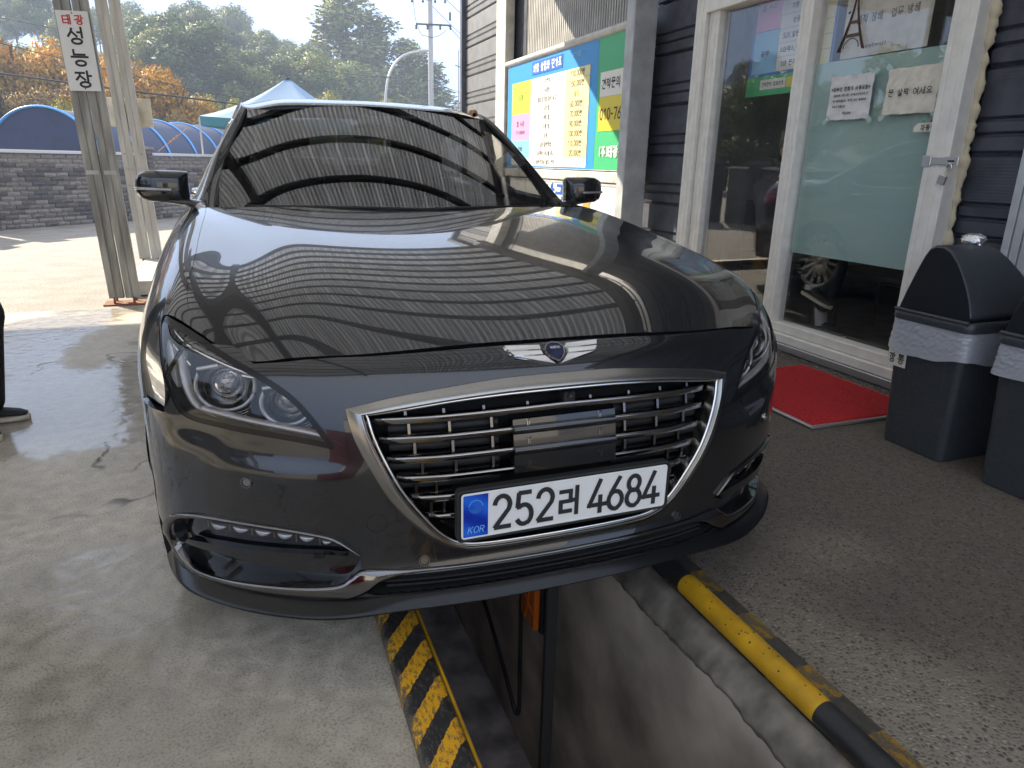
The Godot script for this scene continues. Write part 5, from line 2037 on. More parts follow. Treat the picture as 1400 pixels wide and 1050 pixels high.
func build_ground() -> void:
	# the slab carries its own picture: first UV over the whole slab, second UV repeating every metre
	var am := ArrayMesh.new()
	var a := []
	a.resize(Mesh.ARRAY_MAX)
	var x0 := -7.5
	var x1 := -0.41
	var z0 := -4.85
	var z1 := 4.05
	a[Mesh.ARRAY_VERTEX] = PackedVector3Array([Vector3(x0, 0, z0), Vector3(x1, 0, z0), Vector3(x1, 0, z1), Vector3(x0, 0, z1)])
	a[Mesh.ARRAY_NORMAL] = PackedVector3Array([Vector3.UP, Vector3.UP, Vector3.UP, Vector3.UP])
	a[Mesh.ARRAY_TEX_UV] = PackedVector2Array([Vector2(0, 0), Vector2(1, 0), Vector2(1, 1), Vector2(0, 1)])
	a[Mesh.ARRAY_TEX_UV2] = PackedVector2Array([Vector2(0, 0), Vector2(7.09 / 0.8, 0), Vector2(7.09 / 0.8, 8.9 / 0.8), Vector2(0, 8.9 / 0.8)])
	a[Mesh.ARRAY_INDEX] = PackedInt32Array([0, 1, 2, 0, 2, 3])
	am.add_surface_from_arrays(Mesh.PRIMITIVE_TRIANGLES, a)
	var fl := piece("concrete_floor", am, M.concrete, self, Transform3D())
	fl.set_meta("kind", "structure")
	sheet("road", -260, 260, -300, -4.85, M.road, 0.0, 60.0)
	sheet("yard_ground", -60, -7.5, -4.85, 60, M.road, 0.0, 20.0)
	sheet("yard_ground", -7.5, -0.41, 4.05, 60, M.road, 0.0, 20.0)
	sheet("yard_ground", -0.41, 0.555, 4.05, 60, M.road, 0.0, 20.0)
	sheet("yard_ground", 0.555, 60, 4.05, 60, M.road, 0.0, 20.0)
	# by the pit the fines lie pale between the stones and thin out towards the wall
	var ag := Mb.new()
	ag.tinted = true
	var dn := noise(FastNoiseLite.TYPE_SIMPLEX_SMOOTH, 0.9, 4, 17)
	var xs := []
	for k in 26:
		xs.append(0.555 + 0.045 * k)
	xs.append_array([2.6, 8.0, 60.0])
	var shade := func(x: float, z: float) -> Color:
		var d := (x - 0.555) / 0.55 + 0.75 * dn.get_noise_2d(x * 2.0, z * 2.0)
		var t := lerpf(0.95, 0.50, smoothstep(0.0, 1.0, d)) * (1.0 + 0.25 * dn.get_noise_2d(x * 0.7 + 50.0, z * 0.7))
		return Color(t * 1.02, t, t * 0.95)
	for j in 90:
		var za := lerpf(-4.85, 4.05, j / 90.0)
		var zb := lerpf(-4.85, 4.05, (j + 1) / 90.0)
		for i in xs.size() - 1:
			var at4 := [Vector3(xs[i], 0, za), Vector3(xs[i + 1], 0, za), Vector3(xs[i + 1], 0, zb), Vector3(xs[i], 0, zb)]
			var ids := []
			for p in at4:
				ag.tint = shade.call(p.x, p.z)
				ids.append(ag.vert(p, Vector3.UP))
			ag.tri_i(ids[0], ids[1], ids[2])
			ag.tri_i(ids[0], ids[2], ids[3])
	struct("asphalt_ground", ag, M.aggregate)
	# gravel strip along the foot of the office wall
	var st := MultiMesh.new()
	st.transform_format = MultiMesh.TRANSFORM_3D
	var sm := Mb.new()
	sm.lathe(Vector3.ZERO, Vector3.UP, [Vector2(0, 0.5), Vector2(0.5, 0.3), Vector2(0.62, 0.0), Vector2(0.4, -0.4), Vector2(0, -0.45)], 6)
	st.mesh = sm.mesh()
	st.instance_count = 1500
	var rg := RandomNumberGenerator.new()
	rg.seed = 11
	for i in 1500:
		var s := rg.randf_range(0.006, 0.016)
		var x := 2.70 - absf(rg.randfn(0.0, 0.07))
		st.set_instance_transform(i, Transform3D(Basis.from_euler(Vector3(rg.randf() * 6, rg.randf() * 6, rg.randf() * 6)).scaled(Vector3(s, s * 0.7, s)), Vector3(x, 0.003, rg.randf_range(-4.6, 0.6))))
	var gm := MultiMeshInstance3D.new()
	gm.name = "gravel"
	gm.multimesh = st
	gm.material_override = M.aggregate_dark if M.has("aggregate_dark") else M.grey_brick_2
	gm.set_meta("kind", "stuff")
	gm.set_meta("label", "dark loose gravel along the foot of the white door frame")
	gm.set_meta("category", "gravel")
	add_child(gm)
	for i in 26:
		var mb := Mb.new()
		var s := rg.randf_range(0.008, 0.02)
		mb.poly(PackedVector2Array([Vector2(-1, 0), Vector2(-0.3, -0.45), Vector2(0.7, -0.3), Vector2(1.1, 0.05), Vector2(0.4, 0.42), Vector2(-0.5, 0.4)]), Transform3D(Basis(Vector3.RIGHT, -PI / 2 + rg.randf_range(-0.3, 0.3)).rotated(Vector3.UP, rg.randf() * 6.0).scaled(Vector3(s, s, s)), Vector3.ZERO), 0.06)
		var lf := obj("dry_leaf", mb, M.dry_leaf)
		lf.position = Vector3(rg.randf_range(2.55, 2.69), 0.012, rg.randf_range(-2.6, -0.2))
		tag(lf, "tiny dry brown leaf among the gravel below the white door frame", "leaf", "dry leaves along the door frame")


func build_pit() -> void:
	var zf := -4.6
	var zn := 3.9
	var mb := Mb.new()
	mb.quad(Vector3(-0.30, -1.36, zf), Vector3(0.37, -1.36, zf), Vector3(0.37, -1.36, zn), Vector3(-0.30, -1.36, zn), Vector3.UP)
	struct("pit_floor", mb, M.pit_floor)
	# walls with thickness; the far half of the right wall stands 3 cm proud
	mb = Mb.new()
	mb.box(Vector3(0.43, -0.72, (zn - 0.80) * 0.5), Vector3(0.14, 1.30, zn + 0.80))
	mb.box(Vector3(0.415, -0.72, (zf - 0.80) * 0.5), Vector3(0.17, 1.30, -0.80 - zf))
	struct("pit_wall", mb, M.pit_wall)
	mb = Mb.new()
	mb.box(Vector3(-0.37, -0.73, (zf + zn) * 0.5), Vector3(0.14, 1.28, zn - zf))
	mb.box(Vector3(0.035, -0.72, zf - 0.05), Vector3(0.67, 1.30, 0.1))
	mb.box(Vector3(0.035, -0.72, zn + 0.05), Vector3(0.67, 1.30, 0.1))
	struct("pit_wall", mb, M.pit_wall)
	# crumbling edge of the right wall: an uneven strip of render along the top
	mb = Mb.new()
	var rg := RandomNumberGenerator.new()
	rg.seed = 21
	var n1 := noise(FastNoiseLite.TYPE_SIMPLEX_SMOOTH, 0.9, 4, 81)
	var n2 := noise(FastNoiseLite.TYPE_SIMPLEX_SMOOTH, 7.0, 4, 82)
	var rows := []
	for k in 700:
		var z := lerpf(zf, zn, k / 699.0)
		var dp := 0.085 + 0.022 * n1.get_noise_1d(z * 3.0) + 0.010 * n2.get_noise_1d(z * 3.0)
		var b := 0.003 * n2.get_noise_1d(z * 5.0 + 9.0)
		var wx := 0.36 if z > -0.8 else 0.33
		rows.append([Vector3(0.425, -0.004, z), Vector3(0.405, -0.008, z), Vector3(0.392 + b, -0.016, z), Vector3(0.378 + b, -0.04, z), Vector3(wx - 0.004 + b, -dp * 0.8, z), Vector3(wx - 0.003 + b * 0.5, -dp, z), Vector3(wx + 0.012, -dp - 0.004, z)])
	mb.loft(rows, false, false)
	struct("pit_rim", mb, M.kerb_concrete)
	# right edge: painted concrete band and a pipe laid along the lip
	var am := ArrayMesh.new()
	mb = Mb.new()
	for k in 10:
		var a := lerpf(zf, zn, k / 10.0)
		var b := lerpf(zf, zn, (k + 1) / 10.0)
		mb.quad(Vector3(0.42, 0.004, a), Vector3(0.555, 0.004, a), Vector3(0.555, 0.004, b), Vector3(0.42, 0.004, b), Vector3.UP, Rect2(0, k * 0.45 / 1.0, 1, 0.45))
	mb.quad(Vector3(0.555, 0.004, zf), Vector3(0.555, 0.004, zn), Vector3(0.555, -0.02, zn), Vector3(0.555, -0.02, zf), Vector3.RIGHT)
	struct("edge_band", fix_band(mb, zf, zn, 0.42, 0.555), M.faded_stripes)
	var pipe := thing("guard_pipe", "round pipe laid along the right pit edge, one long yellow length between black lengths", "pipe", Vector3(0.438, 0.034, 0))
	for seg in [[zf, -0.11, "black_paint", "black_length"], [-0.11, 0.405, "yellow_paint", "yellow_length"], [0.405, 0.92, "black_paint", "black_length"], [0.92, 1.44, "yellow_paint", "yellow_length"], [1.44, zn, "black_paint", "black_length"]]:
		mb = Mb.new()
		mb.tube([Vector3(0, 0, seg[0]), Vector3(0, 0, seg[1])], 0.031, 20)
		obj(seg[3], mb, M[seg[2]], pipe)
	mb = Mb.new()
	for i in 26:
		var z := rg.randf_range(-0.1, 0.4)
		var a := rg.randf_range(0.3, 2.6)
		mb.lathe(Vector3(cos(a) * 0.0312, sin(a) * 0.0312, z), Vector3(cos(a), sin(a), 0), [Vector2(0, 0.0006), Vector2(rg.randf_range(0.0008, 0.0028), 0.0003), Vector2(0.003, -0.001)], 7)
	var ch := obj("paint_chip", mb, M.matt_black, pipe)
	ch.set_meta("kind", "stuff")
	# left edge: raised kerb, rounded, with worn hazard stripes
	mb = Mb.new()
	rows = []
	var prof := [Vector2(-0.412, -0.01), Vector2(-0.411, 0.012), Vector2(-0.404, 0.024), Vector2(-0.390, 0.030), Vector2(-0.330, 0.031), Vector2(-0.316, 0.027), Vector2(-0.309, 0.018), Vector2(-0.307, -0.06), Vector2(-0.30, -0.10)]
	var nz := 60
	var uvs := [0.0, 0.05, 0.12, 0.2, 0.75, 0.86, 0.92, 1.0, 1.0]
	for i in nz + 1:
		var r := []
		for p in prof:
			var z := lerpf(zf, zn, float(i) / nz)
			r.append(Vector3(p.x + 0.002 * n2.get_noise_2d(z * 4.0, p.x * 30.0), p.y + 0.002 * n2.get_noise_2d(z * 6.0, p.x * 50.0), z))
		rows.append(r)
	mb.loft(rows, false, false)
	for i in nz + 1:
		for j in prof.size():
			mb.uv[i * prof.size() + j] = Vector2(uvs[j], lerpf(zf, zn, float(i) / nz) / 1.08)
	struct("striped_kerb", mb, M.hazard_paint)
	mb = Mb.new()
	mb.box(Vector3(-0.3045, 0.004, (zf + zn) * 0.5), Vector3(0.007, 0.03, zn - zf))
	struct("kerb_edging", mb, M.yellow_paint)
	# lamp and cable on the right wall of the pit
	var lamp := thing("pit_lamp", "orange plastic lamp cover on the pit wall, unlit, beneath the bumper", "lamp", Vector3(0.33, -0.5, -0.90))
	mb = Mb.new()
	mb.box(Vector3(-0.010, 0, 0), Vector3(0.02, 0.23, 0.17), Basis.IDENTITY, 0.004)
	obj("lamp_base", mb, M.matt_black, lamp)
	mb = Mb.new()
	mb.box(Vector3(-0.032, 0, 0), Vector3(0.026, 0.21, 0.15), Basis.IDENTITY, 0.010)
	mb.bar(Vector3(-0.047, 0.09, 0.03), Vector3(-0.047, -0.09, -0.02), 0.006, 0.006)
	mb.bar(Vector3(-0.047, -0.03, 0.06), Vector3(-0.047, 0.03, -0.06), 0.006, 0.006)
	obj("lamp_cover", mb, M.orange_lens, lamp)
	mb = Mb.new()
	mb.box(Vector3(0.338, -0.72, -0.785), Vector3(0.045, 1.26, 0.026), Basis.IDENTITY, 0.003)
	tag(obj("conduit", mb, M.conduit_grey), "dark upright conduit on the pit wall under the orange lamp", "conduit")
	mb = Mb.new()
	mb.tube(catmull([Vector3(0.315, -0.40, -1.0), Vector3(0.312, -0.52, -1.03), Vector3(0.312, -0.9, -1.025), Vector3(0.312, -1.14, -1.02), Vector3(0.30, -1.17, -1.03), Vector3(0.298, -1.12, -1.09), Vector3(0.30, -1.02, -1.25), Vector3(0.305, -0.9, -1.5), Vector3(0.31, -0.72, -1.95), Vector3(0.312, -0.6, -2.4)], 8), 0.0095, 8)
	tag(obj("cable", mb, M.cable), "black rubber cable hanging in a loop from the lamp in the pit", "cable")


func fix_band(mb: Mb, z0: float, z1: float, x0: float, x1: float) -> Mb:
	for i in mb.v.size():
		mb.uv[i] = Vector2((mb.v[i].x - x0) / (x1 - x0), (mb.v[i].z - z0) / 1.76)
	return mb


# ---------------------------------------------------------------- canopy over the car

func channel(mb: Mb, a: Vector3, b: Vector3, w: float, d: float, right: Vector3, t := 0.004) -> void:
	# a rolled C section: web and two lips, with a shallow groove down the web
	var ax := (b - a).normalized()
	var out := right.cross(ax).normalized()
	var o := (a + b) * 0.5
	var l := a.distance_to(b)
	var bs := Basis(right, ax, out)
	mb.box(o + out * (d * 0.5 - t * 0.5) - right * w * 0.27, Vector3(w * 0.46, l, t), bs)
	mb.box(o + out * (d * 0.5 - t * 0.5) + right * w * 0.27, Vector3(w * 0.46, l, t), bs)
	mb.box(o + out * (d * 0.5 - t * 2.2), Vector3(w * 0.09, l, t), bs)
	mb.box(o + right * (w * 0.5 - t * 0.5) - out * t, Vector3(t, l, d - t), bs)
	mb.box(o - right * (w * 0.5 - t * 0.5) - out * t, Vector3(t, l, d - t), bs)
	mb.box(o - out * (d * 0.5 - t * 0.5) + right * w * 0.36, Vector3(w * 0.2, l, t), bs)
	mb.box(o - out * (d * 0.5 - t * 0.5) - right * w * 0.36, Vector3(w * 0.2, l, t), bs)


func roof_y(z: float) -> float:
	return 3.95 + 0.02 * (z + 8.0)


func build_canopy() -> void:
	var canopy := thing("canopy", "open metal canopy roof of ribbed sheets on paired steel channel posts", "canopy")
	# ribbed sheets with the ribs running away from the camera
	var n1 := noise(FastNoiseLite.TYPE_SIMPLEX_SMOOTH, 1.0, 2, 90)
	for s in 9:
		var mb := Mb.new()
		var x0 := -6.0 + s * 0.965
		var r0 := []
		var r1 := []
		var r2 := []
		var zf := -8.0 if s > 1 else -9.2
		for k in 16:
			for q in [[0.0, 0.0], [0.028, 0.0], [0.036, 0.03], [0.056, 0.03]]:
				var x: float = x0 + k * 0.0641 + q[0]
				if x > x0 + 0.97:
					continue
				var y: float = q[1] + (s % 2) * 0.003
				r0.append(Vector3(x, roof_y(zf) + y, zf))
				r1.append(Vector3(x, roof_y(-2.0) + y + 0.006 * n1.get_noise_2d(x * 3.0, 4.0), -2.0))
				r2.append(Vector3(x, roof_y(3.0) + y, 3.0))
		for j in r0.size() - 1:
			mb.quad(r0[j], r0[j + 1], r1[j + 1], r1[j])
			mb.quad(r1[j], r1[j + 1], r2[j + 1], r2[j])
		obj("roof_sheet", mb, M.roof_sheet, canopy)
	for k in 20:
		var z := -7.9 + k * 0.56
		var mb := Mb.new()
		var y := roof_y(z) - 0.055
		mb.box(Vector3(-1.65, y, z), Vector3(8.7, 0.10, 0.004))
		mb.box(Vector3(-1.65, y + 0.048, z + 0.024), Vector3(8.7, 0.004, 0.05))
		mb.box(Vector3(-1.65, y - 0.048, z + 0.024), Vector3(8.7, 0.004, 0.05))
		obj("purlin", mb, M.purlin, canopy)
	for x in [-5.7, -1.6, 2.5]:
		var mb := Mb.new()
		mb.bar(Vector3(x, roof_y(-7.95) - 0.19, -7.95), Vector3(x, roof_y(2.9) - 0.19, 2.9), 0.10, 0.16)
		obj("rafter", mb, M.purlin, canopy)
	for p in [[-1.585, -5.05, 0.105], [-1.557, -6.85, 0.10], [-5.7, -6.6, 0.10], [-5.7, 2.6, 0.10]]:
		var top := roof_y(p[1]) - 0.27
		var base := 0.05 if p[1] > -6.0 else 0.13
		for side in [-1.0, 1.0]:
			var mb := Mb.new()
			var x: float = p[0] + side * (p[2] * 0.5 + 0.006)
			channel(mb, Vector3(x, base, p[1]), Vector3(x - 0.0335 * top, top, p[1]), p[2], 0.06, Vector3.RIGHT)
			obj("steel_post", mb, M.pale_post if p[1] < -6.0 else M.galvanised, canopy)
		var lx: float = p[0]
		for side in [-1.0, 1.0]:
			var mb := Mb.new()
			mb.box(Vector3(lx - 0.034 + side * 0.06, 1.02, p[1] + 0.032), Vector3(0.085, 0.03, 0.004))
			obj("weld_plate", mb, M.white_steel, canopy)
			for y in [1.16, 0.86]:
				mb = Mb.new()
				mb.lathe(Vector3(lx - 0.034 * y + 0.075 * side, y, p[1] + 0.031), Vector3.BACK, [Vector2(0, 0.006), Vector2(0.006, 0.005), Vector2(0.007, 0)], 8)
				obj("rivet", mb, M.galvanised, canopy)
			for zz in [-0.06, 0.06]:
				mb = Mb.new()
				mb.tube([Vector3(lx + side * 0.07, 0.0, p[1] + zz), Vector3(lx + side * 0.07, base + 0.01, p[1] + zz)], 0.009, 8)
				obj("foot_bolt", mb, M.rust, canopy)
		var fb := Mb.new()
		fb.box(Vector3(lx, 0.006, p[1]), Vector3(0.30, 0.012, 0.2))
		obj("foot_plate", fb, M.rust, canopy)
	var mb := Mb.new()
	mb.box(Vector3(-1.50, 0.07, -6.2), Vector3(0.24, 0.12, 1.7), Basis.IDENTITY, 0.006)
	obj("base_beam", mb, M.white_steel, canopy)
	for k in 3:
		mb = Mb.new()
		mb.box(Vector3(-1.36, 0.05, -5.5 - k * 0.5), Vector3(0.05, 0.09, 0.06))
		obj("beam_foot", mb, M.rust, canopy)
	# name board on the front posts
	var sg := thing("post_sign", "narrow white name board with red and black lettering on the canopy posts", "sign", Vector3(-1.648, 1.86, -5.005))
	sg.rotation.z = 0.033
	mb = Mb.new()
	mb.box(Vector3.ZERO, Vector3(0.205, 0.53, 0.008), Basis.IDENTITY, 0.001)
	obj("board", mb, M.white_print, sg)
	mb = Mb.new()
	write(mb, "태", Vector3(-0.066, 0.178, 0.0046), Vector3.RIGHT, Vector3.UP, 0.058, 0.0085, 0.92)
	write(mb, "광", Vector3(0.012, 0.178, 0.0046), Vector3.RIGHT, Vector3.UP, 0.058, 0.0085, 0.92)
	obj("red_lettering", mb, M.red_print, sg)
	mb = Mb.new()
	write(mb, "성", Vector3(-0.052, 0.050, 0.0046), Vector3.RIGHT, Vector3.UP, 0.105, 0.0145, 1.0)
	write(mb, "능", Vector3(-0.052, -0.095, 0.0046), Vector3.RIGHT, Vector3.UP, 0.105, 0.0145, 1.0)
	write(mb, "장", Vector3(-0.048, -0.238, 0.0046), Vector3.RIGHT, Vector3.UP, 0.105, 0.0145, 1.0)
	obj("black_lettering", mb, M.black_print, sg)
	mb = Mb.new()
	for y in [0.25, -0.25]:
		mb.lathe(Vector3(0.0, y, 0.004), Vector3.BACK, [Vector2(0, 0.003), Vector2(0.004, 0.002), Vector2(0.005, 0)], 8)
	obj("fixing_screw", mb, M.matt_black, sg)
	var nb := thing("notice_board", "small blank cream board fixed behind the second pair of canopy posts", "board", Vector3(-1.60, 1.55, -6.93))
	mb = Mb.new()
	mb.box(Vector3.ZERO, Vector3(0.42, 0.27, 0.012), Basis.IDENTITY, 0.002)
	obj("board", mb, M.cream_paper, nb)


# ---------------------------------------------------------------- office building on the right

func siding(parent: Node, z0: float, z1: float, y0: float, y1: float, m: Material, x := 2.78, seed_ := 1) -> void:
	# insulated wall panels: groups of flat bands with two or three deep grooves between, each panel a part
	var y := y0
	var k := 0
	while y < y1 - 0.02:
		var h := minf(0.40, y1 - y)
		var prof := [Vector2(0.0, 0.0), Vector2(0.012, 0.006)]
		for q in [[0.012, 0.085, 0.006], [0.100, 0.155, 0.006], [0.170, 0.392, 0.006]]:
			prof.append(Vector2(-0.004, q[0] + 0.006))
			prof.append(Vector2(-0.004, q[1] - 0.006))
			prof.append(Vector2(0.014, q[1]))
			prof.append(Vector2(0.014, q[1] + 0.007))
		var mb := Mb.new()
		for i in prof.size() - 1:
			var a: Vector2 = prof[i]
			var b: Vector2 = prof[i + 1]
			if y + b.y > y1 + 0.001:
				break
			mb.quad(Vector3(x + a.x, y + a.y, z0), Vector3(x + a.x, y + a.y, z1), Vector3(x + b.x, y + b.y, z1), Vector3(x + b.x, y + b.y, z0), Vector3.LEFT)
		for r in 14:
			var yy := y + 0.178 + r * 0.015
			if yy > y + h - 0.02:
				break
			mb.quad(Vector3(x - 0.0052, yy, z0), Vector3(x - 0.0052, yy, z1), Vector3(x - 0.0042, yy + 0.004, z1), Vector3(x - 0.0042, yy + 0.004, z0), Vector3.LEFT)
		obj("cladding_panel", mb, m, parent)
		y += 0.40
		k += 1


func build_office() -> void:
	var of := thing("office_building", "low office building clad in dark grey metal panels with a white framed glass door", "building")
	var mb := Mb.new()
	# body of the building with the opening left free, all walls with thickness
	mb.box(Vector3(2.92, 2.15, -8.75), Vector3(0.2, 4.3, 2.5))
	mb.box(Vector3(2.98, 2.15, -5.55), Vector3(0.2, 4.3, 3.9))
	mb.box(Vector3(2.92, 3.32, -2.5), Vector3(0.2, 1.96, 2.3))
	mb.box(Vector3(2.92, 2.15, 1.2), Vector3(0.2, 4.3, 4.98))
	mb.box(Vector3(5.0, 4.35, -3.2), Vector3(4.5, 0.12, 14.0))
	mb.box(Vector3(5.0, 2.1, -10.05), Vector3(4.3, 4.4, 0.1))
	mb.box(Vector3(5.0, 2.1, 3.72), Vector3(4.3, 4.4, 0.1))
	mb.box(Vector3(7.15, 2.1, -3.2), Vector3(0.1, 4.4, 13.8))
	obj("wall_core", mb, M.siding, of)
	mb = Mb.new()
	mb.box(Vector3(4.4, -0.02, -2.5), Vector3(2.7, 0.05, 3.4))
	obj("room_floor", mb, M.room_floor, of)
	mb = Mb.new()
	mb.box(Vector3(4.4, 1.3, -4.25), Vector3(2.7, 2.6, 0.08))
	mb.box(Vector3(4.4, 1.3, -0.80), Vector3(2.7, 2.6, 0.08))
	mb.box(Vector3(5.75, 1.3, -2.5), Vector3(0.08, 2.6, 3.5))
	mb.box(Vector3(4.4, 2.62, -2.5), Vector3(2.7, 0.06, 3.5))
	obj("room_wall", mb, M.room_wall, of)
	siding(of, -9.9, -8.20, 0.0, 4.2, M.siding_pale, 2.78)
	siding(of, -4.44, -3.67, 0.05, 4.2, M.siding, 2.80)
	siding(of, -1.33, 3.4, 0.05, 4.2, M.siding, 2.80)
	siding(of, -3.67, -1.33, 2.36, 4.2, M.siding, 2.80)
	mb = Mb.new()
	mb.box(Vector3(2.76, 2.1, -9.93), Vector3(0.1, 4.2, 0.09))
	obj("corner_trim", mb, M.siding, of)
	mb = Mb.new()
	mb.box(Vector3(2.72, 2.1, -7.99), Vector3(0.12, 4.2, 0.36), Basis.IDENTITY, 0.006)
	obj("white_post", mb, M.white_steel, of)
	# ribbed sheet above and behind the price board
	mb = Mb.new()
	var z := -7.79
	while z < -4.45:
		for q in [[0.0, 0.0, 0.020, 0.0], [0.020, 0.0, 0.024, -0.032], [0.024, -0.032, 0.048, -0.032], [0.048, -0.032, 0.052, 0.0]]:
			mb.quad(Vector3(2.86 + q[1], 0.0, z + q[0]), Vector3(2.86 + q[3], 0.0, z + q[2]), Vector3(2.86 + q[3], 4.2, z + q[2]), Vector3(2.86 + q[1], 4.2, z + q[0]), Vector3.LEFT)
		z += 0.052
	obj("ribbed_sheet", mb, M.rib_sheet, of)
	# steel post before the door bay, and the one past the bins
	mb = Mb.new()
	mb.box(Vector3(2.61, 2.0, -4.36), Vector3(0.22, 4.0, 0.14), Basis.IDENTITY, 0.008)
	obj("steel_post", mb, M.grey_steel, of)
	mb = Mb.new()
	for q in [-0.045, 0.0, 0.045]:
		mb.box(Vector3(2.60, 2.0, -0.87 + q), Vector3(0.012, 4.0, 0.036), Basis.IDENTITY, 0.002)
	mb.box(Vector3(2.66, 2.0, -0.87), Vector3(0.11, 4.0, 0.13))
	obj("steel_post", mb, M.grey_steel, of)
	mb = Mb.new()
	mb.box(Vector3(2.77, 0.02, -2.7), Vector3(0.1, 0.06, 2.75))
	obj("base_flashing", mb, M.aluminium, of)
	# door frame
	var fr := Node3D.new()
	fr.name = "door_frame"
	of.add_child(fr, true)
	var bars := [["outer_jamb", Vector3(2.725, 1.20, -3.585), Vector3(0.13, 2.34, 0.13)], ["inner_jamb", Vector3(2.735, 1.20, -3.455), Vector3(0.09, 2.34, 0.12)], ["mullion", Vector3(2.728, 1.20, -2.495), Vector3(0.11, 2.20, 0.105)], ["outer_jamb", Vector3(2.725, 1.20, -1.41), Vector3(0.12, 2.34, 0.135)]]
	for b in bars:
		mb = Mb.new()
		mb.box(b[1], b[2], Basis.IDENTITY, 0.004)
		for q in [-0.3, 0.12]:
			mb.box(b[1] + Vector3(-b[2].x * 0.5 - 0.001, 0, b[2].z * q), Vector3(0.004, b[2].y - 0.02, b[2].z * 0.16))
		obj(b[0], mb, M.white_frame, fr)
	mb = Mb.new()
	mb.box(Vector3(2.725, 2.30, -2.5), Vector3(0.128, 0.13, 2.08), Basis.IDENTITY, 0.004)
	obj("head_rail", mb, M.white_frame, fr)
	mb = Mb.new()
	mb.box(Vector3(2.72, 0.145, -2.44), Vector3(0.10, 0.06, 2.1), Basis.IDENTITY, 0.004)
	mb.box(Vector3(2.70, 0.085, -2.44), Vector3(0.12, 0.055, 2.12), Basis.IDENTITY, 0.004)
	obj("bottom_rail", mb, M.white_frame, fr)
	mb = Mb.new()
	mb.box(Vector3(2.69, 0.032, -2.44), Vector3(0.13, 0.046, 2.14), Basis.IDENTITY, 0.003)
	obj("sill", mb, M.aluminium, fr)
	for gz in [[-3.395, -2.548], [-2.442, -1.478]]:
		for gx in [2.745, 2.757]:
			mb = Mb.new()
			mb.quad(Vector3(gx - 0.014, 0.17, gz[0]), Vector3(gx + 0.014, 0.17, gz[1]), Vector3(gx + 0.014, 2.24, gz[1]), Vector3(gx - 0.014, 2.24, gz[0]), Vector3.LEFT)
			obj("pane", mb, M.glass, fr)
	mb = Mb.new()
	mb.box(Vector3(2.769, 1.208, -1.96), Vector3(0.001, 1.145, 0.955), Basis(Vector3.UP, 0.029))
	obj("frosted_film", mb, M.frost_film, fr)
	mb = Mb.new()
	mb.box(Vector3(2.728, 1.49, -1.487), Vector3(0.018, 0.20, 0.028), Basis.IDENTITY, 0.004)
	obj("pull_handle", mb, M.dry_leaf, fr)
	# dried foam squeezed out along the right jamb
	mb = Mb.new()
	var nf := noise(FastNoiseLite.TYPE_SIMPLEX, 1.0, 3, 95)
	var rings := []
	for k in 130:
		var y := 0.1 + 2.3 * k / 129.0
		var r := []
		var sz := 0.019 + 0.016 * nf.get_noise_1d(y * 8.0) + 0.010 * nf.get_noise_1d(y * 33.0 + 7.0)
		for j in 8:
			var a := TAU * j / 8.0
			r.append(Vector3(2.765 + cos(a) * sz * 0.9, y, -1.335 + sin(a) * sz))
		rings.append(r)
	mb.loft(rings)
	obj("foam_seam", mb, M.foam, of)
	build_price_board()
	build_door_papers()
	build_room()


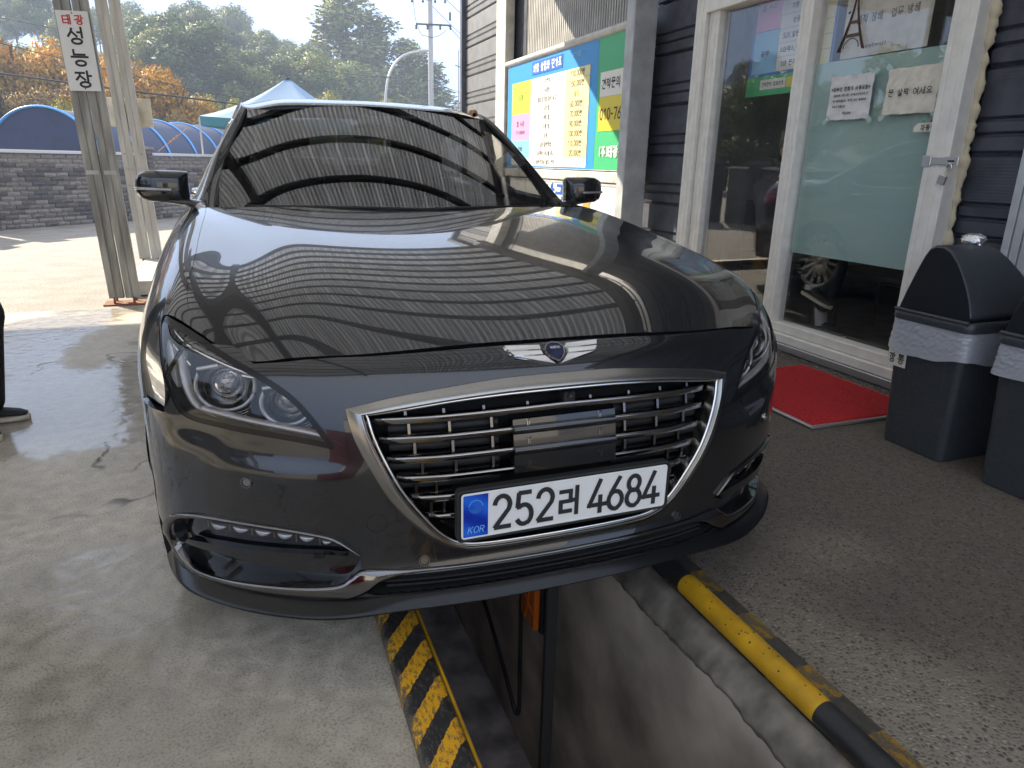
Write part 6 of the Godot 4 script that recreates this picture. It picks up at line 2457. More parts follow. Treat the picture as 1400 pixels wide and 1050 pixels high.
func build_price_board() -> void:
	# text on the wall runs towards the camera, i.e. along +z, seen from -x
	var bd := thing("price_board", "large price list board with yellow, pink and green fields on the wall", "sign", Vector3(2.70, 0, 0))
	var R := Vector3(0, 0, 1)
	var U := Vector3.UP
	var face := func(mb: Mb, z0: float, z1: float, y0: float, y1: float, x := -0.012):
		mb.quad(Vector3(x, y0, z0), Vector3(x, y0, z1), Vector3(x, y1, z1), Vector3(x, y1, z0), Vector3.LEFT)
	var mb := Mb.new()
	mb.box(Vector3(0.0, 1.71, -6.13), Vector3(0.012, 1.21, 3.3))
	obj("backing", mb, M.white_steel, bd)
	mb = Mb.new()
	mb.tube([Vector3(-0.01, 2.345, -7.86), Vector3(-0.01, 2.345, -4.47)], 0.034, 12)
	obj("top_rail", mb, M.white_steel, bd)
	mb = Mb.new()
	mb.box(Vector3(0.0, 1.045, -6.13), Vector3(0.05, 0.10, 3.36), Basis.IDENTITY, 0.006)
	obj("bottom_rail", mb, M.white_steel, bd)
	var zl := -7.74
	var zt := -7.60      # table from here
	var zw := -6.98
	var zp := -6.0
	var zr := -5.43
	var field := func(called: String, z0: float, z1: float, y0: float, y1: float, m: String, x := -0.012):
		var q := Mb.new()
		face.call(q, z0, z1, y0, y1, x)
		obj(called, q, M[m], bd)
	field.call("blue_ground", -7.76, -5.27, 1.115, 2.305, "sky_blue_print", -0.008)
	field.call("green_ground", -5.265, -4.45, 1.115, 2.305, "green_print", -0.008)
	field.call("title_field", -6.95, -6.10, 2.14, 2.275, "mid_blue_print")
	field.call("lime_field", zt, zw, 1.735, 2.10, "lime_print")
	field.call("pink_field", zt, zw, 1.43, 1.733, "pink_print")
	field.call("light_blue_field", zt, zw, 1.225, 1.428, "light_blue_print")
	field.call("white_table", zw + 0.002, zp, 1.225, 2.10, "white_print")
	field.call("price_column", zp + 0.002, zr, 1.225, 2.10, "pale_yellow_print")
	field.call("foot_row", zt, zr, 1.13, 1.222, "white_print")
	field.call("white_field", -5.20, -4.45, 1.78, 2.0, "white_print")
	field.call("yellow_field", -5.20, -4.45, 1.47, 1.778, "yellow_print")
	mb = Mb.new()
	for k in range(1, 9):
		var y := 2.10 - k * 0.0972
		face.call(mb, zw, zr, y - 0.002, y + 0.002, -0.0128)
	face.call(mb, zt, zw, 1.731, 1.735, -0.0128)
	face.call(mb, zt, zw, 1.427, 1.431, -0.0128)
	obj("ruled_line", mb, M.grey_print, bd)
	mb = Mb.new()
	var names := ["국산차", "수입차", "험지,장거리,파손,사고", "도장 휠", "커팅 휠", "크롬 휠", "승용", "SUV,일반화물", "스타렉스,카니발,봉고"]
	var prices := ["110,000원", "150,000원", "별도", "60,000원", "70,000원", "90,000원", "100,000원", "110,000원", "120,000원"]
	for k in 9:
		var y := 2.10 - (k + 0.5) * 0.0972
		centred(mb, names[k], Vector3(-0.0132, y, (zw + zp) * 0.5), R, U, 0.050, 0.0065, 0.85)
		if k != 2:
			centred(mb, prices[k], Vector3(-0.0132, y, (zp + zr) * 0.5), R, U, 0.054, 0.0070, 0.95)
	centred(mb, "도장", Vector3(-0.0132, 1.92, (zt + zw) * 0.5), R, U, 0.06, 0.007)
	centred(mb, "휠 수리", Vector3(-0.0132, 1.62, (zt + zw) * 0.5), R, U, 0.06, 0.007)
	centred(mb, "(1개 공임비용)", Vector3(-0.0132, 1.52, (zt + zw) * 0.5), R, U, 0.04, 0.005, 0.9)
	centred(mb, "광택", Vector3(-0.0132, 1.32, (zt + zw) * 0.5), R, U, 0.06, 0.007)
	centred(mb, "*일반관리비 별도 문의", Vector3(-0.0132, 1.176, -6.5), R, U, 0.048, 0.006, 0.9)
	write(mb, "견적문의 대표번호", Vector3(-0.0132, 1.85, -5.16), R, U, 0.085, 0.011, 0.9)
	write(mb, "010-7624-68", Vector3(-0.0132, 1.575, -5.17), R, U, 0.095, 0.014, 0.95)
	obj("black_lettering", mb, M.black_print, bd)
	mb = Mb.new()
	centred(mb, "별도", Vector3(-0.0132, 2.10 - 2.5 * 0.0972, (zp + zr) * 0.5), R, U, 0.054, 0.007)
	obj("orange_lettering", mb, M.orange_print, bd)
	mb = Mb.new()
	centred(mb, "차량 상품화 단가표", Vector3(-0.0132, 2.208, -6.52), R, U, 0.085, 0.013, 0.85)
	write(mb, "(주)태광홀딩스", Vector3(-0.0132, 1.235, -5.14), R, U, 0.095, 0.016, 0.85)
	obj("white_lettering", mb, M.white_print, bd)
	mb = Mb.new()
	write(mb, "부가세별도", Vector3(-0.0132, 2.205, -5.85), R, U, 0.05, 0.006, 0.85)
	obj("pale_lettering", mb, M.light_blue_print, bd)
	# banner under the board
	var bn := thing("banner", "white banner with an orange and lilac mark under the price board", "banner", Vector3(2.70, 0, 0))
	mb = Mb.new()
	mb.box(Vector3(0.0, 0.56, -6.13), Vector3(0.008, 0.80, 3.0))
	obj("banner_cloth", mb, M.white_print, bn)
	mb = Mb.new()
	mb.box(Vector3(0.0, 0.972, -6.13), Vector3(0.02, 0.025, 3.05))
	obj("banner_rail", mb, M.grey_steel, bn)
	mb = Mb.new()
	for k in 24:
		var a := lerpf(1.45, -0.9, k / 24.0)
		var b := lerpf(1.45, -0.9, (k + 1) / 24.0)
		var c := Vector3(-0.006, 0.52, -5.35)
		mb.quad(c + Vector3(0, sin(a) * 0.28, cos(a) * 0.42), c + Vector3(0, sin(b) * 0.28, cos(b) * 0.42), c + Vector3(0, sin(b) * 0.37, cos(b) * 0.54), c + Vector3(0, sin(a) * 0.37, cos(a) * 0.54), Vector3.LEFT)
	obj("lilac_arc", mb, M.lilac_print, bn)
	mb = Mb.new()
	write(mb, "K", Vector3(-0.007, 0.60, -5.42), R, U, 0.28, 0.07, 1.2)
	obj("orange_mark", mb, M.orange_print, bn)
	mb = Mb.new()
	write(mb, "발급", Vector3(-0.007, 0.74, -6.40), R, U, 0.2, 0.03, 1.0)
	obj("blue_lettering", mb, M.mid_blue_print, bn)
	mb = Mb.new()
	write(mb, "*민간 사무소-1동", Vector3(-0.007, 0.58, -7.40), R, U, 0.07, 0.01, 0.9)
	obj("small_lettering", mb, M.red_print, bn)


func crumpled(w: float, h: float, amp: float, sd: int) -> Mb:      # a sheet of paper standing in the z-y plane, slightly buckled
	var mb := Mb.new()
	var n := noise(FastNoiseLite.TYPE_SIMPLEX_SMOOTH, 2.2, 2, sd)
	var rows := []
	for i in 13:
		var r := []
		for j in 17:
			var z := (j / 16.0 - 0.5) * w
			var y := (i / 12.0 - 0.5) * h
			r.append(Vector3(-absf(n.get_noise_2d(z * 6.0, y * 6.0)) * amp - 0.001, y + 0.004 * n.get_noise_2d(z * 9.0, 8.0), z + 0.003 * n.get_noise_2d(y * 9.0, 3.0)))
		rows.append(r)
	mb.loft(rows, false, false)
	return mb


func build_door_papers() -> void:
	var R := Vector3(0, 0, 1)
	var U := Vector3.UP
	var p1 := thing("taped_notice", "white typed notice taped to the frosted glass door, left of the cream one", "notice", Vector3(2.734, 1.567, -2.11))
	obj("paper", crumpled(0.315, 0.242, 0.012, 101), M.paper, p1)
	var mb := Mb.new()
	centred(mb, "*외부인 전화기 사용요청*", Vector3(-0.012, 0.048, 0.005), R, U, 0.021, 0.0036, 0.92)
	for t in [["금일부로 전화 대신 사무실인터폰으로 연", 0.014], ["락 부탁드립니다, 방문전 미리 말씀하여", -0.016], ["주시기 바랍니다", -0.046]]:
		write(mb, t[0], Vector3(-0.012, t[1] - 0.007, -0.115), R, U, 0.0125, 0.0021, 0.88)
	centred(mb, "탁송업체", Vector3(-0.012, -0.085, 0.0), R, U, 0.014, 0.002, 0.9)
	obj("lettering", mb, M.black_print, p1)
	var p2 := thing("taped_notice", "cream handmade notice of one short line taped at the right of the glass door", "notice", Vector3(2.731, 1.572, -1.69))
	obj("paper", crumpled(0.325, 0.232, 0.016, 102), M.cream_paper, p2)
	mb = Mb.new()
	centred(mb, "문 살짝 여세요", Vector3(-0.015, -0.006, 0.0), R, U, 0.034, 0.0042, 0.95)
	obj("lettering", mb, M.black_print, p2)
	for p in [p1, p2]:
		for c in [[-1, 1], [1, 1], [-1, -1], [1, -1]]:
			mb = Mb.new()
			mb.box(Vector3(-0.003, c[1] * 0.122, c[0] * 0.160), Vector3(0.0006, 0.028, 0.055), Basis(Vector3.RIGHT, -0.7 * c[0] * c[1]))
			obj("tape", mb, M.clear_tape, p)
	var st := thing("door_sticker", "small white sticker with black letters by the door handle", "sticker", Vector3(2.736, 1.385, -1.565))
	mb = Mb.new()
	mb.poly(PackedVector2Array([Vector2(-0.075, -0.022), Vector2(0.072, -0.022), Vector2(0.075, 0.020), Vector2(-0.052, 0.022), Vector2(-0.075, 0.0)]), Transform3D(Basis(Vector3(0, 0, 1), Vector3(0, 1, 0), Vector3(-1, 0, 0)), Vector3.ZERO), 0.0006)
	obj("sticker_face", mb, M.cream_paper, st)
	mb = Mb.new()
	write(mb, "자동문", Vector3(-0.001, -0.016, -0.030), R, U, 0.028, 0.0042, 0.85)
	obj("lettering", mb, M.black_print, st)
	mb = Mb.new()
	mb.quad(Vector3(-0.001, 0.024, -0.03), Vector3(-0.001, 0.024, -0.01), Vector3(-0.001, 0.034, -0.01), Vector3(-0.001, 0.034, -0.03), Vector3.LEFT)
	obj("green_mark", mb, M.green_print, st)
	mb = Mb.new()
	mb.quad(Vector3(-0.001, 0.024, 0.02), Vector3(-0.001, 0.024, 0.045), Vector3(-0.001, 0.034, 0.045), Vector3(-0.001, 0.034, 0.02), Vector3.LEFT)
	obj("red_mark", mb, M.red_print, st)
	# hasp and padlock
	var hp := thing("hasp", "zinc hasp and staple screwed across the right door jamb", "hasp", Vector3(2.66, 1.215, -1.40))
	mb = Mb.new()
	mb.box(Vector3(0, 0.0, -0.06), Vector3(0.005, 0.055, 0.05), Basis.IDENTITY, 0.001)
	mb.box(Vector3(-0.005, 0.0, 0.01), Vector3(0.005, 0.034, 0.09), Basis.IDENTITY, 0.001)
	mb.tube([Vector3(-0.004, -0.02, -0.035), Vector3(-0.004, 0.02, -0.035)], 0.006, 8)
	obj("hinge_leaf", mb, M.zinc, hp)
	mb = Mb.new()
	mb.box(Vector3(-0.008, 0.0, 0.085), Vector3(0.004, 0.042, 0.075), Basis.IDENTITY, 0.0015)
	obj("hasp_plate", mb, M.zinc, hp)
	mb = Mb.new()
	mb.box(Vector3(-0.0105, 0, 0.085), Vector3(0.002, 0.008, 0.035))
	obj("slot", mb, M.deep_black, hp)
	var pl := thing("padlock", "small padlock hanging open from the hasp on the door jamb", "padlock", Vector3(2.64, 1.20, -1.325))
	mb = Mb.new()
	mb.box(Vector3(0, -0.075, -0.012), Vector3(0.016, 0.046, 0.040), Basis(Vector3.RIGHT, 0.25), 0.003)
	obj("lock_body", mb, M.zinc, pl)
	mb = Mb.new()
	mb.tube(catmull([Vector3(0, -0.055, 0.0), Vector3(0, -0.01, 0.004), Vector3(0, 0.004, 0.016), Vector3(0, -0.01, 0.028), Vector3(0, -0.03, 0.026)], 5), 0.003, 8)
	obj("shackle", mb, M.chrome, pl)
	# tower sticker on the glass: a plain lattice tower
	var tw := thing("tower_sticker", "dark lattice tower sticker at the top of the glass door", "sticker", Vector3(2.730, 1.822, -2.16))
	tw.scale = Vector3(1, 0.66, 0.66)
	mb = Mb.new()
	for s in [-1.0, 1.0]:
		var legs := []
		for k in 14:
			var t := k / 13.0
			legs.append(Vector3(0, t * 0.52, s * (0.135 * pow(1.0 - t, 1.9) + 0.004)))
		for k in 13:
			mb.bar(legs[k], legs[k + 1], 0.003, lerpf(0.022, 0.008, k / 13.0), Vector3.LEFT)
			if k % 2 == 0:
				mb.bar(legs[k] + Vector3(-0.0005, 0, 0.012 * -s), legs[k + 1] + Vector3(-0.0005, 0, -0.004 * s), 0.002, 0.003, Vector3.LEFT)
	for q in [[0.12, 0.098, 0.028], [0.225, 0.062, 0.026]]:
		mb.box(Vector3(-0.002, q[0], 0), Vector3(0.003, q[2], q[1] * 2.0 * 0.85))
	var ar := []
	for k in 13:
		var a := PI * k / 12.0
		ar.append(Vector3(-0.001, 0.02 + sin(a) * 0.075, cos(a) * 0.085))
	mb.tube(ar, 0.004, 5)
	obj("tower", mb, M.brown_print, tw)
	var tm := TextMesh.new()
	var sf := SystemFont.new()
	sf.font_names = PackedStringArray(["Droid Serif"])
	sf.font_italic = true
	tm.font = sf
	tm.text = "I Love Paris"
	tm.font_size = 24
	tm.pixel_size = 0.0016
	tm.depth = 0.0008
	piece("lettering", tm, M.black_print, tw, Transform3D(Basis(Vector3(0, 0, -1), Vector3(0, 1, 0), Vector3(1, 0, 0)), Vector3(-0.002, 0.015, 0.27)))
	mb = Mb.new()
	mb.poly(PackedVector2Array([Vector2(-0.02, 0), Vector2(0.0, 0.006), Vector2(0.02, 0.016), Vector2(0.012, 0.0), Vector2(0.004, -0.014)]), Transform3D(Basis(Vector3(0, 0, 1), Vector3(0, 1, 0), Vector3(-1, 0, 0)), Vector3(-0.001, 0.31, -0.07)), 0.0006)
	obj("bird", mb, M.black_print, tw)


func build_room() -> void:
	var R := Vector3(0, 0, 1)
	var U := Vector3.UP
	# price list poster standing inside the left pane
	var ps := thing("poster", "blue edged price poster standing inside the left glass pane", "poster", Vector3(2.95, 0, 0))
	var q := func(called: String, z0: float, z1: float, y0: float, y1: float, m: String, x: float):
		var mb := Mb.new()
		mb.box(Vector3(x, (y0 + y1) * 0.5, (z0 + z1) * 0.5), Vector3(0.002, y1 - y0, z1 - z0))
		obj(called, mb, M[m], ps)
	q.call("poster_sheet", -3.335, -2.52, 1.66, 2.60, "mid_blue_print", 0.0)
	q.call("white_table", -3.045, -2.74, 1.81, 2.58, "white_print", -0.003)
	q.call("price_column", -2.738, -2.545, 1.81, 2.58, "pale_yellow_print", -0.003)
	q.call("pink_field", -3.30, -3.05, 2.09, 2.36, "pink_print", -0.003)
	q.call("light_blue_field", -3.30, -3.05, 1.81, 2.085, "light_blue_print", -0.003)
	q.call("green_foot", -3.335, -2.52, 1.66, 1.79, "green_print", -0.006)
	q.call("white_strip", -3.18, -2.92, 1.70, 1.765, "white_print", -0.008)
	q.call("yellow_strip", -2.91, -2.70, 1.70, 1.765, "yellow_print", -0.008)
	var mb := Mb.new()
	for k in 8:
		centred(mb, ["커팅 휠", "도장 휠", "카임 휠", "크롬 휠", "승용", "SUV,일반화물", "스타렉스,카니발", "기타 문의요망"][k], Vector3(-0.0045, 2.475 - k * 0.0885, -2.892), R, U, 0.034, 0.005, 0.85)
	centred(mb, "휠 수리", Vector3(-0.0045, 2.24, -3.175), R, U, 0.036, 0.005)
	centred(mb, "광택", Vector3(-0.0045, 1.94, -3.175), R, U, 0.036, 0.005)
	centred(mb, "견적문의 대표번호", Vector3(-0.0095, 1.732, -3.05), R, U, 0.026, 0.0035, 0.85)
	obj("lettering", mb, M.black_print, ps)
	mb = Mb.new()
	for k in 9:
		mb.box(Vector3(-0.0042, 2.52 - k * 0.0885, -2.795), Vector3(0.0008, 0.003, 0.50))
	obj("ruled_line", mb, M.grey_print, ps)
	var pd := thing("poster", "grey typed poster behind the lattice tower sticker on the door", "poster", Vector3(2.95, 2.13, -2.147))
	mb = Mb.new()
	mb.box(Vector3.ZERO, Vector3(0.004, 0.62, 0.62))
	obj("poster_sheet", mb, M.cream_paper, pd)
	mb = Mb.new()
	centred(mb, "인적 장해", Vector3(-0.003, -0.10, -0.12), R, U, 0.045, 0.006, 0.8)
	centred(mb, "업무 방해", Vector3(-0.003, -0.10, 0.13), R, U, 0.045, 0.006, 0.8)
	for k in 3:
		centred(mb, "법적 조치 및 책임을 물을 수 있음", Vector3(-0.003, 0.12 - k * 0.05, 0.0), R, U, 0.022, 0.004, 0.85)
	obj("lettering", mb, M.black_print, pd)
	# screen, bench and a low table inside
	var tv := thing("wall_screen", "dark framed board at the upper right corner behind the glass door", "board", Vector3(2.95, 1.99, -1.62))
	mb = Mb.new()
	mb.box(Vector3.ZERO, Vector3(0.02, 0.36, 0.28), Basis.IDENTITY, 0.003)
	obj("board", mb, M.matt_black, tv)
	var ch := thing("bench", "dark bench with thin metal legs behind the glass door", "bench", Vector3(3.75, 0, -2.05))
	mb = Mb.new()
	mb.box(Vector3(0, 0.44, 0), Vector3(0.5, 0.05, 1.6), Basis.IDENTITY, 0.01)
	obj("seat", mb, M.seat_leather, ch)
	for zz in [-0.7, 0.7]:
		for xx in [-0.2, 0.2]:
			mb = Mb.new()
			mb.tube([Vector3(xx, 0.0, zz), Vector3(xx, 0.42, zz)], 0.012, 8)
			obj("leg", mb, M.matt_black, ch)
	var tb := thing("low_table", "low table with a pale edge behind the clear foot of the door", "table", Vector3(4.4, 0, -1.5))
	mb = Mb.new()
	mb.box(Vector3(0, 0.40, 0), Vector3(0.5, 0.035, 1.5), Basis.IDENTITY, 0.004)
	obj("table_top", mb, M.white_frame, tb)
	mb = Mb.new()
	mb.box(Vector3(0, 0.19, 0), Vector3(0.4, 0.38, 1.3))
	obj("table_base", mb, M.matt_black, tb)


# ---------------------------------------------------------------- yard beyond the canopy

func brick_mesh(v: int) -> ArrayMesh:
	var mb := Mb.new()
	var rg := RandomNumberGenerator.new()
	rg.seed = 300 + v
	var w := 0.098
	var h := 0.0295
	# a split-face brick: the face bulges unevenly
	var g := []
	for i in 4:
		var r := []
		for j in 3:
			var edge: bool = i == 0 or i == 3 or j == 0 or j == 2
			r.append(Vector3(lerpf(-w, w, i / 3.0) + (0.0 if edge else rg.randf_range(-0.02, 0.02)), lerpf(-h, h, j / 2.0) + rg.randf_range(-0.004, 0.004), 0.012 if edge else rg.randf_range(0.016, 0.034)))
		g.append(r)
	for i in 3:
		for j in 2:
			mb.quad(g[i][j], g[i + 1][j], g[i + 1][j + 1], g[i][j + 1], Vector3.BACK)
	for i in 3:
		mb.quad(g[i][0], g[i + 1][0], g[i + 1][0] * Vector3(1, 1, 0), g[i][0] * Vector3(1, 1, 0), Vector3.DOWN)
		mb.quad(g[i][2], g[i + 1][2], g[i + 1][2] * Vector3(1, 1, 0), g[i][2] * Vector3(1, 1, 0), Vector3.UP)
	mb.quad(g[0][0], g[0][2], g[0][2] * Vector3(1, 1, 0), g[0][0] * Vector3(1, 1, 0), Vector3.LEFT)
	mb.quad(g[3][0], g[3][2], g[3][2] * Vector3(1, 1, 0), g[3][0] * Vector3(1, 1, 0), Vector3.RIGHT)
	return mb.mesh()


func brick_wall(label: String, a: Vector3, b: Vector3, from: float, to: float, budget: int) -> void:
	# from..to: the stretch, in metres along the wall, whose bricks are separate parts
	var l := a.distance_to(b)
	var ang := -atan2((b - a).z, (b - a).x)
	var wl := thing("brick_wall", label, "wall", a, ang)
	var mb := Mb.new()
	mb.box(Vector3(l * 0.5, 0.56, -0.1), Vector3(l, 1.12, 0.18))
	obj("wall_core", mb, M.mortar, wl)
	mb = Mb.new()
	mb.box(Vector3(l * 0.5, 1.165, -0.1), Vector3(l + 0.1, 0.05, 0.30), Basis.IDENTITY, 0.006)
	obj("coping", mb, M.coping, wl)
	var ms := []
	for v in 4:
		ms.append(brick_mesh(v))
	var rg := RandomNumberGenerator.new()
	rg.seed = 77
	var rest := []
	var made := 0
	for course in 16:
		var y := 0.037 + course * 0.0705
		var x := 0.10 + (0.105 if course % 2 else 0.0)
		while x < l - 0.05:
			var xf := Transform3D(Basis(Vector3.BACK, rg.randf_range(-0.012, 0.012)).scaled(Vector3(1, 1, rg.randf_range(0.7, 1.2))), Vector3(x, y, -0.012 + rg.randf_range(0.0, 0.006)))
			var m: Material = M["grey_brick_%d" % (rg.randi() % 4)]
			var which := rg.randi() % 4
			if course == 15 or rg.randf() < 0.015:
				m = M.red_brick
			if x > from and x < to and made < budget and (course > 1 or rg.randf() < 0.5):
				piece("brick", ms[which], m, wl, xf)
				made += 1
			else:
				rest.append(xf)
			x += 0.208
	if rest.size():
		var mm := MultiMesh.new()
		mm.transform_format = MultiMesh.TRANSFORM_3D
		mm.mesh = ms[1]
		mm.instance_count = rest.size()
		for i in rest.size():
			mm.set_instance_transform(i, rest[i])
		var mi := MultiMeshInstance3D.new()
		mi.name = "brickwork"
		mi.multimesh = mm
		mi.material_override = M.grey_brick_1
		mi.set_meta("kind", "stuff")
		wl.add_child(mi, true)
	# piers
	var k := 0.0
	while k < l:
		mb = Mb.new()
		mb.box(Vector3(k + 0.14, 0.62, -0.06), Vector3(0.30, 1.24, 0.26))
		for c in 17:
			for q in 2:
				mb.box(Vector3(k + 0.065 + q * 0.15 + (0.03 if c % 2 else 0.0), 0.037 + c * 0.072, 0.075), Vector3(0.135, 0.06, 0.03), Basis.IDENTITY, 0.004)
		obj("pier", mb, M.grey_brick_0, wl)
		mb = Mb.new()
		mb.box(Vector3(k + 0.14, 1.27, -0.06), Vector3(0.36, 0.05, 0.32), Basis.IDENTITY, 0.006)
		obj("pier_cap", mb, M.grey_brick_1, wl)
		k += 2.9


func wire(label: String, pts: Array, r: float, sag := 0.0) -> void:
	var p := []
	for i in pts.size() - 1:
		for k in 10:
			var t := k / 10.0
			p.append(pts[i].lerp(pts[i + 1], t) - Vector3(0, sag * 4.0 * t * (1.0 - t), 0))
	p.append(pts[pts.size() - 1])
	var mb := Mb.new()
	mb.tube(p, r, 5)
	tag(obj("overhead_wire", mb, M.wire), label, "wire", "overhead wires")


func build_yard() -> void:
	brick_wall("low grey split brick wall with white coping beyond the canopy posts", Vector3(-4.35, 0, -11.50), Vector3(3.2, 0, -19.3), 0.0, 5.2, 300)
	brick_wall("low grey brick wall running along the left side of the yard", Vector3(-9.6, 0, 6.0), Vector3(-4.45, 0, -11.45), 100.0, 100.0, 0)
	# vaulted shelter of dark blue cloth behind the wall
	var sh := thing("vaulted_shelter", "dark blue cloth vaulted shelter with light blue hoops behind the brick wall", "shelter", Vector3(-5.31, 0, -21.1))
	var d := Vector3(0.345, 0, -0.94)
	var pv := Vector3(0.94, 0, 0.345)
	var mb := Mb.new()
	var rows := []
	for k in 31:
		var s := k * 0.5
		var r := []
		for j in 25:
			var a := PI * (j / 24.0 - 0.5)
			var rr := 1.47 - 0.012 * sin(PI * fmod(s, 2.0) / 2.0)
			r.append(d * s + pv * sin(a) * rr + Vector3(0, 0.8 + rr * cos(a), 0))
		rows.append(r)
	mb.loft(rows, false, false)
	obj("roof_cloth", mb, M.navy_tarp, sh)
	for e in [0.03, 14.97]:
		mb = Mb.new()
		var c: Vector3 = Vector3(0, 0.8, 0) + d * e
		for j in 24:
			var a := PI * (j / 24.0 - 0.5)
			var b := PI * ((j + 1) / 24.0 - 0.5)
			mb.tri(c, c + pv * sin(a) * 1.46 + Vector3(0, cos(a) * 1.46, 0), c + pv * sin(b) * 1.46 + Vector3(0, cos(b) * 1.46, 0))
		mb.quad(c + pv * 1.46, c - pv * 1.46, c - pv * 1.46 - Vector3(0, 0.8, 0), c + pv * 1.46 - Vector3(0, 0.8, 0))
		obj("end_cloth", mb, M.navy_tarp, sh)
	for k in 8:
		mb = Mb.new()
		var p := []
		for j in 33:
			var a := PI * (j / 32.0 - 0.5)
			p.append(d * (k * 2.0 + 0.02) + pv * sin(a) * 1.49 + Vector3(0, 0.8 + 1.49 * cos(a), 0))
		p.push_front(p[0] - Vector3(0, 0.8, 0))
		p.append(p[p.size() - 1] - Vector3(0, 0.8, 0))
		mb.tube(p, 0.045, 8, 1.4, 0.7)
		obj("hoop", mb, M.blue_pipe, sh)
	# pop-up tent
	var tent := thing("popup_tent", "blue grey pop-up tent with a pointed roof and teal valance", "tent", Vector3(0.55, 0, -15.63))
	var ca := atan2(0.73, -1.81)
	var cr := []
	for k in 4:
		cr.append(Vector3(cos(ca - k * PI / 2.0), 0, sin(ca - k * PI / 2.0)) * 1.95)
	mb = Mb.new()
	var grid := []
	for i in 13:
		var t := i / 12.0
		var ring_ := []
		for k in 4:
			for q in 8:
				var e: Vector3 = cr[k].lerp(cr[(k + 1) % 4], q / 8.0)
				var hgt := lerpf(1.92, 2.80, pow(1.0 - t, 1.0) * (0.50 + 0.50 * (1.0 - t))) if t > 0.0 else 2.80
				var bow := 0.05 * sin(PI * q / 8.0) * t
				ring_.append(e * t * (1.0 - bow) + Vector3(0, hgt - bow, 0))
		grid.append(ring_)
	mb.loft(grid, true, false)
	obj("roof_cloth", mb, M.tent_cloth, tent)
	for k in 4:
		mb = Mb.new()
		var a: Vector3 = cr[k]
		var b: Vector3 = cr[(k + 1) % 4]
		for q in 8:
			var p0 := a.lerp(b, q / 8.0) + Vector3(0, 1.915 - 0.04 * sin(PI * q / 8.0), 0)
			var p1 := a.lerp(b, (q + 1) / 8.0) + Vector3(0, 1.915 - 0.04 * sin(PI * (q + 1) / 8.0), 0)
			mb.quad(p0, p1, p1 - Vector3(0, 0.17, 0), p0 - Vector3(0, 0.17, 0))
		obj("valance", mb, M.tent_valance, tent)
		mb = Mb.new()
		mb.box(a + Vector3(0, 0.95, 0), Vector3(0.035, 1.9, 0.035))
		obj("leg", mb, M.lamp_steel, tent)
	mb = Mb.new()
	mb.tube([Vector3(-1.28, 1.85, -14.9), Vector3(-2.0, 1.22, -14.02)], 0.006, 5)
	for t in [0.55, 0.62, 0.7]:
		mb.lathe(Vector3(-1.28, 1.85, -14.9).lerp(Vector3(-2.0, 1.22, -14.02), t), Vector3(0.6, 0.5, -0.6), [Vector2(0, 0.03), Vector2(0.025, 0.0), Vector2(0, -0.03)], 8)
	tag(obj("tent_rope", mb, M.tan_cloth), "thin knotted rope tied from the tent corner to the brick wall", "rope")
	# poles
	var up := thing("utility_pole", "tall concrete utility pole carrying two cross arms, beyond the tent", "pole", Vector3(12.4, 0, -49.5))
	mb = Mb.new()
	mb.lathe(Vector3.ZERO, Vector3.UP, [Vector2(0.20, 0), Vector2(0.15, 14.0), Vector2(0, 14.02)], 14)
	obj("shaft", mb, M.concrete_pole, up)
	var ax := Vector3(0.936, 0, 0.352)
	for c in [[11.5, -1.25, 0.95], [9.9, -1.0, 1.3]]:
		mb = Mb.new()
		mb.bar(ax * c[1] + Vector3(0, c[0], 0.2), ax * c[2] + Vector3(0, c[0] - 0.05, 0.2), 0.10, 0.10)
		obj("cross_arm", mb, M.wire, up)
		for t in [0.0, 0.33, 0.7, 1.0]:
			mb = Mb.new()
			var p: Vector3 = ax * lerpf(c[1], c[2], t) + Vector3(0, c[0], 0.2)
			mb.lathe(p, Vector3.DOWN, [Vector2(0.0, 0.0), Vector2(0.04, 0.05), Vector2(0.10, 0.12), Vector2(0.04, 0.18), Vector2(0.10, 0.24), Vector2(0.04, 0.32), Vector2(0.0, 0.35)], 8)
			obj("insulator", mb, M.wire, up)
	mb = Mb.new()
	for y in [6.4, 5.9, 5.2, 4.6, 4.0]:
		mb.box(Vector3(0.28, y, 0.2), Vector3(0.25, 0.09, 0.12))
	mb.box(Vector3(1.2, 10.4, 0.6), Vector3(0.12, 0.5, 0.12))
	obj("bracket", mb, M.wire, up)
	var pole := func(label: String, at: Vector3, h: float, r: float):
		var o := thing("utility_pole", label, "pole", at)
		var q := Mb.new()
		q.lathe(Vector3.ZERO, Vector3.UP, [Vector2(r, 0), Vector2(r * 0.7, h), Vector2(0, h + 0.02)], 10)
		obj("shaft", q, M.concrete_pole, o)
		q = Mb.new()
		q.bar(Vector3(-0.5, h - 1.6, 0.1), Vector3(2.6 if r > 0.15 else 0.4, h - 1.9, 0.1), 0.09, 0.09)
		obj("cross_arm", q, M.wire, o)
		return o
	pole.call("utility pole with one long arm standing among the trees of the hill", Vector3(-5.5, 4.0, -70.5), 7.6, 0.17)
	pole.call("thin distant pole close to the corner of the office building", Vector3(24.0, 0, -82.0), 13.2, 0.10)
	pole.call("short distant pole between street lamp and tall utility pole", Vector3(16.6, 0, -58.0), 5.6, 0.10)
	var sl := thing("street_lamp", "grey street lamp with a long curved arm, in front of the trees", "street lamp", Vector3(5.75, 0, -32.4))
	mb = Mb.new()
	mb.tube(catmull([Vector3(0, 0, 0), Vector3(0.04, 1.5, 0), Vector3(0.1, 3.0, 0), Vector3(0.2, 4.2, 0), Vector3(0.42, 4.95, 0), Vector3(0.85, 5.5, 0), Vector3(1.35, 5.75, 0.02), Vector3(1.75, 5.82, 0.02)], 6), 0.055, 10)
	obj("arm", mb, M.lamp_steel, sl)
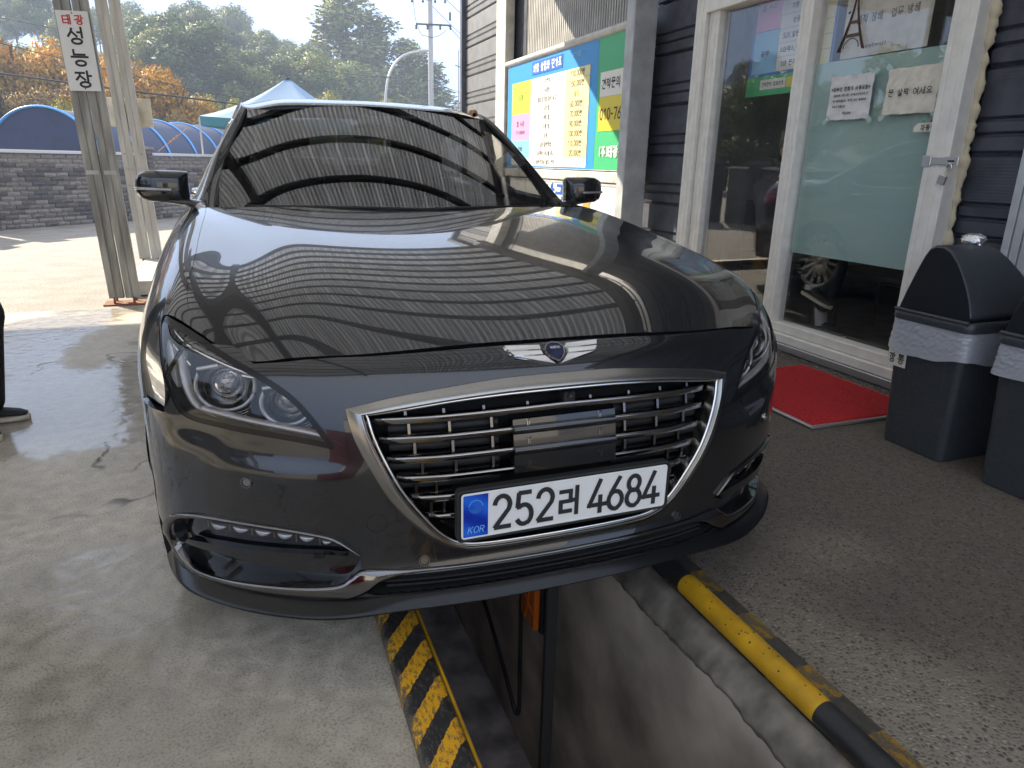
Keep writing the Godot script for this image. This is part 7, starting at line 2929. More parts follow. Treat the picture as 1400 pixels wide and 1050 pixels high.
	mb = Mb.new()
	var hr := []
	for s in [[0.0, 0.03], [0.08, 0.08], [0.3, 0.12], [0.5, 0.10], [0.58, 0.03]]:
		var r := []
		for j in 12:
			var a := TAU * j / 12.0
			r.append(Vector3(1.62 + s[0], 5.84 + s[0] * 0.12 + sin(a) * s[1] * 0.6, cos(a) * s[1] * 1.2))
		hr.append(r)
	mb.loft(hr)
	obj("lamp_head", mb, M.lamp_steel, sl)
	wire("black cable crossing low in front of the yellow bushes", [Vector3(-14.0, 4.05, -23.0), Vector3(-1.5, 2.86, -24.5), Vector3(12.0, 2.3, -27.0)], 0.028, 0.1)
	wire("thin cable crossing higher over the yellow bushes", [Vector3(-14.0, 5.9, -27.0), Vector3(-1.5, 3.45, -29.5), Vector3(14.0, 2.4, -34.0)], 0.014, 0.1)
	wire("pale thin wire in front of the hillside trees, upper one", [Vector3(-16.0, 8.5, -46.0), Vector3(12.3, 6.4, -49.4)], 0.016, 0.6)
	wire("pale thin wire in front of the hillside trees, lower one", [Vector3(-5.4, 7.0, -70.0), Vector3(12.3, 4.6, -49.4)], 0.016, 0.4)
	wire("wire running in from the upper left to the top cross arm", [Vector3(-10.0, 13.2, -46.0), Vector3(11.25, 11.55, -49.8)], 0.02, 0.5)
	wire("wire falling from the right end of the top cross arm", [Vector3(13.3, 11.5, -49.1), Vector3(24.0, 8.4, -58.0)], 0.02, 0.3)
	wire("wire falling from the middle of the top cross arm", [Vector3(12.0, 11.5, -49.5), Vector3(24.0, 7.3, -60.0)], 0.02, 0.4)
	wire("wire falling from the lower cross arm to the right", [Vector3(13.5, 9.85, -49.0), Vector3(26.0, 5.8, -62.0)], 0.02, 0.4)
	for k in 4:
		wire(["highest", "second", "third", "lowest"][k] + " of the wires running right from the pole's side brackets", [Vector3(12.6, 6.3 - k * 0.62, -49.3), Vector3(30.0, 5.4 - k * 0.75, -64.0)], 0.016, 0.5)
	wire("jumper loop hanging beside the cross arms of the tall pole", [Vector3(11.3, 11.4, -49.7), Vector3(11.5, 9.9, -49.6), Vector3(12.0, 9.2, -49.4), Vector3(13.4, 9.6, -49.1)], 0.018, 0.25)
	# a red roofed shed at the far left, and the buildings behind the camera that close the place
	var shed := thing("red_roof_shed", "shed with a dull red sloping roof at the far left", "shed", Vector3(-12.5, 0, -35.5))
	mb = Mb.new()
	mb.box(Vector3(0, 1.2, 0), Vector3(5.0, 2.4, 4.0))
	obj("wall", mb, M.white_wall, shed)
	mb = Mb.new()
	mb.quad(Vector3(-2.9, 3.5, 0), Vector3(2.9, 3.5, 0), Vector3(2.9, 2.3, 2.4), Vector3(-2.9, 2.3, 2.4), Vector3.UP)
	mb.quad(Vector3(-2.9, 3.5, 0), Vector3(2.9, 3.5, 0), Vector3(2.9, 2.3, -2.4), Vector3(-2.9, 2.3, -2.4), Vector3.UP)
	mb.quad(Vector3(-2.9, 3.44, 0), Vector3(2.9, 3.44, 0), Vector3(2.9, 2.24, 2.4), Vector3(-2.9, 2.24, 2.4), Vector3.DOWN)
	obj("roof", mb, M.red_roof, shed)
	var hall := thing("workshop_hall", "pale workshop hall standing across the yard behind the canopy", "building", Vector3(-2.0, 0, 19.0))
	mb = Mb.new()
	mb.box(Vector3(0, 1.9, 0), Vector3(18.0, 3.8, 5.0))
	obj("wall", mb, M.white_wall, hall)
	mb = Mb.new()
	mb.box(Vector3(0, 3.9, 0), Vector3(18.6, 0.2, 5.6))
	obj("roof", mb, M.roof_sheet, hall)
	mb = Mb.new()
	mb.box(Vector3(-1.0, 1.5, -2.53), Vector3(4.0, 3.0, 0.06))
	obj("shutter_door", mb, M.matt_black, hall)
	var cab := thing("tool_cabinet", "red steel tool cabinet beside the left canopy post", "cabinet", Vector3(-1.9, 0, 2.1), 0.4)
	mb = Mb.new()
	mb.box(Vector3(0, 0.32, 0), Vector3(0.75, 0.60, 0.45), Basis.IDENTITY, 0.01)
	obj("case", mb, M.red_print, cab)
	for k in 3:
		mb = Mb.new()
		mb.box(Vector3(0, 0.16 + k * 0.18, -0.23), Vector3(0.70, 0.16, 0.012), Basis.IDENTITY, 0.003)
		var dr := obj("drawer", mb, M.red_print, cab)
		mb = Mb.new()
		mb.bar(Vector3(-0.28, 0.21 + k * 0.18, -0.245), Vector3(0.28, 0.21 + k * 0.18, -0.245), 0.012, 0.012)
		obj("handle", mb, M.zinc, dr)


# ---------------------------------------------------------------- hill and trees

func hill_y(x: float, z: float) -> float:
	var crest := 13.5
	if x > -6.0:
		crest = lerpf(13.5, 3.0, smoothstep(-6.0, 30.0, x))
	if x > 30.0:
		crest = lerpf(3.0, 0.0, smoothstep(30.0, 50.0, x))
	var t := smoothstep(-36.0 - maxf(0.0, x) * 0.6, -112.0, z)
	return crest * t


func crown_mesh(kind: int, sd: int) -> ArrayMesh:
	# leaf clumps spread through several lobes, unit height 1, lobes of uneven size
	var rg := RandomNumberGenerator.new()
	rg.seed = sd
	var mb := Mb.new()
	mb.tinted = true
	var lobes := []
	var n := 13
	for i in n:
		var t := (i + 0.5) / n
		var y: float
		var rad: float
		var off: float
		if kind == 1:      # tall and narrow, feathery
			y = lerpf(0.2, 0.97, t)
			rad = lerpf(0.17, 0.07, t) * rg.randf_range(0.85, 1.3)
			off = lerpf(0.16, 0.02, t)
		elif kind == 2:    # low spreading bush
			y = rg.randf_range(0.2, 0.75)
			rad = rg.randf_range(0.16, 0.30)
			off = 0.62 * (1.0 - 0.5 * y)
		else:
			y = lerpf(0.30, 0.88, t)
			rad = rg.randf_range(0.13, 0.22)
			off = 0.34 * sqrt(maxf(0.05, 1.0 - pow((y - 0.55) / 0.42, 2.0)))
		var a := rg.randf() * TAU
		lobes.append([Vector3(cos(a) * off * rg.randf_range(0.4, 1.0), y, sin(a) * off * rg.randf_range(0.4, 1.0)), rad, rg.randf_range(0.72, 1.25)])
	for lb in lobes:
		var cnt := int(19000.0 * lb[1] * lb[1]) + 90
		for k in cnt:
			var dir := Vector3(rg.randfn(), rg.randfn(), rg.randfn()).normalized()
			var rr: float = lb[1] * pow(rg.randf(), 0.33) * rg.randf_range(0.85, 1.12)
			var p: Vector3 = lb[0] + dir * rr * Vector3(1.0, 0.85, 1.0)
			var s := rg.randf_range(0.008, 0.0175) * (0.8 if kind == 1 else 1.0)
			var u := Vector3(rg.randfn(), rg.randfn() * 0.6, rg.randfn()).normalized()
			var w := u.cross(dir + Vector3(rg.randfn(), rg.randfn(), rg.randfn()) * 0.5).normalized()
			mb.tint = Color.WHITE * (0.78 * lb[2] * rg.randf_range(0.75, 1.25))
			mb.tint.a = 1.0
			var tip := u * s * 1.6
			var side := w * s * 0.75
			var i0 := mb.vert(p - tip, dir)
			var i1 := mb.vert(p + side, dir)
			var i2 := mb.vert(p + tip, dir)
			var i3 := mb.vert(p - side, dir)
			mb.tri_i(i0, i1, i2)
			mb.tri_i(i0, i2, i3)
	return mb.mesh()


func trunk_mesh(sd: int) -> ArrayMesh:
	var rg := RandomNumberGenerator.new()
	rg.seed = sd
	var mb := Mb.new()
	mb.tube([Vector3(0, -0.08, 0), Vector3(0.01, 0.2, 0), Vector3(-0.01, 0.45, 0.01), Vector3(0.0, 0.8, 0)], 0.016, 7)
	for k in 7:
		var a := rg.randf() * TAU
		var y := rg.randf_range(0.25, 0.6)
		mb.tube([Vector3(0, y, 0), Vector3(cos(a) * 0.12, y + 0.10, sin(a) * 0.12), Vector3(cos(a) * 0.22, y + 0.24, sin(a) * 0.22)], 0.007, 5)
	return mb.mesh()


func build_hill() -> void:
	var mb := Mb.new()
	var rows := []
	for i in 25:
		var z := lerpf(-34.0, -190.0, i / 24.0)
		var r := []
		for j in 41:
			var x := lerpf(-190.0, 120.0, j / 40.0)
			r.append(Vector3(x, hill_y(x, z) - 0.05, z))
		rows.append(r)
	mb.loft(rows, false, false)
	struct("hill", mb, M.hill_soil)
	var cm := []
	for k in 3:
		cm.append([crown_mesh(0, 400 + k), crown_mesh(1, 410 + k), crown_mesh(2, 420 + k)])
	var tm := [trunk_mesh(500), trunk_mesh(501)]
	var rg := RandomNumberGenerator.new()
	rg.seed = 900
	var tree := func(called: String, label: String, group: String, kind: int, leaf: int, at: Vector3, h: float, w: float):
		var o := thing(called, label, "tree" if kind < 2 else "bush", at, rg.randf() * TAU, group)
		var s := Vector3(h * w, h, h * w)
		piece("crown", cm[rg.randi() % 3][kind], M["leaf_%d" % leaf], o, Transform3D(Basis.IDENTITY.scaled(s), Vector3.ZERO))
		piece("trunk", tm[rg.randi() % 2], M.bark, o, Transform3D(Basis.IDENTITY.scaled(s * Vector3(0.45, 1, 0.45) if kind == 1 else s), Vector3.ZERO))
	# the mass of trees up the hillside, row behind row
	var words := ["dark green broadleaf tree in the mass on the hillside", "mid green broadleaf tree in the mass on the hillside", "pale green broadleaf tree in the mass on the hillside"]
	for row in 8:
		var z := -46.0 - row * 9.5
		var xw := 21.0 + row * 4.2
		var n := 9 + row
		for i in n:
			var x := lerpf(-xw - row * 2.5, xw * 0.95 + 4.0, (i + rg.randf_range(0.1, 0.9)) / n)
			var zz := z + rg.randf_range(-3.5, 3.5)
			var lf: int = [0, 0, 1, 1, 2][rg.randi() % 5]
			var h := rg.randf_range(4.4, 6.6)
			if row < 2:
				h *= 0.62
			if x > 14.0:
				h *= 0.72
			tree.call("broadleaf_tree", words[lf], "trees on the hillside", 0, lf, Vector3(x, hill_y(x, zz) - 0.2, zz), h, rg.randf_range(0.8, 1.15))
	for i in 26:
		var x := rg.randf_range(-8.0, 13.0)
		var zz := rg.randf_range(-106.0, -60.0)
		var lf: int = [0, 1, 1, 2][rg.randi() % 4]
		tree.call("broadleaf_tree", words[lf], "trees on the hillside", 0, lf, Vector3(x, hill_y(x, zz) - 0.2, zz), rg.randf_range(5.4, 7.6), 1.1)
	for i in 34:
		var x := rg.randf_range(-75.0, -24.0)
		var zz := rg.randf_range(-100.0, -30.0)
		var lf: int = [0, 1, 1, 2][rg.randi() % 4]
		tree.call("broadleaf_tree", words[lf], "trees on the hillside", 0, lf, Vector3(x, hill_y(x, zz) - 0.2, zz), rg.randf_range(5.0, 8.0), 1.1)
	tree.call("poplar_tree", "tallest feathery green tree left of the street lamp", "", 1, 2, Vector3(10.9, hill_y(10.9, -80), -80.0), 13.5, 1.7)
	tree.call("poplar_tree", "second feathery tree, just left of the street lamp's head", "", 1, 2, Vector3(14.3, hill_y(14.3, -80), -80.0), 12.0, 1.7)
	tree.call("poplar_tree", "feathery tree directly behind the street lamp's head", "", 1, 2, Vector3(17.4, hill_y(17.4, -79), -79.0), 10.6, 1.8)
	tree.call("poplar_tree", "lowest feathery tree beside the tall utility pole", "", 1, 1, Vector3(19.8, hill_y(19.8, -79), -79.0), 9.0, 1.9)
	# autumn bushes and shrubs nearer by
	var au := [[-13.6, -40.0, 7.6, 3], [-11.2, -41.0, 7.7, 3], [-9.0, -41.5, 7.2, 3], [-7.0, -40.0, 6.6, 5], [-5.6, -38.0, 6.3, 3], [-4.2, -36.0, 5.9, 3], [-2.9, -35.0, 5.2, 3], [-8.0, -41.0, 6.9, 3], [-10.0, -40.5, 7.4, 3], [-12.0, -36.0, 4.6, 5], [-8.6, -36.0, 4.5, 5], [-3.4, -32.5, 3.5, 5], [-1.4, -33.0, 3.2, 5]]
	for a in au:
		tree.call("autumn_bush", "orange yellow autumn bush in the thicket behind the vaulted shelter" if a[3] == 3 else "brownish autumn bush in the thicket behind the vaulted shelter", "autumn bushes behind the shelter", 2, a[3], Vector3(a[0], 0, a[1]), a[2], 0.62)
	tree.call("green_shrub", "bright green shrub just above the vaulted shelter's left end", "", 2, 4, Vector3(-6.1, 0, -28.5), 3.5, 0.42)
	tree.call("green_shrub", "yellow green shrub left of the tent peak", "", 2, 4, Vector3(0.6, 0, -31.0), 4.0, 0.5)
	tree.call("green_shrub", "yellow green shrub between shelter and tent", "", 2, 4, Vector3(-0.9, 0, -36.0), 4.4, 0.5)
	tree.call("green_shrub", "yellow green shrub at the foot of the street lamp", "", 2, 4, Vector3(7.8, 0, -39.5), 4.7, 0.45)
	tree.call("green_shrub", "light green shrub right of the tent peak", "", 2, 4, Vector3(4.2, 0, -44.0), 5.2, 0.5)
	tree.call("green_shrub", "small light green shrub near the tall utility pole", "", 2, 1, Vector3(14.5, 0, -56.0), 4.4, 0.5)
	# trees along the left of the yard, which the glass door mirrors
	for k in 9:
		tree.call("roadside_tree", "green roadside tree beyond the wall on the left of the yard", "trees along the left side of the yard", 0, [1, 2, 4][k % 3], Vector3(-17.0 - 2.5 * (k % 2), 0, 6.0 - k * 5.0), rg.randf_range(4.6, 6.2), 1.0)


# ---------------------------------------------------------------- mat, bins and other small things

func rrect(w: float, d: float, r: float, n := 5) -> Array:
	var o := []
	for c in [[1, 1, 0.0], [-1, 1, 0.5], [-1, -1, 1.0], [1, -1, 1.5]]:
		for k in n:
			var a: float = PI * (c[2] + 0.5 * k / (n - 1.0))
			o.append(Vector3(c[0] * (w * 0.5 - r) + cos(a) * r, 0, c[1] * (d * 0.5 - r) + sin(a) * r))
	return o


func rrect2(w: float, d: float, r: float) -> Array:      # the same outline walked in even steps
	var c := rrect(w, d, r)
	var o := []
	for i in c.size():
		var a: Vector3 = c[i]
		var b: Vector3 = c[(i + 1) % c.size()]
		var k := maxi(1, int(a.distance_to(b) / 0.011))
		for j in k:
			o.append(a.lerp(b, float(j) / k))
	return o


func make_bin(label: String, at: Vector3, sign_: bool, sd: int) -> void:
	# long side along x, so the narrow end with the label faces the camera's left
	var b := thing("litter_bin", label, "bin", at)
	var mb := Mb.new()
	var rings := []
	for s in [[0.0, 0.40, 0.285, 0.02], [0.01, 0.41, 0.295, 0.03], [0.52, 0.452, 0.335, 0.03], [0.535, 0.462, 0.345, 0.03], [0.56, 0.462, 0.345, 0.03]]:
		var r := []
		for p in rrect(s[1], s[2], s[3]):
			r.append(p + Vector3(0, s[0], 0))
		rings.append(r)
	mb.loft(rings)
	mb.box(Vector3(-0.2115, 0.24, 0.0), Vector3(0.006, 0.40, 0.20), Basis(Vector3(0, 0, 1), 0.05), 0.002)
	obj("bin_body", mb, M.bin_plastic, b)
	# bag turned over the rim, creased
	mb = Mb.new()
	var n := noise(FastNoiseLite.TYPE_SIMPLEX, 1.0, 4, sd)
	var n2 := noise(FastNoiseLite.TYPE_SIMPLEX, 1.0, 2, sd + 5)
	rings = []
	for i in 26:
		var t := i / 25.0
		var r := []
		var base := rrect2(0.474 + 0.012 * t, 0.357 + 0.012 * t, 0.035)
		for k in base.size():
			var p: Vector3 = base[k]
			var q := float(k) / base.size() * TAU
			var bend := 0.25 * n2.get_noise_2d(q * 2.0, t * 2.0)
			var f := absf(n.get_noise_3d(p.x * 17.0 + t * 2.0 + bend * 6.0, p.z * 17.0 - t * 3.0 + bend * 6.0, t * 3.4 + bend * 5.0)) * 2.0 - 0.55
			var low := 0.150 + 0.06 * n2.get_noise_2d(cos(q) * 0.5, sin(q) * 0.5)
			r.append(p * (1.0 + 0.028 * f * smoothstep(0.0, 0.25, t) * (1.0 - 0.75 * t) + 0.012 * t) + Vector3(0, 0.575 - low * t, 0))
		rings.append(r)
	mb.loft(rings, true, false)
	obj("bin_bag", mb, M.bin_bag, b)
	# lid: a rim and an arched hood whose ends lean in
	mb = Mb.new()
	rings = []
	for s in [[0.560, 0.485, 0.365], [0.578, 0.490, 0.370], [0.596, 0.484, 0.364], [0.603, 0.462, 0.342]]:
		var r := []
		for p in rrect(s[1], s[2], 0.035):
			r.append(p + Vector3(0, s[0], 0))
		rings.append(r)
	mb.loft(rings)
	obj("lid_rim", mb, M.bin_plastic, b)
	mb = Mb.new()
	var prof := [Vector2(-0.168, 0.0), Vector2(-0.166, 0.08), Vector2(-0.160, 0.16), Vector2(-0.152, 0.225), Vector2(-0.142, 0.256), Vector2(-0.122, 0.270), Vector2(-0.085, 0.271), Vector2(-0.045, 0.256), Vector2(0.0, 0.222), Vector2(0.045, 0.178), Vector2(0.09, 0.126), Vector2(0.128, 0.075), Vector2(0.152, 0.035), Vector2(0.168, 0.0)]
	var full := prof
	rings = []
	var xs := [[0.0, 1.0], [0.012, 0.985], [0.03, 1.0]]
	var lean := func(y: float) -> float: return 0.228 - 0.095 * (y / 0.273)
	for e in [-1.0, -0.985, -0.93, 0.93, 0.985, 1.0]:
		var r := []
		var shrink: float = 0.965 if absf(e) == 1.0 else 0.99 if absf(e) > 0.95 else 1.0
		for p in full:
			r.append(Vector3(e * lean.call(p.y * shrink), 0.600 + p.y * shrink, p.x * shrink))
		rings.append(r)
	mb.loft(rings)
	var hood := obj("lid_hood", mb, M.bin_plastic, b)
	mb = Mb.new()
	mb.tube([Vector3(-0.24, 0.600, -0.17), Vector3(-0.24, 0.600, 0.17)], 0.008, 8)
	obj("lid_bead", mb, M.bin_plastic, hood)
	if sign_:
		var st := thing("bin_sticker", "small white paper label with two black letters stuck on the nearer-the-door bin", "label", at + Vector3(-0.2335, 0.39, -0.118))
		mb = Mb.new()
		mb.box(Vector3.ZERO, Vector3(0.001, 0.075, 0.085), Basis(Vector3(0, 0, 1), 0.06))
		obj("label_paper", mb, M.cream_paper, st)
		mb = Mb.new()
		write(mb, "깡", Vector3(-0.0035, -0.022, -0.040), Vector3(0, 0, 1), Vector3.UP, 0.040, 0.0045, 0.8)
		write(mb, "통", Vector3(-0.0035, -0.022, 0.004), Vector3(0, 0, 1), Vector3.UP, 0.040, 0.0045, 0.8)
		obj("lettering", mb, M.black_print, st)


func build_small_things() -> void:
	var mt := thing("door_mat", "red coil door mat with grey edging before the glass door", "door mat", Vector3(2.13, 0, -1.48))
	var mb := Mb.new()
	mb.box(Vector3(0, 0.009, 0), Vector3(0.755, 0.014, 0.885), Basis.IDENTITY, 0.003)
	obj("edging", mb, M.aluminium, mt)
	mb = Mb.new()
	mb.box(Vector3(0, 0.016, 0), Vector3(0.715, 0.012, 0.845), Basis.IDENTITY, 0.003)
	obj("coil_pile", mb, M.coil_mat, mt)
	# loops of the pile standing up
	var lm := Mb.new()
	lm.tube([Vector3(-0.5, 0, 0), Vector3(-0.35, 0.5, 0.1), Vector3(0, 0.8, 0.2), Vector3(0.35, 0.5, 0.1), Vector3(0.5, 0, 0)], 0.16, 4)
	var mm := MultiMesh.new()
	mm.transform_format = MultiMesh.TRANSFORM_3D
	mm.use_colors = false
	mm.mesh = lm.mesh()
	mm.instance_count = 9000
	var rg := RandomNumberGenerator.new()
	rg.seed = 31
	for i in 9000:
		var s := rg.randf_range(0.006, 0.010)
		mm.set_instance_transform(i, Transform3D(Basis.from_euler(Vector3(rg.randf_range(-0.6, 0.6), rg.randf() * TAU, rg.randf_range(-0.6, 0.6))).scaled(Vector3(s, s, s)), Vector3(rg.randf_range(-0.35, 0.35), 0.021, rg.randf_range(-0.415, 0.415))))
	var mi := MultiMeshInstance3D.new()
	mi.name = "coil_loops"
	mi.multimesh = mm
	var cm2 := mat("coil_loop", Color(0.60, 0.028, 0.03), 0.6)
	mi.material_override = cm2
	mi.set_meta("kind", "stuff")
	mt.add_child(mi)
	make_bin("dark grey litter bin with a hooded lid and a white label, beside the red mat", Vector3(2.195, 0, -0.715), true, 201)
	make_bin("dark grey litter bin with a hooded lid, cut by the photo's right edge", Vector3(2.19, 0, -0.245), false, 202)
	mb = Mb.new()
	var nn := noise(FastNoiseLite.TYPE_SIMPLEX, 1.0, 3, 210)
	var rings := []
	for i in 9:
		var t := i / 8.0
		var r := []
		for j in 14:
			var a := TAU * j / 14.0
			var w := 0.055 * (0.75 + 0.35 * nn.get_noise_2d(cos(a) * 9 + t * 7, sin(a) * 9)) * (0.8 + 0.3 * sin(PI * t))
			r.append(Vector3(cos(a) * w * 0.7, t * 0.045 + 0.008 * nn.get_noise_2d(a * 4.0, t * 9.0), sin(a) * w))
		rings.append(r)
	mb.loft(rings)
	var fo := obj("crumpled_foil", mb, M.foil)
	fo.position = Vector3(2.27, 0.866, -0.83)
	tag(fo, "crumpled silver foil lying on top of the first bin's lid", "foil")
	# cloth lying over the far edge of the car roof
	mb = Mb.new()
	var rows := []
	for i in 9:
		var t := i / 8.0
		var r := []
		for j in 7:
			var q := j / 6.0
			var bend := 0.045 * sin(PI * minf(1.0, t * 1.2))
			r.append(Vector3(0.10 * t + 0.008 * sin(q * 9.0 + t * 4.0), bend - 0.09 * t * t + 0.010 * sin(q * 11.0), -0.05 + 0.10 * q + 0.01 * sin(t * 7.0)))
		rows.append(r)
	mb.loft(rows, false, false)
	var cl := obj("tan_cloth", mb, M.tan_cloth)
	cl.position = Vector3(0.555, 1.392, -2.62)
	tag(cl, "bunched tan brown cloth lying over the far roof edge of the car", "cloth")
	# parking stop lying by the car's rear wheel, seen in the glass of the door
	var stp := thing("wheel_stop", "yellow and black wheel stop lying on the ground behind the car", "wheel stop", Vector3(0.2, 0, -5.55))
	mb = Mb.new()
	var pr := PackedVector2Array([Vector2(-0.075, 0), Vector2(0.075, 0), Vector2(0.045, 0.10), Vector2(-0.045, 0.10)])
	for k in 4:
		mb = Mb.new()
		mb.poly(pr, Transform3D(Basis(Vector3(0, 0, -1), Vector3(0, 1, 0), Vector3(1, 0, 0)), Vector3(0.9 - k * 0.45, 0, 0)), 0.45)
		obj("length", mb, M.yellow_paint if k % 2 == 0 else M.black_paint, stp)


# ---------------------------------------------------------------- people

class Field:
	# a body as one surface: tapered capsules joined smoothly, meshed by surface nets
	var lo: Vector3
	var step: float
	var nx: int
	var ny: int
	var nz: int
	var d: PackedFloat32Array
	var who: PackedByteArray
	var near: PackedFloat32Array

	func _init(a: Vector3, b: Vector3, s: float) -> void:
		lo = a
		step = s
		nx = int((b.x - a.x) / s) + 2
		ny = int((b.y - a.y) / s) + 2
		nz = int((b.z - a.z) / s) + 2
		d.resize(nx * ny * nz)
		d.fill(1.0)
		near.resize(nx * ny * nz)
		near.fill(9.0)
		who.resize(nx * ny * nz)

	func bone(a: Vector3, b: Vector3, ra: float, rb: float, id: int, k := 0.03, flat := Vector3.ONE) -> void:
		var m := maxf(ra, rb) * 1.3 + k + step * 3.0
		var p0 := (a.min(b) - Vector3(m, m, m) - lo) / step
		var p1 := (a.max(b) + Vector3(m, m, m) - lo) / step
		var ab := b - a
		var l2 := maxf(ab.length_squared(), 1e-9)
		for x in range(maxi(0, int(p0.x)), mini(nx, int(p1.x) + 1)):
			for y in range(maxi(0, int(p0.y)), mini(ny, int(p1.y) + 1)):
				for z in range(maxi(0, int(p0.z)), mini(nz, int(p1.z) + 1)):
					var p := lo + Vector3(x, y, z) * step
					var t := clampf((p - a).dot(ab) / l2, 0.0, 1.0)
					var q := ((p - a - ab * t) / flat).length() - lerpf(ra, rb, t)
					var i := (x * ny + y) * nz + z
					if q < near[i]:
						near[i] = q
						who[i] = id
					var o := d[i]
					var h := maxf(k - absf(o - q), 0.0) / k
					d[i] = minf(o, q) - h * h * k * 0.25

	func build(mb: Mb, colors: Array) -> void:
		mb.tinted = true
		var ids := {}
		var sx := ny * nz
		var offs := [0, 1, nz, nz + 1, sx, sx + 1, sx + nz, sx + nz + 1]
		var cp := [Vector3(0, 0, 0), Vector3(0, 0, 1), Vector3(0, 1, 0), Vector3(0, 1, 1), Vector3(1, 0, 0), Vector3(1, 0, 1), Vector3(1, 1, 0), Vector3(1, 1, 1)]
		var edges := [[0, 1], [0, 2], [0, 4], [1, 3], [1, 5], [2, 3], [2, 6], [3, 7], [4, 5], [4, 6], [5, 7], [6, 7]]
		for x in nx - 1:
			for y in ny - 1:
				for z in nz - 1:
					var i := (x * ny + y) * nz + z
					var neg := 0
					for o in offs:
						if d[i + o] < 0.0:
							neg += 1
					if neg == 0 or neg == 8:
						continue
					var s := Vector3.ZERO
					var c := 0
					for e in edges:
						var a := d[i + offs[e[0]]]
						var b := d[i + offs[e[1]]]
						if (a < 0.0) != (b < 0.0):
							s += cp[e[0]].lerp(cp[e[1]], a / (a - b))
							c += 1
					var g := Vector3(d[i + sx] - d[i], d[i + nz] - d[i], d[i + 1] - d[i]) + Vector3(d[i + sx + nz + 1] - d[i + nz + 1], d[i + sx + nz + 1] - d[i + sx + 1], d[i + sx + nz + 1] - d[i + sx + nz])
					mb.tint = colors[who[i]]
					ids[i] = mb.vert(lo + (Vector3(x, y, z) + s / c) * step, g.normalized())
		for i in ids.keys():
			var pairs := [[1, sx, nz], [nz, sx, 1], [sx, nz, 1]]
			for p in pairs:
				if (d[i] < 0.0) != (d[i + p[0]] < 0.0):
					var a: int = i
					var b: int = i - p[1]
					var c: int = i - p[2]
					var e: int = i - p[1] - p[2]
					if ids.has(b) and ids.has(c) and ids.has(e):
						mb.tri_i(ids[a], ids[b], ids[e])
						mb.tri_i(ids[a], ids[e], ids[c])


func hand(f: Field, wrist: Vector3, dir: Vector3, side: Vector3, id: int) -> void:
	var up := side.cross(dir).normalized()
	f.bone(wrist, wrist + dir * 0.045, 0.022, 0.026, id, 0.012)
	f.bone(wrist + dir * 0.05 - side * 0.022, wrist + dir * 0.085 - side * 0.026, 0.015, 0.013, id, 0.012)
	f.bone(wrist + dir * 0.05 + side * 0.018, wrist + dir * 0.088 + side * 0.026, 0.015, 0.013, id, 0.012)
	var len := [0.062, 0.072, 0.067, 0.052]
	for k in 4:
		var base := wrist + dir * 0.09 + side * (0.030 - 0.019 * k)
		var mid: Vector3 = base + (dir * 0.9 - up * 0.35).normalized() * len[k] * 0.5
		f.bone(base, mid, 0.0092, 0.0085, id, 0.004)
		f.bone(mid, mid + (dir * 0.7 - up * 0.7).normalized() * len[k] * 0.5, 0.0085, 0.0074, id, 0.004)
	var tb := wrist + dir * 0.03 + side * 0.03
	f.bone(tb, tb + (dir * 0.7 + side * 0.6).normalized() * 0.038, 0.012, 0.010, id, 0.008)
	f.bone(tb + (dir * 0.7 + side * 0.6).normalized() * 0.038, tb + (dir * 0.7 + side * 0.6).normalized() * 0.038 + (dir * 0.95 + side * 0.2).normalized() * 0.03, 0.010, 0.008, id, 0.005)


func head(f: Field, c: Vector3, fwd: Vector3, id: int) -> void:
	var rt := fwd.cross(Vector3.UP).normalized()
	f.bone(c + Vector3(0, 0.03, 0) - fwd * 0.015, c + Vector3(0, 0.04, 0) + fwd * 0.005, 0.088, 0.084, id, 0.02)
	f.bone(c + Vector3(0, -0.02, 0) + fwd * 0.03, c + Vector3(0, -0.075, 0) + fwd * 0.052, 0.062, 0.036, id, 0.03)
	f.bone(c + fwd * 0.088 + Vector3(0, 0.005, 0), c + fwd * 0.108 + Vector3(0, -0.032, 0), 0.009, 0.014, id, 0.012)
	f.bone(c + fwd * 0.088 + rt * 0.018 + Vector3(0, -0.066, 0), c + fwd * 0.088 - rt * 0.018 + Vector3(0, -0.066, 0), 0.010, 0.010, id, 0.008)
	f.bone(c + fwd * 0.082 + rt * 0.035 + Vector3(0, 0.022, 0), c + fwd * 0.082 - rt * 0.035 + Vector3(0, 0.022, 0), 0.013, 0.013, id, 0.012)
	for s in [-1.0, 1.0]:
		f.bone(c + rt * 0.080 * s + Vector3(0, 0.015, 0), c + rt * 0.084 * s + Vector3(0, -0.025, 0) - fwd * 0.004, 0.014, 0.010, id, 0.008)


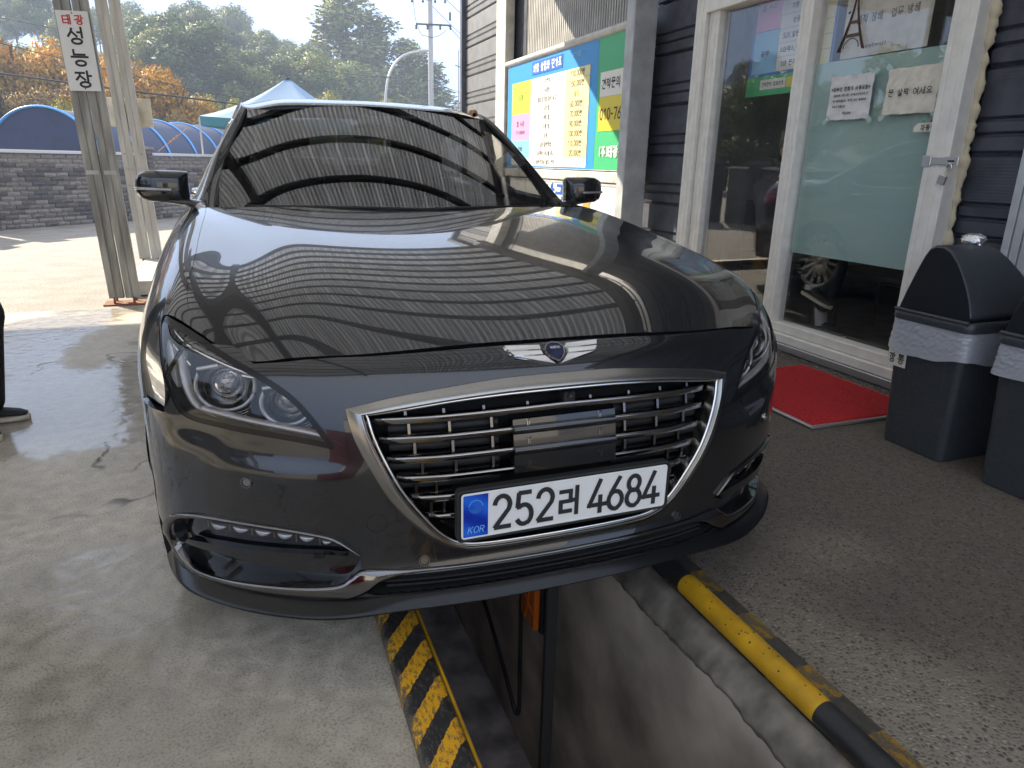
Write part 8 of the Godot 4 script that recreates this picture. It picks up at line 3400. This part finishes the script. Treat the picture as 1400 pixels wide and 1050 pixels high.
func person(label: String, j: Dictionary, fwd: Vector3, tones: Array) -> Node3D:
	# tones: skin, trousers, jacket. One skin over the whole figure; hair, eyes and shoes are its parts
	var o := thing("person", label, "person")
	var lo := Vector3(99, 99, 99)
	var hi := -lo
	for p in j.values():
		lo = lo.min(p)
		hi = hi.max(p)
	var f := Field.new(lo - Vector3(0.2, 0.12, 0.2), hi + Vector3(0.2, 0.2, 0.2), 0.016)
	var rt := fwd.cross(Vector3.UP).normalized()
	f.bone(j.hip + rt * 0.07, j.hip - rt * 0.07, 0.125, 0.125, 1, 0.05)
	f.bone(j.hip + Vector3(0, 0.08, 0), j.chest, 0.135, 0.145, 2, 0.06)
	f.bone(j.chest + rt * 0.12, j.chest - rt * 0.12, 0.115, 0.115, 2, 0.06)
	f.bone(j.chest + Vector3(0, 0.10, 0), j.head + Vector3(0, -0.09, 0), 0.062, 0.052, 0, 0.03)
	for s in ["l", "r"]:
		f.bone(j["hip_" + s], j["knee_" + s], 0.098, 0.073, 1, 0.04)
		f.bone(j["knee_" + s], j["ankle_" + s], 0.076, 0.078, 1, 0.03)
		f.bone(j["sh_" + s], j["elbow_" + s], 0.066, 0.054, 2, 0.05)
		f.bone(j["elbow_" + s], j["wrist_" + s], 0.054, 0.040, 2, 0.03)
	var mb := Mb.new()
	f.build(mb, tones)
	var fine := Mb.new()
	for s in ["l", "r"]:
		var w: Vector3 = j["wrist_" + s]
		var dir: Vector3 = (w - j["elbow_" + s]).normalized()
		var h := Field.new(w - Vector3(0.14, 0.19, 0.14), w + Vector3(0.14, 0.10, 0.14), 0.0045)
		var sd := fwd.slide(dir).normalized()
		hand(h, w - dir * 0.01, dir, sd, 0)
		h.build(mb, tones)
	var hf := Field.new(j.head - Vector3(0.14, 0.15, 0.14), j.head + Vector3(0.14, 0.16, 0.14), 0.006)
	head(hf, j.head, fwd, 0)
	hf.build(mb, tones)
	obj("body", mb, M.figure, o)
	mb = Mb.new()
	var hair := Field.new(j.head - Vector3(0.14, 0.12, 0.14), j.head + Vector3(0.14, 0.18, 0.14), 0.008)
	hair.bone(j.head + Vector3(0, 0.055, 0) - fwd * 0.028, j.head + Vector3(0, 0.06, 0) - fwd * 0.005, 0.089, 0.085, 0, 0.02)
	hair.bone(j.head - fwd * 0.055 + Vector3(0, -0.02, 0), j.head - fwd * 0.05 + Vector3(0, 0.04, 0), 0.062, 0.07, 0, 0.02)
	hair.build(mb, [Color(1, 1, 1)])
	obj("hair", mb, M.hair, o)
	for s in [-1.0, 1.0]:
		mb = Mb.new()
		mb.lathe(j.head + fwd * 0.081 + rt * 0.031 * s + Vector3(0, 0.0, 0), fwd, [Vector2(0, 0.011), Vector2(0.006, 0.009), Vector2(0.010, 0.003), Vector2(0.011, -0.004)], 12)
		obj("eye", mb, M.white_sock, o)
	return o


func shoe(o: Node3D, heel: Vector3, dir: Vector3, up: Vector3, sock: bool) -> void:
	var rt := dir.cross(up).normalized()
	var mb := Mb.new()
	var rows := []
	var out := [[0.0, 0.022], [0.02, 0.034], [0.08, 0.036], [0.16, 0.042], [0.21, 0.045], [0.25, 0.038], [0.275, 0.020], [0.28, 0.004]]
	for q in out:
		var r := []
		for k in 12:
			var a := TAU * k / 12.0
			r.append(heel + dir * q[0] + rt * cos(a) * q[1] + up * (0.014 + signf(sin(a)) * pow(absf(sin(a)), 0.5) * 0.014))
		rows.append(r)
	mb.loft(rows)
	obj("shoe_sole", mb, M.shoe_sole, o)
	mb = Mb.new()
	rows = []
	for q in [[0.004, 0.028, 0.075], [0.03, 0.034, 0.085], [0.08, 0.034, 0.088], [0.13, 0.037, 0.070], [0.19, 0.041, 0.050], [0.24, 0.036, 0.040], [0.27, 0.020, 0.028]]:
		var r := []
		for k in 14:
			var a := TAU * k / 14.0
			r.append(heel + dir * q[0] + rt * cos(a) * q[1] + up * (0.024 + (0.5 + 0.5 * sin(a)) * (q[2] - 0.012)))
		rows.append(r)
	mb.loft(rows)
	obj("shoe_upper", mb, M.shoe_upper, o)
	if sock:
		mb = Mb.new()
		mb.tube([heel + dir * 0.06 + up * 0.06, heel + dir * 0.045 + up * 0.12, heel + dir * 0.03 + up * 0.19], 0.045, 12)
		obj("sock", mb, M.white_sock, o)


func build_people() -> void:
	var skin := Color(0.50, 0.32, 0.22)
	var F := Vector3(1, 0, 0)
	var c := Vector3(-1.775, 0, -2.13)
	var j := {"hip": c + Vector3(-0.02, 0.93, 0), "chest": c + Vector3(-0.02, 1.33, 0), "head": c + Vector3(0.03, 1.64, 0), "hip_l": c + Vector3(0, 0.90, 0.09), "knee_l": c + Vector3(0.035, 0.49, 0.11), "ankle_l": c + Vector3(-0.05, 0.11, 0.13), "hip_r": c + Vector3(0, 0.90, -0.09), "knee_r": c + Vector3(0.05, 0.49, -0.10), "ankle_r": c + Vector3(-0.01, 0.11, -0.11), "sh_l": c + Vector3(-0.02, 1.40, 0.19), "elbow_l": c + Vector3(-0.14, 1.14, 0.22), "wrist_l": c + Vector3(-0.20, 0.90, 0.12), "sh_r": c + Vector3(-0.02, 1.40, -0.19), "elbow_r": c + Vector3(-0.14, 1.14, -0.22), "wrist_r": c + Vector3(-0.20, 0.90, -0.12)}
	var p := person("person in black trousers and pale soled shoes standing beside the car", j, F, [skin, Color(0.012, 0.012, 0.013), Color(0.03, 0.03, 0.035)])
	shoe(p, Vector3(-1.945, 0, -2.00), Vector3(1, 0, 0.06).normalized(), Vector3.UP, false)
	shoe(p, Vector3(-1.905, 0, -2.24), Vector3(1, 0, -0.04).normalized(), Vector3.UP, false)
	var b := Vector3(3.27, 0, -3.08)
	F = Vector3(0, 0, 1)
	var s := {"hip": b + Vector3(0, 0.53, 0), "chest": b + Vector3(0, 0.95, -0.10), "head": b + Vector3(0, 1.27, -0.04), "hip_l": b + Vector3(-0.09, 0.53, 0.04), "knee_l": b + Vector3(-0.06, 0.62, 0.44), "ankle_l": b + Vector3(-0.13, 0.44, 0.47), "hip_r": b + Vector3(0.09, 0.52, 0.04), "knee_r": b + Vector3(0.08, 0.50, 0.46), "ankle_r": b + Vector3(0.03, 0.24, 0.47), "sh_l": b + Vector3(-0.19, 1.02, -0.10), "elbow_l": b + Vector3(-0.24, 0.76, 0.02), "wrist_l": b + Vector3(-0.10, 0.70, 0.24), "sh_r": b + Vector3(0.19, 1.02, -0.10), "elbow_r": b + Vector3(0.24, 0.76, 0.02), "wrist_r": b + Vector3(0.10, 0.70, 0.24)}
	var q := person("person sitting cross-legged behind the glass door in white socks and dark shoes", s, F, [skin, Color(0.015, 0.016, 0.02), Color(0.05, 0.05, 0.055)])
	shoe(q, Vector3(3.14, 0.295, -2.68), Vector3(0.05, -0.25, 1).normalized(), Vector3(0, 1, 0.25).normalized(), true)
	shoe(q, Vector3(3.30, 0.0, -2.68), Vector3(0.05, 0, 1).normalized(), Vector3.UP, true)
	var mb := Mb.new()
	mb.tube([Vector3(3.14, 0.44, -2.63), Vector3(3.14, 0.52, -2.625)], 0.042, 10)
	mb.tube([Vector3(3.30, 0.16, -2.64), Vector3(3.30, 0.28, -2.625)], 0.042, 10)
	obj("bare_shin", mb, mat("skin", skin, 0.6), q)
	var chr := thing("chair", "plain dark chair under the person behind the glass door", "chair", Vector3(3.27, 0, -3.12))
	mb = Mb.new()
	mb.box(Vector3(0, 0.41, 0.02), Vector3(0.46, 0.05, 0.46), Basis.IDENTITY, 0.01)
	obj("seat", mb, M.matt_black, chr)
	mb = Mb.new()
	mb.box(Vector3(0, 0.72, -0.22), Vector3(0.44, 0.40, 0.03), Basis.IDENTITY, 0.01)
	obj("backrest", mb, M.matt_black, chr)
	for xx in [-0.2, 0.2]:
		for zz in [-0.18, 0.2]:
			mb = Mb.new()
			mb.tube([Vector3(xx, 0, zz), Vector3(xx, 0.40, zz)], 0.012, 8)
			obj("leg", mb, M.matt_black, chr)
